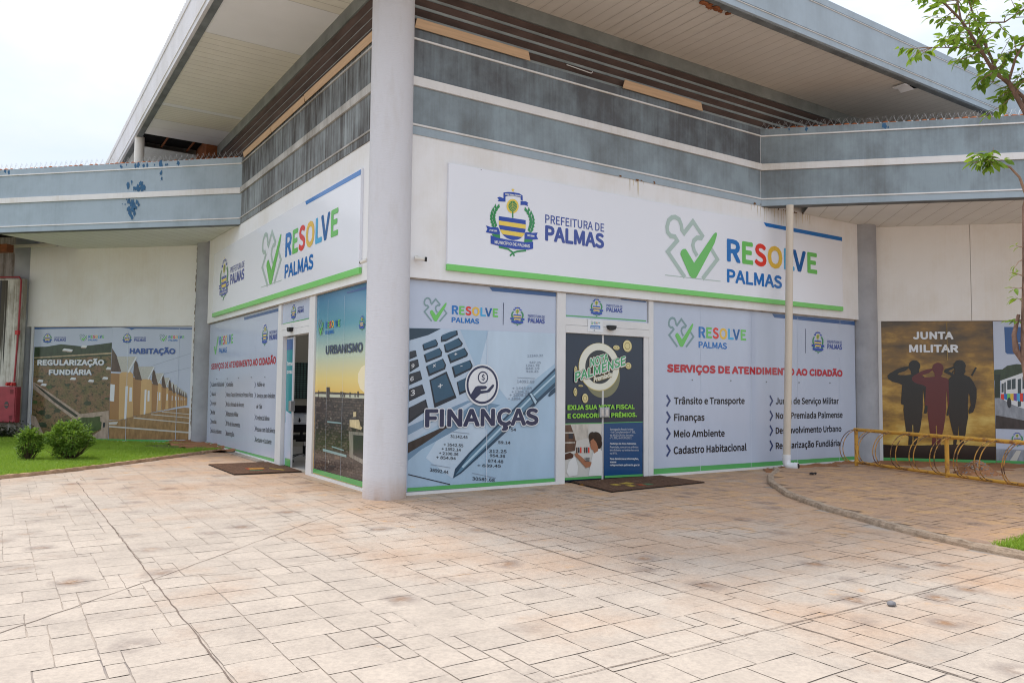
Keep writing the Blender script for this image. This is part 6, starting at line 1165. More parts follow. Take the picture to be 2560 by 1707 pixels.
FONT = json.loads(r'''{"o":[165,[[83,-4,117,6,141,32,151,74,141,116,117,143,83,152,49,143,24,116,14,74,24,32,49,6],[83,17,60,24,45,44,40,74,45,104,60,124,83,131,105,124,120,104,126,74,120,44,105,24]]],
"B":[179,[[28,0,91,0,131,6,157,26,167,59,162,82,147,98,126,106,126,108,142,117,152,132,156,151,147,179,123,195,87,200,28,200],[53,115,53,180,83,180,110,177,125,167,131,148,126,130,110,119,82,115],[53,20,53,95,88,95,117,92,136,80,142,59,136,37,117,24,88,20]]],
"ú":[166,[[68,-4,87,0,103,9,117,23,118,23,120,0,141,0,141,148,116,148,116,43,103,29,90,21,76,18,60,22,51,35,48,57,48,148,23,148,23,54,28,22,43,3],[78,175,126,222,109,238,65,187]]],
"â":[154,[[59,-4,77,-1,93,7,108,18,109,18,111,0,132,0,132,91,127,123,110,144,80,152,58,149,38,142,22,133,32,115,45,123,60,129,76,131,95,126,104,112,107,94,55,84,26,66,16,38,22,16,37,1],[66,17,53,19,44,27,40,40,46,57,67,69,107,77,107,36,93,25,80,19],[34,183,45,173,81,208,82,208,118,173,129,183,94,226,69,226]]],
"R":[173,[[53,105,53,180,86,180,113,176,129,165,135,144,129,122,113,109,86,105],[137,0,166,0,115,88,139,98,154,117,160,144,151,177,126,195,90,200,28,200,28,0,53,0,53,85,89,85]]],
"+":[151,[[66,32,86,32,86,91,141,91,141,110,86,110,86,170,66,170,66,110,10,110,10,91,66,91]]],
"Í":[80,[[28,0,53,0,53,200,28,200],[35,213,81,247,67,265,24,225]]],
"8":[151,[[76,-4,109,3,131,22,139,48,134,72,122,89,105,101,105,102,117,114,128,131,132,150,125,178,106,196,77,203,49,197,29,179,22,152,26,133,36,118,49,106,49,105,32,92,18,74,13,50,21,22,43,3],[90,109,68,119,51,132,45,152,49,169,60,180,77,184,95,180,106,167,111,149,108,135,101,121],[77,15,55,20,40,33,35,52,38,70,48,85,62,97,89,86,108,71,115,49,110,31,97,19]]],
"z":[130,[[10,0,122,0,122,20,41,20,119,135,119,148,18,148,18,128,88,128,10,13]]],
"Ç":[174,[[78,-69,105,-65,122,-56,128,-41,126,-31,118,-24,106,-19,114,-3,133,2,150,11,164,25,150,41,137,29,122,21,104,19,71,29,49,57,42,101,50,144,72,172,105,181,121,179,134,172,146,163,159,179,145,191,127,200,105,204,59,191,28,155,16,100,26,46,55,11,97,-3,85,-27,99,-30,107,-35,109,-41,106,-49,96,-54,76,-56]]],
"I":[80,[[28,0,53,0,53,200,28,200]]],
"ª":[105,[[41,118,53,120,64,125,73,132,74,132,76,120,91,120,91,180,87,202,76,216,56,221,41,219,27,214,15,208,22,195,31,200,42,204,53,205,64,202,70,195,72,183,38,176,18,165,11,147,15,131,26,121],[47,133,38,135,32,140,30,148,34,158,47,166,72,171,72,145,63,138,55,134]]],
"E":[161,[[28,0,146,0,146,22,53,22,53,94,129,94,129,116,53,116,53,179,143,179,143,200,28,200]]],
"á":[154,[[59,-4,77,-1,93,7,108,18,109,18,111,0,132,0,132,91,127,123,110,144,80,152,58,149,38,142,22,133,32,115,45,123,60,129,76,131,95,126,104,112,107,94,55,84,26,66,16,38,22,16,37,1],[66,17,53,19,44,27,40,40,46,57,67,69,107,77,107,36,93,25,80,19],[77,175,125,222,108,238,64,187]]],
"Ê":[161,[[28,0,146,0,146,22,53,22,53,94,129,94,129,116,53,116,53,179,143,179,143,200,28,200],[54,213,88,241,89,241,123,213,133,221,102,256,75,256,43,221]]],
"3":[151,[[72,-4,104,3,127,23,136,53,130,78,115,95,94,104,94,106,113,116,125,132,129,154,122,181,101,198,71,204,50,200,31,192,15,180,29,164,41,174,55,181,70,183,88,179,100,168,104,152,99,132,81,119,49,114,49,94,85,89,105,75,111,54,106,34,91,22,70,17,50,20,34,29,21,40,8,24,23,10,44,0]]],
"H":[199,[[28,0,53,0,53,94,146,94,146,0,171,0,171,200,146,200,146,116,53,116,53,200,28,200]]],
"9":[151,[[64,-4,100,8,126,44,137,109,128,161,104,193,69,204,41,195,20,173,12,139,19,104,38,83,67,76,84,79,100,87,113,100,105,51,87,25,63,17,51,19,39,24,29,32,16,17,28,6,44,-1],[113,121,99,106,85,97,71,94,51,100,39,115,35,139,40,163,52,178,70,184,91,177,106,156]]],
"i":[75,[[25,0,50,0,50,148,25,148],[38,179,46,181,52,187,54,195,52,204,46,209,38,211,29,209,23,204,21,195,23,187,29,181]]],
"v":[142,[[57,0,86,0,139,148,114,148,86,64,72,20,71,20,57,64,29,148,4,148]]],
"í":[75,[[25,0,50,0,50,148,25,148],[34,175,81,222,64,238,20,187]]],
"Á":[166,[[77,213,124,247,109,265,66,225],[1,0,26,0,46,61,119,61,138,0,165,0,97,200,69,200],[52,81,62,112,82,180,83,180,103,112,113,81]]],
"J":[146,[[65,-4,96,5,114,27,120,59,120,200,94,200,94,61,91,37,80,23,62,19,49,21,37,28,28,41,10,28,23,11,42,0]]],
"5":[151,[[71,-4,103,5,127,28,137,65,129,101,107,122,77,129,66,128,56,125,47,121,52,179,127,179,127,200,30,200,23,107,37,98,48,105,58,109,70,110,92,105,106,89,112,64,106,39,91,23,69,17,48,20,32,28,20,39,7,23,23,10,44,0]]],
"V":[157,[[64,0,93,0,157,200,131,200,99,92,80,26,79,26,59,92,27,200,0,200]]],
"õ":[165,[[83,-4,117,6,141,32,151,74,141,116,117,143,83,152,49,143,24,116,14,74,24,32,49,6],[83,17,60,24,45,44,40,74,45,104,60,124,83,131,105,124,120,104,126,74,120,44,105,24],[105,176,122,182,132,196,136,217,119,218,117,206,112,197,105,194,92,201,78,213,61,220,44,214,34,200,30,178,47,177,49,190,53,199,61,202,74,195,87,183]]],
"A":[166,[[1,0,26,0,46,61,119,61,138,0,165,0,97,200,69,200],[52,81,62,112,82,180,83,180,103,112,113,81]]],
"l":[77,[[51,-4,66,-1,62,18,57,17,50,28,50,217,25,217,25,29,28,12,36,0]]],
"é":[151,[[85,-4,104,-2,120,4,134,11,125,28,114,22,101,18,88,16,63,23,46,41,39,68,139,68,140,82,133,119,113,143,80,152,48,142,24,116,14,74,24,32,49,6],[38,86,46,111,61,127,81,132,101,127,113,111,118,86],[76,175,124,222,106,238,63,187]]],
"S":[163,[[83,-4,119,4,143,24,151,53,145,78,131,95,110,107,81,119,66,126,53,137,48,153,53,168,66,178,85,181,103,179,118,173,131,163,144,179,128,192,108,200,85,204,53,197,31,178,22,151,29,126,44,110,63,99,92,87,109,78,121,68,125,51,120,34,106,23,83,19,63,22,44,30,28,43,13,26,33,10,56,0]]],
"4":[151,[[93,0,116,0,116,55,143,55,143,75,116,75,116,200,89,200,5,71,5,55,93,55],[93,75,31,75,77,143,93,173,94,173,93,136]]],
"d":[169,[[76,-4,93,-1,108,7,121,17,121,17,124,0,144,0,144,217,119,217,119,160,120,135,108,144,94,150,79,152,47,142,24,116,14,74,22,32,43,6],[81,17,59,24,45,44,40,74,46,104,61,124,83,131,95,129,107,124,119,115,119,38,107,26,94,20]]],
"b":[169,[[90,-4,122,6,146,33,155,76,148,116,128,143,96,152,79,149,64,142,49,131,50,158,50,217,25,217,25,0,45,0,47,15,48,15,62,5,76,-1],[86,17,75,19,63,24,50,33,50,111,64,122,77,129,89,131,112,124,125,105,129,76,123,45,108,25]]],
"n":[166,[[25,0,50,0,50,108,64,120,77,128,91,130,107,126,116,113,119,91,119,0,144,0,144,94,139,126,124,145,98,152,79,149,63,139,49,127,48,127,46,148,25,148]]],
"–":[146,[[13,68,134,68,134,85,13,85]]],
"F":[151,[[28,0,53,0,53,90,129,90,129,111,53,111,53,179,143,179,143,200,28,200]]],
",":[76,[[20,-52,42,-38,55,-19,60,5,58,21,51,31,39,34,30,32,23,26,20,17,23,8,30,2,39,-1,42,0,38,-15,29,-28,14,-37]]],
"M":[222,[[28,0,50,0,50,111,47,170,48,170,64,124,102,20,119,20,157,124,173,170,174,170,171,111,171,0,194,0,194,200,164,200,126,93,112,51,111,51,96,93,58,200,28,200]]],
"s":[128,[[64,-4,93,3,111,18,118,40,111,63,94,76,73,85,57,92,45,100,41,111,44,122,53,130,68,133,80,131,91,126,102,120,114,135,101,144,85,150,68,152,40,146,23,131,17,110,23,89,40,76,60,67,76,61,89,52,94,39,91,27,81,19,65,16,48,18,34,24,21,34,9,17,25,6,43,-1]]],
"D":[188,[[28,0,79,0,130,12,161,46,172,101,161,155,129,188,77,200,28,200],[53,21,53,180,75,180,115,170,138,144,146,101,138,58,115,30,75,21]]],
"ê":[151,[[85,-4,104,-2,120,4,134,11,125,28,114,22,101,18,88,16,63,23,46,41,39,68,139,68,140,82,133,119,113,143,80,152,48,142,24,116,14,74,24,32,49,6],[38,86,46,111,61,127,81,132,101,127,113,111,118,86],[33,183,44,173,80,208,81,208,117,173,128,183,93,226,68,226]]],
"m":[253,[[25,0,50,0,50,108,63,120,76,128,87,130,103,126,112,113,115,91,115,0,140,0,140,108,153,120,165,128,177,130,193,126,202,113,205,91,205,0,229,0,229,94,225,126,210,145,185,152,167,148,151,138,136,124,127,139,114,149,95,152,78,149,62,139,49,127,48,127,46,148,25,148]]],
"c":[139,[[83,-4,101,-1,117,5,132,15,121,32,110,24,99,19,86,17,62,24,46,44,40,74,46,104,62,124,86,131,97,129,107,125,116,118,129,135,117,143,103,150,85,152,50,143,24,116,14,74,23,32,48,6]]],
"6":[151,[[82,-4,111,5,132,27,140,61,133,96,114,117,84,124,68,121,52,113,39,100,46,149,65,175,90,183,102,181,113,176,122,168,136,183,124,194,108,201,89,204,53,193,26,158,15,95,24,40,48,7],[39,80,53,95,67,103,80,106,100,100,112,85,116,61,111,38,99,22,82,16,60,24,46,45]]],
"-":[95,[[13,67,82,67,82,86,13,86]]],
"u":[166,[[68,-4,87,0,103,9,117,23,118,23,120,0,141,0,141,148,116,148,116,43,103,29,90,21,76,18,60,22,51,35,48,57,48,148,23,148,23,54,28,22,43,3]]],
"0":[151,[[76,-4,109,8,130,43,138,101,130,158,109,192,76,204,43,192,21,158,14,101,21,43,43,8],[76,17,56,25,43,53,38,101,43,148,56,175,76,184,96,175,109,148,114,101,109,53,96,25]]],
"2":[151,[[12,0,138,0,138,22,82,22,50,20,91,63,118,104,128,145,121,176,101,196,70,204,47,200,28,190,11,174,25,160,37,172,51,180,67,183,87,178,100,164,104,144,94,107,64,65,12,15]]],
"C":[174,[[103,-4,127,0,147,10,164,25,150,41,137,29,122,21,104,19,71,29,49,57,42,101,50,144,72,172,105,181,121,179,134,172,146,163,159,179,145,191,127,200,105,204,59,191,28,155,16,100,27,44,58,9]]],
".":[76,[[38,-4,47,-1,53,5,56,15,53,25,47,32,38,34,29,32,22,25,20,15,22,5,29,-1]]],
"7":[151,[[54,0,80,0,86,69,103,128,139,185,139,200,13,200,13,179,111,179,79,125,62,68]]],
"Ã":[166,[[106,216,121,221,132,234,136,254,120,255,117,244,112,237,105,235,92,240,78,251,60,256,44,252,33,239,29,219,46,218,48,229,53,235,60,238,73,232,87,222],[1,0,26,0,46,61,119,61,138,0,165,0,97,200,69,200],[52,81,62,112,82,180,83,180,103,112,113,81]]],
"É":[161,[[28,0,146,0,146,22,53,22,53,94,129,94,129,116,53,116,53,179,143,179,143,200,28,200],[83,213,129,247,115,265,72,225]]],
"/":[107,[[3,-49,21,-49,103,217,85,217]]],
" ":[61,[]],
"r":[106,[[25,0,50,0,50,95,61,115,74,126,87,130,102,127,106,149,91,152,75,148,60,138,49,121,48,121,46,148,25,148]]],
"p":[169,[[25,-62,50,-62,50,-12,49,14,63,4,77,-2,90,-4,122,6,146,33,155,76,148,116,128,143,96,152,79,149,63,141,49,131,48,131,46,148,25,148],[86,17,75,19,63,24,50,33,50,111,64,122,77,129,89,131,112,124,125,105,129,76,123,45,108,25]]],
"Â":[166,[[49,213,82,241,83,241,117,213,128,221,96,256,70,256,38,221],[1,0,26,0,46,61,119,61,138,0,165,0,97,200,69,200],[52,81,62,112,82,180,83,180,103,112,113,81]]],
"h":[166,[[25,0,50,0,50,108,64,120,77,128,91,130,107,126,116,113,119,91,119,0,144,0,144,94,139,126,124,145,98,152,80,149,63,140,49,127,50,158,50,217,25,217]]],
"ç":[139,[[55,-69,82,-65,99,-56,105,-41,102,-31,95,-24,83,-19,90,-3,105,0,119,6,132,15,121,32,110,24,99,19,86,17,62,24,46,44,40,74,46,104,62,124,86,131,97,129,107,125,116,118,129,135,117,143,103,150,85,152,50,143,24,116,14,74,22,35,43,9,74,-3,62,-27,76,-30,83,-35,86,-41,83,-49,72,-54,52,-56]]],
"G":[188,[[106,-4,131,-1,152,8,168,20,168,104,102,104,102,83,145,83,145,30,135,24,122,20,109,19,72,29,50,57,42,101,50,144,73,172,108,181,126,179,140,172,151,163,165,179,151,191,132,200,108,204,60,191,28,155,16,100,28,44,59,9]]],
"f":[89,[[9,128,29,128,29,0,54,0,54,128,85,128,85,148,54,148,54,172,56,188,63,197,75,201,92,197,97,216,72,221,48,215,34,198,29,172,29,148,9,147]]],
"O":[202,[[101,-4,146,9,176,45,187,101,176,156,146,191,101,204,57,191,27,156,16,101,27,45,57,9],[101,19,70,29,49,57,42,101,49,144,70,172,101,181,133,172,153,144,161,101,153,57,133,29]]],
"U":[197,[[98,-4,135,4,161,32,170,82,170,200,146,200,146,82,140,44,123,24,98,19,75,24,58,44,52,82,52,200,27,200,27,82,36,32,62,4]]],
"a":[154,[[59,-4,77,-1,93,7,108,18,109,18,111,0,132,0,132,91,127,123,110,144,80,152,58,149,38,142,22,133,32,115,45,123,60,129,76,131,95,126,104,112,107,94,55,84,26,66,16,38,22,16,37,1],[66,17,53,19,44,27,40,40,46,57,67,69,107,77,107,36,93,25,80,19]]],
"X":[156,[[5,0,31,0,60,54,76,86,77,86,94,54,124,0,152,0,93,102,148,200,121,200,95,149,80,120,79,120,64,149,36,200,8,200,63,103]]],
"ã":[154,[[59,-4,77,-1,93,7,108,18,109,18,111,0,132,0,132,91,127,123,110,144,80,152,58,149,38,142,22,133,32,115,45,123,60,129,76,131,95,126,104,112,107,94,55,84,26,66,16,38,22,16,37,1],[66,17,53,19,44,27,40,40,46,57,67,69,107,77,107,36,93,25,80,19],[104,176,121,182,131,196,134,217,118,218,115,206,111,197,103,194,91,201,77,213,59,220,42,214,32,200,29,178,46,177,48,190,52,199,60,202,73,195,86,183]]],
"N":[197,[[28,0,51,0,51,105,51,126,50,147,48,168,49,168,71,126,144,0,170,0,170,200,146,200,146,96,146,75,148,53,149,33,148,33,126,74,53,200,28,200]]],
"º":[111,[[55,118,79,124,95,142,102,169,95,197,79,215,55,221,32,215,15,197,9,169,15,142,32,124],[55,133,41,138,31,151,28,169,31,188,41,201,55,205,70,201,79,188,82,169,79,151,70,138]]],
"1":[151,[[24,0,134,0,134,21,94,21,94,200,74,200,63,194,49,190,33,186,33,170,69,170,69,21,24,21]]],
"x":[136,[[4,0,30,0,50,35,65,61,67,61,83,35,105,0,132,0,83,75,128,148,102,148,84,116,71,91,69,91,55,116,35,148,8,148,53,77]]],
"$":[151,[[68,-34,86,-34,86,-3,111,6,127,25,133,50,111,95,70,117,48,148,52,163,62,174,79,177,93,175,105,169,116,160,129,175,117,185,103,193,86,198,86,228,68,228,68,197,45,189,29,171,24,147,46,106,87,83,109,49,105,32,93,21,74,17,57,20,41,27,28,37,16,20,31,9,49,1,68,-3]]],
"e":[151,[[85,-4,104,-2,120,4,134,11,125,28,114,22,101,18,88,16,63,23,46,41,39,68,139,68,140,82,133,119,113,143,80,152,48,142,24,116,14,74,24,32,49,6],[38,86,46,111,61,127,81,132,101,127,113,111,118,86]]],
":":[76,[[38,106,47,109,53,115,56,126,53,135,47,142,38,145,29,142,22,135,20,126,22,115,29,109],[38,-4,47,-1,53,5,56,15,53,25,47,32,38,34,29,32,22,25,20,15,22,5,29,-1]]],
"L":[148,[[28,0,140,0,140,22,53,22,53,200,28,200]]],
"Z":[165,[[14,0,152,0,152,22,45,22,150,185,150,200,23,200,23,179,119,179,14,15]]],
"T":[163,[[69,0,94,0,94,179,155,179,155,200,8,200,8,179,69,179]]],
"ô":[165,[[83,-4,117,6,141,32,151,74,141,116,117,143,83,152,49,143,24,116,14,74,24,32,49,6],[83,17,60,24,45,44,40,74,45,104,60,124,83,131,105,124,120,104,126,74,120,44,105,24],[35,183,46,173,82,208,83,208,119,173,130,183,95,226,70,226]]],
"P":[173,[[28,0,53,0,53,80,86,80,124,86,150,107,159,141,150,176,124,194,85,200,28,200],[53,100,53,180,81,180,111,176,128,164,134,141,129,118,111,104,82,100]]],
"g":[154,[[75,-68,115,-61,141,-42,150,-17,144,3,127,15,98,18,69,18,54,20,46,26,43,34,45,42,48,47,53,52,75,47,102,53,122,71,129,98,128,111,123,121,117,129,147,129,147,148,96,148,75,152,47,145,27,127,19,99,22,83,29,69,39,59,39,58,31,51,25,42,22,31,24,20,29,12,36,6,36,5,24,-5,16,-16,14,-29,22,-50,43,-64],[75,64,59,68,48,80,43,99,48,118,59,130,75,134,91,130,102,118,106,99,102,80,91,68],[79,-51,55,-48,41,-39,36,-25,37,-17,42,-8,51,0,70,-2,95,-2,112,-4,122,-10,126,-21,120,-36,103,-47]]],
"t":[103,[[71,-4,99,2,94,21,77,17,64,20,56,30,54,45,54,128,95,128,95,148,54,148,54,190,34,190,31,148,7,147,7,128,29,128,29,46,33,20,47,3]]]}''')

make_text([it[2] for v in ART.values() for it in v if it[0] == 'T'] + list('RESOLV') + ['PALMAS', 'PREFEITURA DE'] + [g[1] for g in MAST['crest'] if g[0] == 'T'])
# ================================================================== GROUND
mb = MB(); mb.box(-150, 150, -150, 150, -.3, .03, 'earth'); tag(mb.build('ground'), kind='structure')
def in_poly(p, P):
    c = False
    for i in range(len(P)):
        a, b = P[i - 1], P[i]
        if (a[1] > p[1]) != (b[1] > p[1]) and p[0] < (b[0] - a[0]) * (p[1] - a[1]) / (b[1] - a[1]) + a[0]: c = not c
    return c
# outline of the raised pavement on the right (kerb line measured on the ground)
KERB = [(5.20, 4.75), (5.16, 4.30), (4.97, 3.55), (4.88, 2.72), (4.95, 1.45), (5.20, .42), (5.50, -.43), (5.77, -1.06), (6.05, -1.55), (6.45, -2.1), (7.2, -2.9), (8.6, -4.1)]
RAISED = KERB + [(14, -4.1), (14, 5.0), (6.9, 5.75), (5.75, 4.98)]
LAWN = [(-6.6, -2.2), (-6.05, -.6), (-5.78, .27), (-5.60, 1.2), (-5.52, 2.55), (-5.53, 4.1), (-5.50, 5.28), (-6.3, 6.1), (-6.9, 6.55), (-18, 6.85), (-18, -2.2)]
def ashlar(cell, n0, n1, m0, m1, keep, z, jit, gap, mname, seed, whole=False):
    """Stamped stone pattern: mixed rectangles laid in the two facade directions."""
    rn = random.Random(seed); used = set(); mbx = MB(); sizes = [(3, 2), (2, 3), (2, 2), (3, 3), (4, 2), (2, 1), (1, 2), (3, 2), (4, 3), (1, 1)]
    for j in range(m0, m1):
        for i in range(n0, n1):
            if (i, j) in used: continue
            opts = sizes[:]; rn.shuffle(opts); opts.sort(key=lambda q_: -(q_[0] * q_[1]) * rn.uniform(.35, 1.2))
            for w, h in opts + [(1, 1)]:
                cells = [(i + a, j + b) for a in range(w) for b in range(h)]
                if not any(c in used for c in cells): break
            used.update(cells)
            x0, x1, y0, y1 = i * cell + gap, (i + w) * cell - gap, j * cell + gap, (j + h) * cell - gap
            cx, cy = (x0 + x1) / 2, (y0 + y1) / 2
            if not keep((cx - cy) * Q, (cx + cy) * Q): continue
            if whole and not all(keep((a - b_) * Q, (a + b_) * Q) for a in (x0, x1) for b_ in (y0, y1)):
                for a, b_ in cells:
                    if keep((a + .5 - b_ - .5) * cell * Q, (a + b_ + 1) * cell * Q): mbx.face([((u - w_) * cell * Q, (u + w_) * cell * Q, z - .0004) for u, w_ in ((a, b_), (a + 1, b_), (a + 1, b_ + 1), (a, b_ + 1))], mname)
                continue
            P = []; tx_, ty_, g_ = rn.uniform(-.004, .004), rn.uniform(-.004, .004), rn.uniform(-.8, .9) * gap
            x0 += g_; y0 += g_; x1 -= g_; y1 -= g_
            for (ax, ay), (bx, by) in (((x0, y0), (x1, y0)), ((x1, y0), (x1, y1)), ((x1, y1), (x0, y1)), ((x0, y1), (x0, y0))):
                k = max(2, int(math.hypot(bx - ax, by - ay) / .09))
                for t in range(k): P.append((ax + (bx - ax) * t / k + rn.uniform(-jit, jit), ay + (by - ay) * t / k + rn.uniform(-jit, jit)))
            mbx.face([((a - b) * Q, (a + b) * Q, z + (a - cx) * tx_ + (b - cy) * ty_) for a, b in P], mname)
    return mbx
inR = lambda x, y: in_poly((x, y), RAISED)
inK = inR
RZ = GZ + .04
mb = ashlar(.098, -135, 130, -135, 120, lambda x, y: -12.5 < x < 11 and -10.5 < y < 6.5 and not inR(x, y) and not in_poly((x, y), LAWN) and abs(x) > y - .3, GZ, .0035, .0030, 'slab', 3)
mb.face([(-60, -60, GZ - .004), (60, -60, GZ - .004), (60, 5.2, GZ - .004), (5.6, 5.2, GZ - .004), (0, -.4, GZ - .004), (-5.6, 5.2, GZ - .004), (-60, 5.2, GZ - .004)], 'joint')
def crack(pts, w, mname, seed, z):
    rn = random.Random(seed); P = []
    for (ax, ay), (bx, by) in zip(pts, pts[1:]):
        k = max(2, int(math.hypot(bx - ax, by - ay) / .12)); P += [(ax + (bx - ax) * t / k + rn.uniform(-.006, .006), ay + (by - ay) * t / k + rn.uniform(-.006, .006)) for t in range(k)]
    P.append(pts[-1]); n = len(P)
    for i in range(n - 1):
        d = Vector((P[i + 1][0] - P[i][0], P[i + 1][1] - P[i][1])).normalized(); a = w * rn.uniform(.5, 1.2) / 2
        mb.face([(P[i][0] - d.y * a, P[i][1] + d.x * a, z), (P[i][0] + d.y * a, P[i][1] - d.x * a, z), (P[i + 1][0] + d.y * a, P[i + 1][1] - d.x * a, z), (P[i + 1][0] - d.y * a, P[i + 1][1] + d.x * a, z)], mname)
crack([(-.14, -6.4), (-.125, -5.453), (-.084, -4.228), (-.056, -1.04)], .007, 'crack', 1, GZ + .003)
crack([(-4.583, .277), (-.084, -4.228), (1.449, -5.769), (2.5, -6.8)], .008, 'crack', 2, GZ + .0042)
crack([(.25, -.30), (2.555, -2.687), (3.95, -4.08), (5.6, -5.72)], .008, 'crack', 3, GZ + .0034)
crack([(2.0, -6.37), (2.907, -5.47), (3.95, -4.45), (4.882, -3.533), (7.0, -1.45)], .007, 'crack', 4, GZ + .0046)
crack([(-.08, -4.2), (.35, -3.95), (.95, -3.2), (1.02, -2.9)], .004, 'crack', 5, GZ + .0026)
tag(mb.build('plaza_paving'), kind='structure')
# raised pavement with its kerb
mb = ashlar(.092, -60, 130, -130, 40, lambda x, y: inK(x, y) and x < 12, RZ + .004, .005, .004, 'slab_dusty', 8, True)
mb.prism(RAISED, .02, RZ, 'joint_dusty'); tag(mb.build('raised_pavement'), kind='structure')
mb = MB()
def kerb(mbx, pts, w, z0, z1, seed, mname='kerb_stone'):
    rn = random.Random(seed); P = []
    for a, b in zip(pts, pts[1:]):
        k = max(1, int((Vector(b) - Vector(a)).length / .08)); P += [Vector(a).lerp(Vector(b), t / k) for t in range(k)]
    P.append(Vector(pts[-1])); vs = []; n = len(P); prof = [(-.5, z0), (-.5, z1 - .03), (-.36, z1), (.36, z1), (.5, z1 - .02), (.5, z0)]
    for i, p in enumerate(P):
        t = (P[min(i + 1, n - 1)] - P[max(i - 1, 0)]).normalized(); nr = Vector((-t.y, t.x))
        for a, z in prof:
            q_ = p + nr * (a * w + rn.uniform(-.006, .006)); vs.append((q_.x, q_.y, z + (rn.uniform(-.006, .006) if z > z0 + .01 else 0)))
    m_ = len(prof); mbx.mesh(vs, [(i * m_ + k, i * m_ + k + 1, (i + 1) * m_ + k + 1, (i + 1) * m_ + k) for i in range(n - 1) for k in range(m_ - 1)], mname)
kerb(mb, KERB, .10, .05, GZ + .056, 2); tag(mb.build('pavement_kerb'), kind='structure')
mb = MB(); kerb(mb, [(p[0] + .0, p[1]) for p in LAWN[:7]], .09, .05, GZ + .05, 5, 'kerb_tan'); tag(mb.build('lawn_kerb'), kind='structure')
mb = MB(); mb.face([(p[0], p[1], GZ + .025) for p in LAWN], 'lawn_soil'); tag(mb.build('lawn_soil'), kind='structure')
def rough_sheet(x0, x1, y0, y1, z, amp, step, m, keep=None, seed=1):
    from mathutils import noise as N
    mbx = MB(); nx = int((x1 - x0) / step); ny = int((y1 - y0) / step)
    V = [(x0 + i * step, y0 + j * step, z + amp * N.fractal(Vector((x0 + i * step + seed, y0 + j * step, 0)) * 2.2, .7, 2, 4)) for j in range(ny + 1) for i in range(nx + 1)]
    F = [(j * (nx + 1) + i, j * (nx + 1) + i + 1, (j + 1) * (nx + 1) + i + 1, (j + 1) * (nx + 1) + i) for j in range(ny) for i in range(nx)]
    if keep: F = [f for f in F if keep(*V[f[0]][:2])]
    mbx.mesh(V, F, m, True); return mbx
mb = rough_sheet(5.0, 15, 2.8, 7.4, GZ + .0, .05, .07, 'red_soil', lambda x, y: x > y + .15 or x > 5.3); tag(mb.build('red_soil_bed'), kind='structure')
mb = rough_sheet(-7.9, -5.0, 4.9, 7.4, GZ + .035, .05, .06, 'red_soil', lambda x, y: x < -y - .02 and x > -8.2 + (6.9 - y) * 1.1, 4); tag(mb.build('bare_soil_patch'), kind='structure')
# soil heap with gravel behind the cycle rack
mb = MB(); rn = random.Random(3); b = bmesh.new(); bmesh.ops.create_icosphere(b, subdivisions=5, radius=1)
for v in b.verts: k = 1 + rn.uniform(-.07, .07); h_ = math.exp(-3.2 * (v.co.x ** 2 + v.co.y ** 2)); v.co = (8.30 + v.co.x * .46 * k, 4.75 + v.co.y * .40 * k, GZ + (.005 + .25 * h_ * k if v.co.z > 0 else -.02))
mb.bm(b, 'red_soil', True)
for i in range(330):
    a = rn.uniform(0, 6.28); r = abs(rn.gauss(0, .2)); h = .25 * math.exp(-3.2 * (r / .44) ** 2) - .025
    mb.blob((8.30 + r * math.cos(a), 4.75 + r * .9 * math.sin(a), GZ + .03 + h), *(rn.uniform(.008, .02) for _ in range(2)), .012, ('plinth', 'red_soil', 'stone_grey')[i % 3], 1, .3, i)
tag(mb.build('soil_heap'), 'small heap of gravelly red soil on the ground behind the yellow rack', 'soil heap')
# ================================================================== BUILDING
B = thing('municipal_building', 'grey and white public building with a corner entrance and wide overhanging roof', 'building', (0, 0, 0))
def part(name, mb_, M=None, parent=B, label=None):
    o = mb_.build(name, parent, M)
    if label: o['label'] = label
    return o
# --- round columns
def column(x, y, r, z0, z1, m, label=None):
    mb_ = MB(); mb_.cyl((x, y), r, z0, z1, m, 64); part('column', mb_, label=label)
column(.012, -.004, .266, .05, 6.86, 'pillar_plaster', 'tall round white column at the corner')
column(7.16, 7.18, .266, .05, 4.9, 'pillar_grey'); column(-7.22, 7.28, .266, .05, 4.9, 'pillar_grey'); column(-12.52, 7.56, .266, .0, 5.2, 'pillar_grey')
column(7.27, 7.15, .15, 5.9, 6.86, 'concrete_grey'); column(-7.93, 5.63, .10, 5.9, 6.86, 'camera_white')
# --- upper walls
ZT, ZF = 2.865, 4.72
mb = MB(FR); mb.box(.02, 9.97, -.06, .12, ZT, 6.05, 'wall_white'); part('wall', mb)
mb = MB(FL); mb.box(-9.75, -.02, -.06, .12, ZT, 6.05, 'wall_white'); part('wall', mb)
mb = MB(FWR); mb.box(7.455, 9.155, -.03, .12, ZT, 4.95, 'wall_cream'); mb.box(9.165, 16, -.03, .12, ZT, 4.95, 'wall_cream'); mb.box(9.1, 9.2, -.01, .1, ZT, 4.9, 'frame_shadow'); part('wall', mb)
mb = MB(FWL); mb.box(-12.40, -7.63, -.03, .12, ZT, 4.95, 'wall_cream'); part('wall', mb)
# walls behind the window sheets keep the rooms dark
mb = MB(); mb.box(7.3, 16, 7.50, 7.6, 0, 5.0, 'inner_wall'); part('rear_wall', mb); mb = MB(); mb.box(-12.6, -7.3, 7.60, 7.7, 0, 5.0, 'inner_wall'); part('rear_wall', mb)
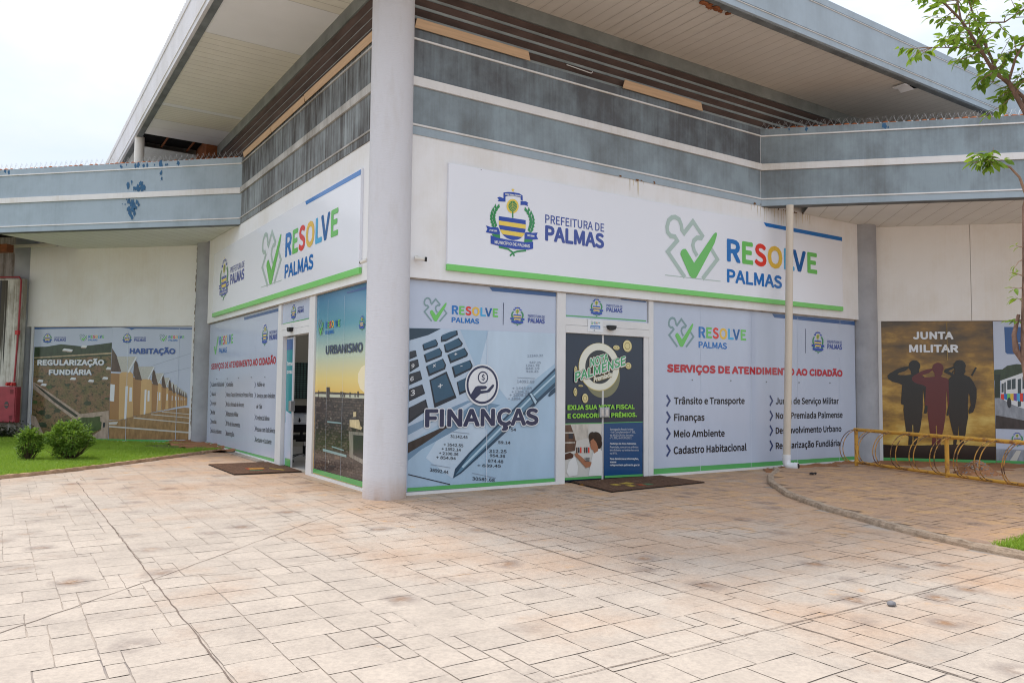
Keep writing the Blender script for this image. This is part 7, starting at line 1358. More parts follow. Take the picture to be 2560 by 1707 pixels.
# --- fascia bands, z profile measured on the photo: 4.70 .. 6.07
def fascia(M, x0, x1, base, mt, y=0.0):
    mb_ = MB(M)
    mb_.box(x0, x1, -.075 + y, .02 + y, 4.700, 4.808, base[2]); mb_.box(x0, x1, -.070 + y, .02 + y, 4.838, 5.326, base[1]); mb_.box(x0, x1, -.070 + y, .02 + y, 5.446, 5.926, base[0]); mb_.box(x0, x1, -.075 + y, .02 + y, 5.955, 6.070, base[0])
    mb_.box(x0 + .01, x1 - .01, -.045 + y, .015 + y, 4.72, 6.05, 'frame_shadow')
    o = part('fascia', mb_); mb_ = MB(M)
    for a, b_, d in ((4.811, 4.835, .088), (5.329, 5.443, .100), (5.929, 5.952, .088)): mb_.box(x0, x1, -d + y, .0 + y, a, b_, mt)
    mb_.build('trim_stripe', o)
    return o
fascia(FR, .05, 7.012, ('fascia_sooty', 'fascia_worn', 'fascia_clean'), 'trim_white')
fascia(FL, -7.012, -.05, ('fascia_black', 'fascia_grimy', 'fascia_grimy'), 'trim_dirty')
mb = None
fwr = fascia(Matrix.Translation((0, 5.0, 0)), 4.93, 18, ('fascia_worn', 'fascia_worn', 'fascia_clean'), 'trim_white')
fwl = fascia(Matrix.Translation((0, 5.0, 0)), -18, -4.93, ('fascia_clean', 'fascia_clean', 'fascia_clean'), 'trim_white')
# flakes where the old blue paint shows through
mb = MB(Matrix.Translation((0, 5.0, 0))); rn = random.Random(5)
def flake(cx, cz, w, h, n):
    mb = MB(Matrix.Translation((0, 5.0, 0)))
    for i in range(n):
        x = cx + rn.gauss(0, w / 3); z = cz + rn.gauss(0, h / 3); r = rn.uniform(.010, .085) * (.45 + w) * math.exp(-1.2 * (abs(x - cx) / w) ** 2 - .6 * (abs(z - cz) / h) ** 2)
        if 4.845 < z - r and z + r < 5.32 or 5.45 < z - r and z + r < 5.92 or 5.96 < z - r and z + r < 6.066:
            mb.face([(x + r * math.cos(t) * rn.uniform(.5, 1.1), -.0765 - .0001 * i, z + r * 1.5 * math.sin(t) * rn.uniform(.35, 1.3)) for t in [k * .571 for k in range(11)]], 'fascia_blue_old')
    mb.build('paint_flakes', fwl if cx < 0 else fwr)
flake(-7.36, 5.52, .25, .22, 34); flake(-7.5, 5.18, .25, .25, 40); flake(-7.48, 5.0, .12, .3, 18); flake(-7.1, 6.01, .9, .06, 60); flake(-7.6, 5.6, .1, .1, 9); flake(-6.85, 5.75, .05, .2, 6); flake(-10.6, 6.02, .7, .05, 8); flake(5.5, 6.02, .4, .05, 6); flake(7.0, 6.02, .3, .05, 5)
# --- wing roofs and soffits
mb = MB(); mb.prism([(4.97, 4.98), (18, 4.98), (18, 18), (10.5, 10.5)], 5.86, 5.98, 'concrete_grey'); mb.prism([(-4.97, 4.98), (-18, 4.98), (-18, 18), (-10.5, 10.5)], 5.86, 5.98, 'concrete_grey'); part('flat_roof', mb)
def soffit_boards(x0, x1, y0, y1, z0, z1, m, step, skip=lambda x: False, clip=None):
    mb_ = MB(); x = x0; k = 0
    while x < x1 - 1e-3:
        xe = min(x + step, x1); g = .008
        if not skip(x):
            ya, yb = y0, y1
            P = [(x + g / 2, ya, z0), (xe - g / 2, ya, z0), (xe - g / 2, yb, z1), (x + g / 2, yb, z1)]
            if clip: P = clip(P)
            if P: mb_.face(P, m)
            if P: mb_.face([(a, b_, c + .012) for a, b_, c in [(x - g, ya, z0), (xe + g, ya, z0), (xe + g, yb, z1), (x - g, yb, z1)]] if not clip else [(a, b_, c + .012) for a, b_, c in P], 'soffit_groove')
        x = xe; k += 1
    return mb_
def clipR(P):   # keep the part outside the entrance wall (x > y + margin)
    out = []
    for i in range(len(P)):
        a, b_ = P[i - 1], P[i]; da, db = a[0] - a[1] - .10, b_[0] - b_[1] - .10
        if (da >= 0) != (db >= 0): t = da / (da - db); out.append(tuple(a[k] + (b_[k] - a[k]) * t for k in range(3)))
        if db >= 0: out.append(b_)
    return out if len(out) > 2 else None
def clipL(P):
    r = clipR([(-a, b_, c) for a, b_, c in P]); return [(-a, b_, c) for a, b_, c in r] if r else None
part('soffit', soffit_boards(5.84, 16, 5.02, 7.36, 4.712, 4.735, 'soffit_grey', .33, clip=clipR))
part('soffit', soffit_boards(-10.95, -5.0, 5.02, 7.47, 4.712, 4.79, 'soffit_grey', .30, clip=clipL))
mb = MB(); mb.box(4.98, 16, 4.93, 5.10, 4.690, 4.7005, 'eave_under'); part('drip_edge', mb); mb = MB(); mb.box(-18, -4.98, 4.93, 5.06, 4.690, 4.7005, 'eave_under'); part('drip_edge', mb)
mb = MB(); mb.prism([(5.2, 5.02), (7.2, 5.02), (7.2, 7.0)], 5.1, 5.14, 'dark_void'); mb.prism([(-18, 5.02), (-10.7, 5.02), (-10.7, 9), (-18, 9)], 5.4, 5.45, 'dark_void')
part('ceiling_void', mb)
mb = MB(); mb.box(-18, -11.9, 6.3, 6.5, 4.56, 4.74, 'rust_brown'); mb.box(-18, -11.2, 7.0, 7.1, 4.80, 4.86, 'soffit_tan'); mb.tube([(-18, 5.9, 4.66), (-12.3, 5.9, 4.66)], .05, 'pvc_cream', 10); mb.tube([(-12.9, 6.9, 4.4), (-12.9, 6.9, 4.15), (-13.6, 6.9, 4.1)], .05, 'pvc_cream', 10); mb.box(-18, -12.6, 8.6, 8.7, 0, 5.4, 'wall_stained')
part('service_beam', mb)
# --- louvred vent above the fascia (planks: brown face above a grey lip)
def louver(M, x0, x1):
    mb_ = MB(M)
    for k in range(4):
        zt = 6.642 - .143 * k
        mb_.face([(x0, -.062, zt - .004), (x1, -.062, zt - .004), (x1, -.014, zt - .078), (x0, -.014, zt - .078)], 'louver_brown')
        mb_.box(x0, x1, -.016, .0, zt - .116, zt - .0785, 'louver_grey'); mb_.face([(x0, -.062, zt - .003), (x1, -.062, zt - .003), (x1, .02, zt + .004), (x0, .02, zt + .004)], 'louver_grey')
        pass
    mb_.box(x0, x1, .06, .08, 6.0, 6.84, 'dark_void')
    part('louver', mb_)
    mb_ = MB(M); mb_.box(x0, x1, -.085, .05, 6.645, 6.853, 'beam_grey'); part('eave_beam', mb_)
louver(FR, .15, 16); louver(FL, -16, -.15)
# --- big roof in the frame of the two entrance walls (a along the right wall, b along the left wall)
D = FR
EA = 1.75
mb = MB(D)
mb.box(-EA + .06, 16, -EA + .06, 5.0, 7.0, 7.5, 'concrete_grey'); mb.box(-EA + .06, 5.0, 5.0, 16, 7.0, 7.5, 'concrete_grey'); part('roof', mb)  # opening behind these strips is invented, letting skylight into the room
def eave(M, x0, x1, ep):
    mb_ = MB(M)
    mb_.box(x0, x1, -EA, -EA + .05, 6.850, 6.945, ep); mb_.box(x0, x1, -EA + .022, -EA + .05, 6.945, 6.975, 'frame_shadow'); mb_.box(x0, x1, -EA, -EA + .05, 6.975, 7.425, ep); mb_.box(x0, x1, -EA + .022, -EA + .05, 7.425, 7.455, 'frame_shadow'); mb_.box(x0, x1, -EA, -EA + .05, 7.455, 7.56, ep)
    o = part('eave_fascia', mb_)
    mb_ = MB(M); mb_.box(x0, x1, -EA - .012, -EA + .02, 6.945, 6.953, 'trim_white'); mb_.box(x0, x1, -EA - .012, -EA + .02, 7.425, 7.433, 'trim_white'); mb_.build('trim_stripe', o)
    mb_ = MB(M); mb_.box(x0 + .05, x1, -EA + .05, -EA + .155, 6.838, 7.0, 'eave_under'); part('eave_gutter', mb_)
    return o
eave(FR, -EA, 16, 'eave_paint'); eave(FL, -16, EA - .051, 'eave_sunlit')
# corrugated roof sheet edge above the left eave
mb = MB(FL); n = 150
for i in range(n):
    x = -15.5 + i * .11; mb.tube([(x, -EA + .0, 7.575), (x, -EA + .4, 7.60)], .022, 'trim_white', 6)
part('roof_sheet', mb)
def big_soffit(M, strips, lines):
    mb_ = MB(M); g = .007
    for x0, x1, m, step in strips:
        x = x0
        while x < x1 - 1e-4:
            xe = min(x + step, x1); mb_.face([(x + g / 2, -EA + .15, 6.85), (xe - g / 2, -EA + .15, 6.85), (xe - g / 2, -.03, 6.85), (x + g / 2, -.03, 6.85)], m); x = xe
        mb_.face([(x0, -EA + .12, 6.862), (x1, -EA + .12, 6.862), (x1, -.02, 6.862), (x0, -.02, 6.862)], 'soffit_groove')
    return part('soffit', mb_)
big_soffit(FR, [(-EA + .15, 16, 'soffit_tan', .20)], 0)
big_soffit(FL, [(-16, -10.22, 'soffit_grey', .10), (-9.2, -8.03, 'soffit_white', .58), (-8.03, -7.12, 'soffit_cream', .11), (-7.12, -6.95, 'soffit_white', .2), (-6.95, -3.36, 'soffit_cream', .20), (-3.36, -1.66, 'soffit_white', 1.7), (-1.66, EA - .15, 'soffit_cream', .20)], 0)
mb = MB(FL); mb.box(-10.3, -9.1, -1.55, -.1, 6.98, 6.995, 'dark_void'); mb.box(-10.3, -9.15, -1.1, -1.07, 6.90, 6.93, 'rust_brown'); mb.box(-10.3, -9.15, -.55, -.52, 6.90, 6.93, 'rust_brown'); mb.box(-10.3, -9.2, -.32, -.05, 6.6, 6.98, 'rust_brown'); part('ceiling_void', mb)
mb = MB(FR); mb.box(8.9, 9.0, -1.62, -1.40, 6.80, 6.815, 'soffit_white'); mb.mesh([(8.95, -1.60, 6.845), (9.22, -1.62, 6.78), (9.16, -1.40, 6.77), (8.98, -1.42, 6.84)], [(0, 1, 2, 3)], 'soffit_white'); mb.mesh([(9.12, -1.60, 6.848), (9.40, -1.60, 6.848), (9.26, -1.44, 6.846)], [(0, 1, 2)], 'dark_void'); part('broken_panel', mb)
# clods of an old nest along the eave
mb = MB(FR); rn = random.Random(4)
for i in range(26): mb.blob((3.9 + rn.uniform(0, .62), -EA + .155 + rn.uniform(-.02, .05), 6.838 + rn.uniform(-.02, .01)), rn.uniform(.02, .05), .03, rn.uniform(.012, .03), 'rust_brown', 2, .3, i)
part('mud_nest', mb)
# --- shop-front frames
mb = MB(FR)
for x0, x1 in ((2.62, 2.775), (4.40, 4.495)): mb.bbox(x0, x1, -.030, .10, GZ - .01, ZT, 'frame_white', .006)
mb.box(2.775, 4.40, -.030, .10, 2.285, 2.395, 'frame_white'); mb.box(2.775, 4.40, -.026, .10, 2.399, 2.505, 'frame_white'); mb.box(2.775, 4.40, -.022, .1, 2.850, 2.885, 'frame_white'); mb.box(4.305, 4.40, -.018, .08, GZ, 2.285, 'frame_white')
mb.box(.1, 2.62, -.022, .08, GZ - .05, .168, 'frame_white'); mb.box(4.495, 9.93, -.022, .08, GZ - .05, .168, 'frame_white'); mb.box(.1, 9.93, -.040, .08, 2.851, 2.868, 'frame_shadow')
part('window_frame', mb)
mb = MB(FL)
for x0, x1 in ((-4.43, -4.275), (-2.83, -2.575)): mb.bbox(x0, x1, -.030, .10, GZ - .01, ZT, 'frame_white', .006)
mb.box(-4.275, -2.83, -.030, .10, 2.30, 2.405, 'frame_white'); mb.box(-4.275, -2.83, -.026, .10, 2.409, 2.508, 'frame_white'); mb.box(-4.275, -2.83, -.030, .1, 2.85, 2.885, 'frame_white'); mb.box(-4.275, -4.125, -.03, .08, GZ, 2.30, 'frame_white')
mb.box(-9.74, -4.43, -.030, .08, GZ - .05, .168, 'frame_white'); mb.box(-2.575, -.1, -.030, .08, GZ - .05, .168, 'frame_white'); mb.box(-9.74, -.1, -.040, .08, 2.851, 2.868, 'frame_shadow')
part('window_frame', mb)
mb = MB(FWR); mb.box(7.458, 7.527, -.03, .08, .09, ZT, 'frame_white'); mb.box(7.527, 16, -.025, .08, .07, .105, 'frame_white'); mb.box(7.5, 16, -.026, .08, 2.855, 2.872, 'frame_shadow'); part('window_frame', mb)
mb = MB(FWL); mb.box(-7.70, -7.635, -.03, .08, .06, ZT, 'frame_white'); mb.box(-12.17, -12.105, -.03, .08, .06, ZT, 'frame_white'); mb.box(-12.105, -7.70, -.025, .08, .06, .098, 'frame_white'); mb.box(-12.2, -7.64, -.026, .08, 2.852, 2.872, 'frame_shadow'); part('window_frame', mb)
def pane(M, x0, x1, z0, z1, y=.015):
    mb_ = MB(M); mb_.box(x0, x1, y, y + .012, z0, z1, 'glass_dark'); part('window_pane', mb_)
pane(FR, .1, 2.62, .16, 2.86); pane(FR, 2.775, 4.40, 2.505, 2.86); pane(FR, 4.495, 9.93, .16, 2.86)
pane(FL, -9.74, -4.43, .16, 2.86); pane(FL, -4.275, -2.83, 2.508, 2.86); pane(FL, -2.575, -.1, .16, 2.86)
pane(FWR, 7.527, 16, .1, 2.86); pane(FWL, -12.105, -7.70, .09, 2.86)
mb = MB(); mb.box(-13.0, -7.2, 7.0, 7.5, -.1, .055, 'plinth'); mb.box(-7.3, -7.0, 6.85, 7.2, -.1, .08, 'plinth'); mb.box(7.0, 16, 7.2, 7.4, -.1, .07, 'plinth'); part('plinth', mb)
mb = MB(FL); mb.box(-9.8, -5.0, -.16, .05, 0, GZ + .02, 'plinth'); part('plinth', mb)
# --- doors
for x0, x1, hx in ((2.785, 3.490, 3.455), (3.508, 4.303, 3.54)):
    mb = MB(FR); mb.box(x0, x1, .022, .034, .145, 2.282, 'glass_dark'); d = part('sliding_door', mb)
    mb = MB(FR); ex = 3.490 if x0 < 3 else 3.497; mb.box(ex - .012 if x0 < 3 else ex, ex if x0 < 3 else ex + .012, -.0, .036, .15, 2.28, 'frame_white'); mb.build('door_edge', d)
    mb = MB(FR); mb.bbox(hx - .05, hx + (.03 if x0 < 3 else .05), -.045, .015, 1.06, 1.21, 'lock_metal', .008); mb.box(hx - .03, hx + .015, -.05, -.044, 1.09, 1.18, 'chrome'); mb.build('door_lock', d)
mb = MB(FL); mb.box(-4.12, -3.745, .040, .052, .145, 2.29, 'glass_dark'); d = part('sliding_door', mb)
mb = MB(FL); mb.box(-3.745, -3.730, .034, .058, .145, 2.29, 'frame_white'); mb.build('door_edge', d)
mb = MB(FL); mb.bbox(-3.80, -3.71, -.01, .07, 1.06, 1.23, 'lock_metal', .008); mb.build('door_lock', d)
for M, x in ((FR, 3.607), (FL, -3.66)):
    mb = MB(M); mb.prism([(x - .07, 2.425), (x + .07, 2.425), (x + .07, 2.395), (x + .05, 2.365), (x, 2.352), (x - .05, 2.365), (x - .07, 2.395)], -.095, -.027, 'black_plastic', 'y'); part('door_sensor', mb)
# --- room behind the open left door
mb = MB(D); mb.box(.12, 5, .12, 9.9, GZ - .1, GZ + .012, 'inner_floor'); mb.box(5, 9.9, .12, 5, GZ - .1, GZ + .012, 'inner_floor'); part('inner_floor', mb)
mb = MB(D); mb.box(.13, 5, 8.0, 8.1, .1, 4.2, 'inner_wall'); part('inner_wall', mb)
mb = MB(D); mb.box(.13, 5, 7.985, 7.998, 1.18, 1.98, 'inner_tile'); part('tile_band', mb)
mb = MB(FL); mb.box(-4.125, -2.83, .02, .09, GZ - .01, GZ + .018, 'frame_shadow'); part('door_sill', mb)
# ================================================================== SIGNS AND WINDOW SHEETS

# brown foam bead in the gap beside the left inner column, rust and damp under the fascia
mb = MB(); rn = random.Random(7)
for i in range(34): z = .15 + i * .138; mb.blob((-7.600 + rn.uniform(-.012, .012), 7.40, z), rn.uniform(.022, .038), .03, .09, 'foam_brown', 2, .15, i)
part('foam_seam', mb)
mb = MB(FR); rn = random.Random(17)
for a, b_, n in ((3.75, 4.5, 5), (6.7, 7.5, 8), (7.05, 8.5, 18)):
    mb = MB(FR)
    for i in range(n):
        x = rn.uniform(a, b_); w_ = rn.uniform(.006, .022); L = rn.uniform(.06, .34) * (1 if x > 5 else .8); zt = 4.70 if x < 7.02 else 4.71
        y = -.0615 - .00006 * i
        mb.face([(x - w_ * .5, y, zt), (x + w_ * .5, y, zt), (x + w_ * .35, y, zt - L * .6), (x, y, zt - L), (x - w_ * .35, y, zt - L * .5)], 'rust_stain')
    for i in range(n):
        x = rn.uniform(a, b_); y = -.0655 - .00006 * i if x > 7.02 else -.0815 - .00006 * i; r = rn.uniform(.008, .022); z = 4.705 + rn.uniform(-.005, .02)
        mb.face([(x + r * 1.6 * math.cos(t) * rn.uniform(.5, 1.2), y, z + r * math.sin(t) * rn.uniform(.5, 1.2)) for t in [k * .9 for k in range(7)]], 'rust_dark')
    part('rust_stains', mb)

def strip(t, x0, x1, z0, zs, d=.046):
    mb_ = MB(); h = (x1 - x0) / 2; mb_.bbox(-h - .004, h + .004, -d, -.002, -.003, zs - z0, 'sign_green', .005); mb_.build('green_strip', t)
t = poster('sign_r', 'r', 'wall_sign', 'long white sign with coat of arms and coloured logo, above the closed dark doors', 'sign', [(.787, 9.328, 2.998, 4.408)], -.06, 'sign_white', .04)
strip(t, .787, 9.328, 2.998, 3.078)
t = poster('sign_l', 'l', 'wall_sign', 'white sign with coat of arms and coloured logo, above the open left door', 'sign', [(-9.095, -.695, 2.966, 4.372)], -.06, 'sign_white', .04)
strip(t, -9.095, -.695, 2.966, 3.050)
WB = .010
poster('fin', 'r', 'window_poster', 'window sheet with calculator, silver pen and a hand holding a coin', 'poster', [(.24, 2.617, .17, 2.850)], WB, 'film', .008)
poster('tra_r', 'r', 'transom_sheet', 'narrow pale sheet with coat of arms above the closed dark doors', 'poster', [(2.782, 4.39, 2.508, 2.848)], WB, 'film', .008)
poster('nota', 'r', 'door_poster', 'dark blue sheet on the closed doors with a round emblem, coins and a shopper', 'poster', [(2.782, 3.482, .155, 2.275), (3.512, 4.302, .155, 2.275)], .010, 'panel_navy', .006)
poster('srv_r', 'r', 'window_poster', 'pale blue window sheet with large service list and red title, behind the drainpipe', 'poster', [(4.50, 9.85, .17, 2.850)], WB, 'film', .008)
poster('srv_l', 'l', 'window_poster', 'pale blue window sheet with three narrow columns of small text left of the open door', 'poster', [(-9.72, -4.435, .17, 2.850)], WB, 'film', .008)
poster('tra_l', 'l', 'transom_sheet', 'narrow pale sheet with coat of arms above the open left door', 'poster', [(-4.27, -2.835, 2.511, 2.848)], WB, 'film', .008)
poster('urb', 'l', 'window_poster', 'window sheet with a city skyline under a yellow and teal sunset sky', 'poster', [(-2.57, -.15, .17, 2.850)], WB, 'sunset', .008)
poster('leaf_l', 'l', 'door_poster', 'teal and pale blue sheet on the slid-open left door leaf', 'poster', [(-4.115, -3.747, .16, 2.28)], .038, 'film', .006)
poster('reg', 'wl', 'window_poster', 'window sheet with an aerial view of roads, trees and dry land', 'poster', [(-12.104, -9.885, .10, 2.850)], WB, 'film', .008)
poster('hab', 'wl', 'window_poster', 'window sheet with a receding row of small tan houses', 'poster', [(-9.883, -7.70, .10, 2.850)], WB, 'film', .008)
poster('mil', 'wr', 'window_poster', 'golden window sheet with three saluting soldier silhouettes', 'poster', [(7.529, 9.536, .108, 2.852)], WB, 'gold_cloud', .008)
poster('bus', 'wr', 'window_poster', 'window sheet with a white bus, at the right edge beside the soldier sheet', 'poster', [(9.540, 12.2, .108, 2.852)], WB, 'film', .008)
poster('notice', 'r', 'paper_notice', 'small white notice with a blue bar stuck on the frame above the dark doors', 'notice', [(3.173, 3.462, 2.315, 2.498)], -.032, 'white', .003)
# ================================================================== THINGS ON AND AROUND THE BUILDING
def bullet_camera(M, rz, x, label, face):
    t = thing('security_camera', label, 'camera', M @ Vector((x, -.06, 3.10)), rz)
    t.scale = (.75, .75, .75)
    mb_ = MB(); mb_.tube([(0, 0, .03), (0, -.02, .03)], .035, 'camera_white', 16); mb_.tube([(0, -.02, .03), (0, -.07, .01)], .014, 'camera_white', 8); mb_.build('mount', t)
    c = Vector((0, -.08, .0)); d = Vector(face).normalized(); mb_ = MB(); mb_.tube([c - d * .06, c + d * .12], .034, 'camera_white', 16); mb_.build('housing', t)
    mb_ = MB(); mb_.tube([c + d * .105, c + d * .145], .040 if x > 0 else .030, 'black_plastic', 16); mb_.build('lens_hood', t)
bullet_camera(FR, rad(45), .36, 'small white camera with a black hood, fixed on the wall right of the tall column', (.75, -.35, -.05))
bullet_camera(FL, rad(-45), -.44, 'small white bullet camera fixed on the wall left of the tall column', (-.9, -.2, -.12))
# drainpipe
t = thing('drainpipe', 'cream downpipe with a white elbow in front of the right service sheet', 'drainpipe', (5.43, 4.90, GZ))
mb = MB(); mb.tube([(-.035, 0, .13), (.02, 0, 2.3), (.06, 0, 4.56)], .062, 'pvc_cream', 28); mb.build('pipe', t)
mb = MB(); mb.tube([(-.036, 0, .26), (-.036, 0, .20)], .072, 'pvc_white', 28)
mb.tube([(-.036, 0, .24), (-.036, 0, .13), (-.025, -.008, .095), (0, -.025, .075), (.05, -.05, .068), (.13, -.09, .068)], .066, 'pvc_white', 24); mb.tube([(.08, -.065, .068), (.135, -.092, .068)], .073, 'pvc_white', 24); mb.tube([(.133, -.091, .068), (.137, -.0935, .068)], .058, 'black_plastic', 20); mb.build('elbow', t)
# bicycle rack
RD = Vector((.468, -.884, 0)); RN = Vector((-.884, -.468, 0)); P0 = Vector((6.713, 5.826, GZ + .01))
t = thing('bicycle_rack', 'yellow tubular cycle rack with rusty hoops on the raised pavement', 'cycle rack', P0)
for i in range(4):
    mb = MB(); p = RD * (1.985 * i); mb.tube([p, p + Vector((0, 0, .655))], .032, 'rack_yellow', 14); mb.build('post', t)
for z in (.655, .075):
    mb = MB(); mb.tube([RD * -.04 + Vector((0, 0, z)), RD * 6.05 + Vector((0, 0, z))], .030 if z > .3 else .027, 'rack_yellow', 14); mb.build('rail', t)
rn = random.Random(2)
for i in range(15):
    for j in (0, 1):
        s0 = -.02 + .405 * i + j * .085; mb = MB(); P = []; b0 = rn.uniform(.29, .33); lean = rn.uniform(-.01, .05)
        for k in range(19):
            a = math.pi * k / 18; P.append(RD * (s0 - .10 * (1 - math.cos(a)) / 2 + lean * math.sin(a)) + RN * (b0 * math.sin(a) ** .9) + Vector((0, 0, .655 - .58 * (1 - math.cos(a)) / 2)))
        mb.tube(P, .0075, 'hoop_paint', 8); mb.build('hoop', t)
# door mats
def door_mat(label, pts, marks, ht=.018):
    c = Vector((sum(p[0] for p in pts) / 4, sum(p[1] for p in pts) / 4, GZ + .004)); t = thing('door_mat', label, 'door mat', c)
    rn = random.Random(len(label)); L = []
    for i in range(4):
        a, b_ = Vector(pts[i]), Vector(pts[(i + 1) % 4]); k = 14; d = (b_ - a).normalized(); n_ = Vector((-d.y, d.x))
        L += [a.lerp(b_, q_ / k) + n_ * rn.uniform(-.006, .006) for q_ in range(k)]
    mb_ = MB(); mb_.prism([(p.x - c.x, p.y - c.y) for p in L], 0, ht, 'mat_fibre'); mb_.build('pile', t)
    mb_ = MB(); mb_.prism([((p.x - c.x) * 1.012, (p.y - c.y) * 1.012) for p in L], 0, ht * .55, 'mat_edge'); mb_.build('backing', t)
    for i, (m_, P) in enumerate(marks):
        mb_ = MB(); mb_.prism([(x - c.x, y - c.y) for x, y in P], ht - .002, ht + .002 + i * .0006, m_); mb_.build('motif', t)
door_mat('brown door mat with worn red and yellow motif, at the open left door', [(-4.15, 2.74), (-2.96, 1.56), (-2.20, 2.22), (-3.36, 3.42)],
    [('mat_red', [(-3.22, 2.30), (-3.05, 2.12), (-2.86, 2.28), (-3.02, 2.47)]), ('mat_yellow', [(-3.16, 2.30), (-3.12, 2.26), (-2.94, 2.42), (-2.98, 2.46)]), ('mat_yellow', [(-3.10, 2.22), (-3.06, 2.18), (-2.90, 2.33), (-2.94, 2.37)]), ('mat_yellow', [(-2.86, 2.42), (-2.83, 2.38), (-2.52, 2.22), (-2.50, 2.28)]), ('mat_green', [(-3.0, 2.05), (-2.95, 2.0), (-2.8, 2.12), (-2.84, 2.18)])])
door_mat('brown door mat with faded yellow and green motif, at the closed dark doors', [(1.88, 2.33), (2.70, 1.20), (3.93, 2.60), (3.14, 3.42)],
    [('mat_yellow', [(2.74, 1.98), (2.83, 2.20), (2.95, 2.12), (2.90, 1.98)]), ('mat_yellow', [(2.62, 1.86), (2.70, 1.96), (2.78, 1.86), (2.72, 1.78)]), ('mat_yellow', [(2.84, 1.82), (2.90, 1.90), (2.99, 1.82), (2.93, 1.72)]), ('mat_green', [(3.05, 2.05), (3.14, 2.14), (3.22, 2.05), (3.14, 1.95)]), ('mat_red', [(2.98, 1.96), (3.05, 2.02), (3.12, 1.95), (3.05, 1.88)])])
# boards lying in front of the vent
def board(label, M, rz, x0, x1, z0, z1, sk, m='wood_ply'):
    cx = (x0 + x1) / 2; o = thing('plywood_board', label, 'board', M @ Vector((cx, -.09, z0)), rz, 'plywood boards against the louvred vent')
    b_ = bmesh.new(); bmesh.ops.create_cube(b_, size=1)
    for v in b_.verts: v.co = (v.co.x * (x1 - x0) + (sk if v.co.z > 0 else 0) * (1 if v.co.x > 0 else -.4), (-.02 if v.co.z > 0 else 0) + v.co.y * .012 - .012, (v.co.z + .5) * (z1 - z0))
    bmesh.ops.bevel(b_, geom=b_.edges[:], offset=.002, segments=1, affect='EDGES'); mb_ = MB(); mb_.bm(b_, m); mb_.build('sheet', o)
board('tan plywood board on the vent right beside the tall column', FR, rad(45), .26, 2.06, 6.072, 6.192, -.05)
board('tan plywood board on the vent above the right sign, away from the column', FR, rad(45), 3.78, 5.53, 6.072, 6.198, -.06)
board('tan plywood strip on the left vent, nearest the column', FL, rad(-45), -3.06, -.28, 5.99, 6.10, .02)
board('tan plywood strip on the left vent, middle one of three', FL, rad(-45), -4.88, -3.10, 5.985, 6.09, .02)
board('short tan plywood strip on the left vent, farthest from the column', FL, rad(-45), -6.75, -4.92, 5.985, 6.09, .02)
t = thing('bent_rod', 'thin pale bent rod lying in the vent between the two right boards', 'rod', FR @ Vector((2.95, -.08, 6.13)), rad(45)); mb = MB(); mb.tube([(-.23, 0, .055), (.22, -.01, .03), (.25, -.01, .06)], .007, 'frame_white', 6); mb.build('rod', t)
# bird spikes on the wing parapets
def spikes(label, x0, x1):
    t = thing('bird_spike_strip', label, 'bird spikes', ((x0 + x1) / 2, 5.0, 6.07), 0, 'bird spikes on the parapets'); w = (x1 - x0) / 2; rn = random.Random(int(x0)); x = -w
    ls = MB(); ws = MB(); ws.box(-.014, .014, -.02, .02, 0, .03, 'clip_white')
    for dx, dy in ((-.06, -.03), (.05, .02), (-.02, .05), (.09, -.05)): ws.tube([(0, 0, .02), (dx * 1.1, dy, .135)], .0015, 'wire_steel', 4, False)
    first = None
    while x < w:
        o = ws.build('spike', t) if first is None else first.copy(); first = first or o
        if o is not first: COL.objects.link(o)
        o.location = (x, 0, 0); o.rotation_euler = (rn.uniform(-.05, .05), rn.uniform(-.06, .06), rn.uniform(-.08, .08))
        if rn.random() < .85: ls.blob((x + .07, -.02 + rn.uniform(-.02, .02), .012), rn.uniform(.03, .06), .035, rn.uniform(.014, .030), 'tile_orange', 2, .2, int(x * 50))
        x += .125
    o = ls.build('sealant', t); o['kind'] = 'stuff'
spikes('row of wire bird spikes on the parapet right of the column', 5.0, 12.5)
spikes('row of wire bird spikes on the parapet left of the column', -12.5, -5.0)
# far left: low stained wall, hose cabinet with its pipe
t = thing('boundary_wall', 'white wall with black water stains at the far left behind the hose cabinet', 'wall', (-14.6, 7.2, 0)); mb = MB(); mb.bbox(-3.4, 2.37, -.05, .1, .05, 4.04, 'wall_stained', .01)
mb.build('wall_face', t)
mb = MB(); rn = random.Random(8)
for i in range(16):
    x = 1.83 + rn.uniform(-.10, .10); w_ = rn.uniform(.010, .04); z = rn.uniform(1.5, 3.0); mb.face([(x - w_, -.0515 - .0002 * i, 4.0), (x + w_, -.0515 - .0002 * i, 4.0), (x + w_ * .5, -.0515 - .0002 * i, z + .4), (x, -.0515 - .0002 * i, z), (x - w_ * .6, -.0515 - .0002 * i, z + .3)], 'black_plastic' if i % 4 == 0 else 'pen_stain')
mb.build('stain', t)
t = thing('hose_cabinet', 'red metal fire hose cabinet on the stained wall at the far left', 'fire cabinet', (-12.48, 7.0, .50))
mb = MB(); mb.bbox(-.38, .36, 0, .145, 0, .87, 'cabinet_red', .012); mb.build('box', t)
mb = MB(); mb.bbox(-.36, .34, -.018, -.001, .02, .85, 'cabinet_red', .006)
for k in range(5): mb.box(.20, .30, -.021, -.017, .70 + k * .022, .708 + k * .022, 'dark_void'); mb.box(.20, .30, -.021, -.017, .07 + k * .022, .078 + k * .022, 'dark_void')
d = mb.build('door', t)
mb = MB(); mb.prism([(.115 + .062 * math.cos(a * .2618), .43 + .085 * math.sin(a * .2618)) for a in range(24)], -.022, -.018, 'glass_dark', 'y'); mb.build('window', d)
mb = MB(); mb.box(.06, .17, -.0245, -.0222, .415, .44, 'pipe_red'); mb.build('label_plate', d)
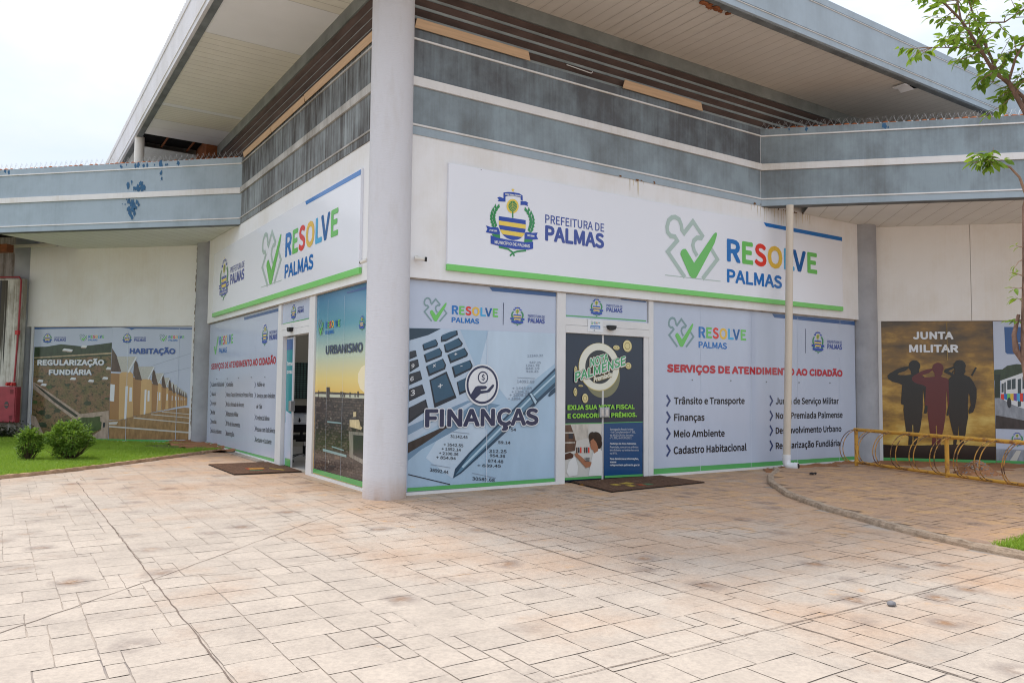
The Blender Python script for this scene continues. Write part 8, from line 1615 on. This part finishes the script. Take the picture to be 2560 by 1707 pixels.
t = thing('alarm_pipe', 'dark red pipe with a red bell box and two couplings above the hose cabinet', 'pipe', (-12.26, 7.10, 1.37))
mb = MB(); mb.tube([(-1.6, 0, 2.72), (-.02, 0, 2.70), (.035, 0, 2.62), (.02, 0, 1.4), (-.03, 0, .12)], .022, 'pipe_red', 10); mb.build('pipe', t)
mb = MB(); mb.bbox(-.035, .055, -.05, .03, 1.27, 1.38, 'bell_red', .01); mb.build('bell_box', t)
for x in (-.16, -.02): mb = MB(); mb.tube([(x, -.03, .02), (x, -.03, .11)], .052, 'bell_red', 14); mb.tube([(x + .01, -.06, .06), (x + .01, -.11, .06)], .03, 'bell_red', 12); mb.build('coupling', t)
# office chair seen through the open door
HC = Vector((-2.86, 3.62, GZ + .014)); t = thing('office_chair', 'black swivel office chair with a paper notice taped on its back, inside the open door', 'chair', HC, rad(14))
mb = MB()
for k in range(5): a = rad(72 * k + 20); mb.tube([(0, 0, .13), (.14 * math.cos(a), .14 * math.sin(a), .115), (.29 * math.cos(a), .29 * math.sin(a), .085)], [.028, .022, .015], 'chrome', 8)
mb.build('base', t)
for k in range(5):
    a = rad(72 * k + 20); mb = MB(); c = Vector((.29 * math.cos(a), .29 * math.sin(a), .030))
    for s_ in (-1, 1): o_ = Vector((-math.sin(a), math.cos(a), 0)) * .017 * s_; mb.tube([c + o_ * .4, c + o_ * 1.7], .030, 'black_plastic', 14)
    mb.tube([c + Vector((0, 0, .02)), c + Vector((0, 0, .06))], .009, 'chrome', 8); mb.build('caster', t)
mb = MB(); mb.tube([(0, 0, .10), (0, 0, .28)], .027, 'chair_black', 14); mb.tube([(0, 0, .26), (0, 0, .37)], .015, 'chrome', 10); mb.build('gas_lift', t)
mb = MB(); mb.bbox(-.23, .23, -.22, .24, .40, .47, 'chair_black', .03); mb.bbox(-.13, .13, -.12, .12, .36, .40, 'chair_black', .012); mb.build('seat', t)
mb = MB(); b = bmesh.new(); bmesh.ops.create_cube(b, size=1); bmesh.ops.subdivide_edges(b, edges=b.edges[:], cuts=5, use_grid_fill=True)
for v in b.verts:
    u, w_ = v.co.x * 2, v.co.z + .5; hw = .215 * (.80 + .5 * math.sin(min(1, w_ * 1.1) * 2.3) * .45); v.co = (u * hw * (1 - .10 * max(0, w_ - .8) * abs(u) * 4), -.245 + v.co.y * .05 + .05 * u * u + .03 * (w_ - .4), .53 + w_ * .46)
bmesh.ops.bevel(b, geom=[e for e in b.edges if e.calc_face_angle(0) > .8], offset=.012, segments=2, affect='EDGES'); mb.bm(b, 'chair_black', True); mb.tube([(0, -.16, .40), (0, -.24, .45), (0, -.262, .62)], .025, 'chair_black', 10); bk = mb.build('backrest', t)
for s_ in (-1, 1): mb = MB(); mb.tube([(s_ * .22, .02, .42), (s_ * .28, .02, .46), (s_ * .28, .02, .60)], .014, 'chair_black', 8); mb.bbox(s_ * .28 - .03, s_ * .28 + .03, -.08, .16, .60, .625, 'chair_black', .01); mb.build('armrest', t)
t2 = thing('paper_notice', 'white paper with a black down arrow taped to the office chair', 'notice', HC + Matrix.Rotation(rad(14), 3, 'Z') @ Vector((-.03, -.290, .76)), rad(14)); mb = MB(); mb.box(-.13, .13, -.002, 0, -.09, .10, 'white'); mb.build('sheet', t2)
mb = MB(); mb.prism([(-.012, .02), (.012, .02), (.012, -.02), (.034, -.02), (0, -.06), (-.034, -.02), (-.012, -.02)], -.004, -.0025, 'ink_black', 'y'); mb.box(-.11, .11, -.004, -.0025, -.078, -.072, 'navy'); mb.box(-.12, .12, -.004, -.0025, .086, .094, 'navy'); mb.box(-.09, .08, -.004, -.0025, .060, .068, 'ink_pale'); mb.box(-.07, .09, -.004, -.0025, .040, .048, 'ink_pale'); mb.build('print', t2)
# small things on the ground
def pebble(name, label, cat, loc, r, m, seed, flat=.4):
    mb_ = MB(); mb_.blob((0, 0, r * flat * .7), r, r * .62, r * flat, m, 3, .10, seed); o = mb_.build(name); o.location = loc; o.rotation_euler = (0, 0, seed); tag(o, label, cat)
pebble('stone', 'flat grey stone lying on the pale paving in the right foreground', 'stone', (4.84, -3.69, GZ), .042, 'stone_grey', 1.2)
mb = MB(); rn = random.Random(6)
for i in range(4): a = i * 1.7; mb.tube([(.05 * math.cos(a + k * .5), .03 * math.sin(a * 1.3 + k * .6), .02 + .012 * math.sin(k * 1.2 + i)) for k in range(7)], .008, 'black_plastic', 6)
o = mb.build('crumpled_strap'); o.location = (5.62, 3.72, GZ + .055); tag(o, 'crumpled black strap on the paving near the drainpipe elbow', 'strap')
mb = MB(); mb.mesh([(-.05, 0, .008), (-.02, -.028, .02), (.02, -.024, .028), (.055, 0, .012), (.02, .026, .02), (-.02, .026, .014), (0, 0, .006)], [(0, 1, 6), (1, 2, 6), (2, 3, 6), (3, 4, 6), (4, 5, 6), (5, 0, 6)], 'leaf_dead', True); o = mb.build('dead_leaf'); o.location = (2.25, 1.60, GZ + .023); tag(o, 'yellowed dead leaf on the near edge of the right door mat', 'leaf')
mb = MB(); mb.mesh([(-.04, 0, .008), (-.01, -.022, .02), (.04, 0, .012), (-.01, .02, .014), (0, 0, .02)], [(0, 1, 4), (1, 2, 4), (2, 3, 4), (3, 0, 4)], 'leaf_dead', True); o = mb.build('dead_leaf'); o.location = (-4.62, .43, GZ + .004); tag(o, 'small dry leaf on the paving beside the lawn kerb', 'leaf')
# ================================================================== PLANTS
def leaf(vs, fs, p, d, up, L, W, fold=.25, droop=.3):
    d = d.normalized(); s = d.cross(up)
    if s.length < 1e-3: s = d.orthogonal()
    s.normalize(); n_ = s.cross(d).normalized(); i = len(vs)
    def pt(t, k): return p + d * (L * t) + s * (k * W) + n_ * (abs(k) * W * fold - droop * L * t * t)
    vs += [pt(0, 0), pt(.22, .34), pt(.5, .5), pt(.8, .30), pt(1, 0), pt(.8, -.30), pt(.5, -.5), pt(.22, -.34), pt(.5, 0)]
    fs += [(i, i + 1, i + 2, i + 8), (i + 8, i + 2, i + 3, i + 4), (i, i + 8, i + 6, i + 7), (i + 8, i + 4, i + 5, i + 6)]
def shrub(label, x, y, rx, rz, n, seed):
    rn = random.Random(seed); t = thing('round_shrub', label, 'shrub', (x, y, GZ + .02)); vs, fs = [], []; st = MB()
    lob = [(Vector((rn.gauss(0, 1), rn.gauss(0, 1), rn.uniform(-.6, 1))).normalized(), rn.uniform(.75, 1.12)) for _ in range(26)]
    tips = []
    for i in range(n):
        d = Vector((rn.gauss(0, 1), rn.gauss(0, 1), rn.gauss(.15, 1))).normalized(); k = max(w_ * max(0, d.dot(l)) ** 9 for l, w_ in lob) * .62 + .46
        r = k * (1 - abs(rn.gauss(0, .16))); p = Vector((d.x * rx * r, d.y * rx * r, rz * .52 + d.z * rz * .52 * r))
        if p.z < .02: continue
        dd = (d + Vector((rn.gauss(0, .6), rn.gauss(0, .6), rn.gauss(.45, .5)))).normalized(); L = rn.uniform(.030, .058); leaf(vs, fs, p, dd, Vector((rn.gauss(0, .5), rn.gauss(0, .5), 1)), L, L * .62)
    for i in range(40):
        d = Vector((rn.gauss(0, 1), rn.gauss(0, 1), abs(rn.gauss(.5, .6)))).normalized(); st.tube([(d.x * .02, d.y * .02, 0), (d.x * rx * .5, d.y * rx * .5, rz * (.1 + .35 * d.z)), (d.x * rx * .95, d.y * rx * .95, rz * (.30 + .62 * d.z))], [.010, .006, .002], 'shrub_wood', 5)
    for i in range(46):
        d = Vector((rn.gauss(0, 1), rn.gauss(0, 1), .9)).normalized(); k_ = rn.uniform(.92, 1.14); top = Vector((d.x * rx * k_, d.y * rx * k_, rz * (.54 + .54 * d.z * k_)))
        for k in range(9): leaf(vs, fs, top - d * k * .016, (d + Vector((rn.gauss(0, .7), rn.gauss(0, .7), .3))), Vector((0, 0, 1)), .04, .019)
    mb_ = MB(); mb_.mesh(vs, fs, 'leaf_shrub'); mb_.build('foliage', t); st.build('stems', t)
shrub('rounded green shrub on the lawn, the larger one nearer the doors', -6.73, 2.60, .385, .66, 4200, 3)
shrub('small upright green shrub on the lawn left of the larger one', -7.23, 2.25, .195, .56, 1300, 5)
t = thing('dark_bush', 'low dark bush at the foot of the hose cabinet wall', 'bush', (-12.4, 6.75, .1)); vs, fs = [], []; rn = random.Random(12)
for i in range(2600):
    p = Vector((rn.gauss(0, .42), rn.gauss(0, .12), abs(rn.gauss(.02, .15)))); leaf(vs, fs, p, Vector((rn.gauss(0, 1), rn.gauss(0, 1), rn.gauss(.3, .6))), Vector((0, 0, 1)), .07, .03)
mb = MB(); mb.mesh(vs, fs, 'leaf_dark'); mb.build('foliage', t)
# lawn and a tuft by the right kerb: blades of grass
def grass(name, polys, z, n, h0, h1, seed, holes=lambda x, y: 1.0):
    rn = random.Random(seed); vs, fs = [], []
    xs = [p[0] for P in polys for p in P]; ys = [p[1] for P in polys for p in P]; k = 0; bx0, bx1, by0, by1 = min(xs), max(xs), min(ys), max(ys)
    while k < n:
        x, y = rn.uniform(bx0, bx1), rn.uniform(by0, by1); k += 1
        if not any(in_poly((x, y), P) for P in polys) or rn.random() > holes(x, y): continue
        a = rn.uniform(0, 6.283); h = rn.uniform(h0, h1) * (.75 + .5 * holes(x, y)); w_ = rn.uniform(.003, .0055); lx, ly = rn.gauss(0, .45) * h, rn.gauss(0, .45) * h; i = len(vs); c, s_ = math.cos(a) * w_, math.sin(a) * w_
        vs += [(x - c, y - s_, z), (x + c, y + s_, z), (x + lx * .4 + c * .7, y + ly * .4 + s_ * .7, z + h * .6), (x + lx * .4 - c * .7, y + ly * .4 - s_ * .7, z + h * .6), (x + lx, y + ly, z + h)]
        fs += [(i, i + 1, i + 2, i + 3), (i + 3, i + 2, i + 4)]
    mb_ = MB(); mb_.mesh(vs, fs, 'blade_green'); return tag(mb_.build(name), kind='stuff')
from mathutils import noise as _N
def thin(x, y):
    b_ = .55 + .55 * _N.noise(Vector((x * .9, y * .9, 3.1)))
    if y > 5.0 + (-x - 6) * .18: b_ *= max(0, 1 - (y - 5.0 - (-x - 6) * .18) / 1.5)
    if (x + 6.5) ** 2 / 1.1 + (y - 5.75) ** 2 / .55 < 1: return .03
    return max(.06, min(1, b_ + .25))
grass('lawn_grass', [LAWN[:9] + [(-8.6, 6.6), (-12.3, 6.75), (-12.3, 3.4), (-9.5, 1.5), (-8.2, -2.2)]], GZ + .015, 300000, .03, .065, 4, thin)
o = grass('grass_tuft', [[(6.16, -1.66), (6.58, -1.22), (7.6, -.25), (8.2, -1.4), (7.4, -2.6), (6.75, -2.2), (6.36, -1.92)]], GZ + .04, 26000, .025, .055, 9)
# tree at the right edge
t = thing('young_tree', 'slender tree with loose bright green leaves at the right edge of the plaza', 'tree', (7.15, -.8, GZ))
OX = Vector((7.15, -.8, GZ)); V3 = lambda x, z, dy=0.0: Vector((x - OX.x, dy, z - OX.z))
mb = MB(); mb.tube([V3(7.15, .05), V3(7.02, .6), V3(6.90, 1.2), V3(6.825, 1.85), V3(6.855, 2.6), V3(6.865, 3.3), V3(6.96, 3.75), V3(6.99, 3.95)], [.085, .07, .062, .056, .050, .043, .034, .030], 'bark', 14)
mb.tube([V3(6.83, 1.75), V3(6.74, 1.9, .02), V3(6.73, 2.05, .03), V3(6.775, 2.25, .03)], [.035, .03, .022, .016], 'bark', 8); mb.build('trunk', t)
br_pts = [[V3(6.99, 3.93), V3(6.87, 4.24), V3(6.73, 4.55), V3(6.60, 4.63, -.03), V3(6.45, 4.90, -.06), V3(6.28, 5.17, -.1), V3(6.02, 5.45, -.15), V3(5.72, 5.78, -.2)],
          [V3(6.98, 3.95), V3(6.90, 4.42, .1), V3(6.72, 4.70, .2), V3(6.65, 4.97, .25), V3(6.56, 5.3, .3), V3(6.48, 5.7, .35)],
          [V3(6.99, 3.95), V3(7.15, 4.5, .05), V3(7.3, 5.0, .1), V3(7.35, 5.6, .2)], [V3(6.73, 4.55), V3(6.76, 4.75, -.1), V3(6.9, 5.05, -.25), V3(7.05, 5.4, -.4)], [V3(6.28, 5.17, -.1), V3(6.27, 5.4, -.05), V3(6.3, 5.8, 0)],
          [V3(6.65, 4.97, .25), V3(6.45, 5.05, .3), V3(6.15, 5.12, .4)], [V3(7.15, 4.5, .05), V3(7.5, 4.8, -.3), V3(7.8, 5.3, -.5)], [V3(6.56, 5.3, .3), V3(6.75, 5.2, .1), V3(7.0, 5.35, 0)], [V3(7.3, 5.0, .1), V3(7.6, 5.4, .5), V3(7.7, 5.9, .7)]]
rn = random.Random(21); vs, fs = [], []
def spray(p, d, L, n, st, size=1.0):
    d = d.normalized(); P = [p]; 
    for k in range(5): d = (d + Vector((rn.gauss(0, .16), rn.gauss(0, .16), rn.gauss(.02, .12)))).normalized(); P.append(P[-1] + d * L / 5)
    st.tube(P, [.006, .005, .004, .003, .0025, .0015], 'bark_young', 5)
    for k in range(n):
        u = rn.uniform(.3, 1) * 5; i = min(4, int(u)); q_ = P[i].lerp(P[i + 1], u - i); a = rn.uniform(0, 6.28)
        dd = (d * .5 + Vector((math.cos(a), math.sin(a), rn.uniform(-.75, .25)))).normalized(); l = rn.uniform(.062, .118) * size; leaf(vs, fs, q_ + dd * .015, dd, Vector((rn.gauss(0, .4), rn.gauss(0, .4), 1)), l, l * rn.uniform(.42, .56), .22, rn.uniform(.1, .6))
radii = [(.026, .007), (.022, .007), (.02, .008), (.014, .005), (.010, .005), (.010, .004), (.016, .006), (.010, .004), (.015, .006)]
for bi, (P, (r0, r1)) in enumerate(zip(br_pts, radii)):
    n = len(P); mb = MB(); mb.tube(P, [r0 + (r1 - r0) * i / (n - 1) for i in range(n)], 'bark', 10)
    tot = sum((P[i + 1] - P[i]).length for i in range(n - 1)); m_ = int(tot * (15 if bi else 13))
    for k in range(m_):
        u = rn.uniform(.20 if bi < 3 else .35, 1) * (n - 1); i = min(n - 2, int(u)); q_ = P[i].lerp(P[i + 1], u - i); ax = (P[i + 1] - P[i]).normalized()
        sd = Vector((rn.gauss(0, 1), rn.gauss(0, 1), rn.gauss(.1, .8))); sd = (sd - ax * sd.dot(ax)).normalized(); spray(q_, sd + ax * rn.uniform(0, .8), rn.uniform(.14, .36), rn.randint(6, 11), mb)
    spray(P[-1], P[-1] - P[-2], .3, 14, mb); mb.build('branch', t)
mb = MB(); P = [V3(6.86, 3.22), V3(6.845, 3.42, -.02), V3(6.79, 3.58, -.04), V3(6.70, 3.68, -.06), V3(6.58, 3.725, -.08), V3(6.47, 3.745, -.1)]; mb.tube(P, [.017, .014, .012, .010, .008, .006], 'bark_young', 8)
for k in range(17): d = Vector((rn.gauss(-.25, .8), rn.gauss(0, .9), rn.gauss(-.05, .5))); spray(P[-1] + Vector((rn.uniform(-.05, .08), 0, 0)), d, rn.uniform(.06, .17), 4, mb, 1.02)
mb.build('branch', t)
mb = MB()
for z, n_ in ((2.05, 5), (2.2, 9), (2.35, 5), (2.5, 3), (2.62, 4), (2.78, 3), (2.9, 3)):
    spray(V3(6.82, z), Vector((-1, rn.gauss(0, .5), rn.gauss(.1, .3))), rn.uniform(.08, .2), n_, mb, .8)
mb.build('branch', t)
mb = MB(); mb.mesh(vs, fs, 'leaf_tree'); mb.build('crown', t)
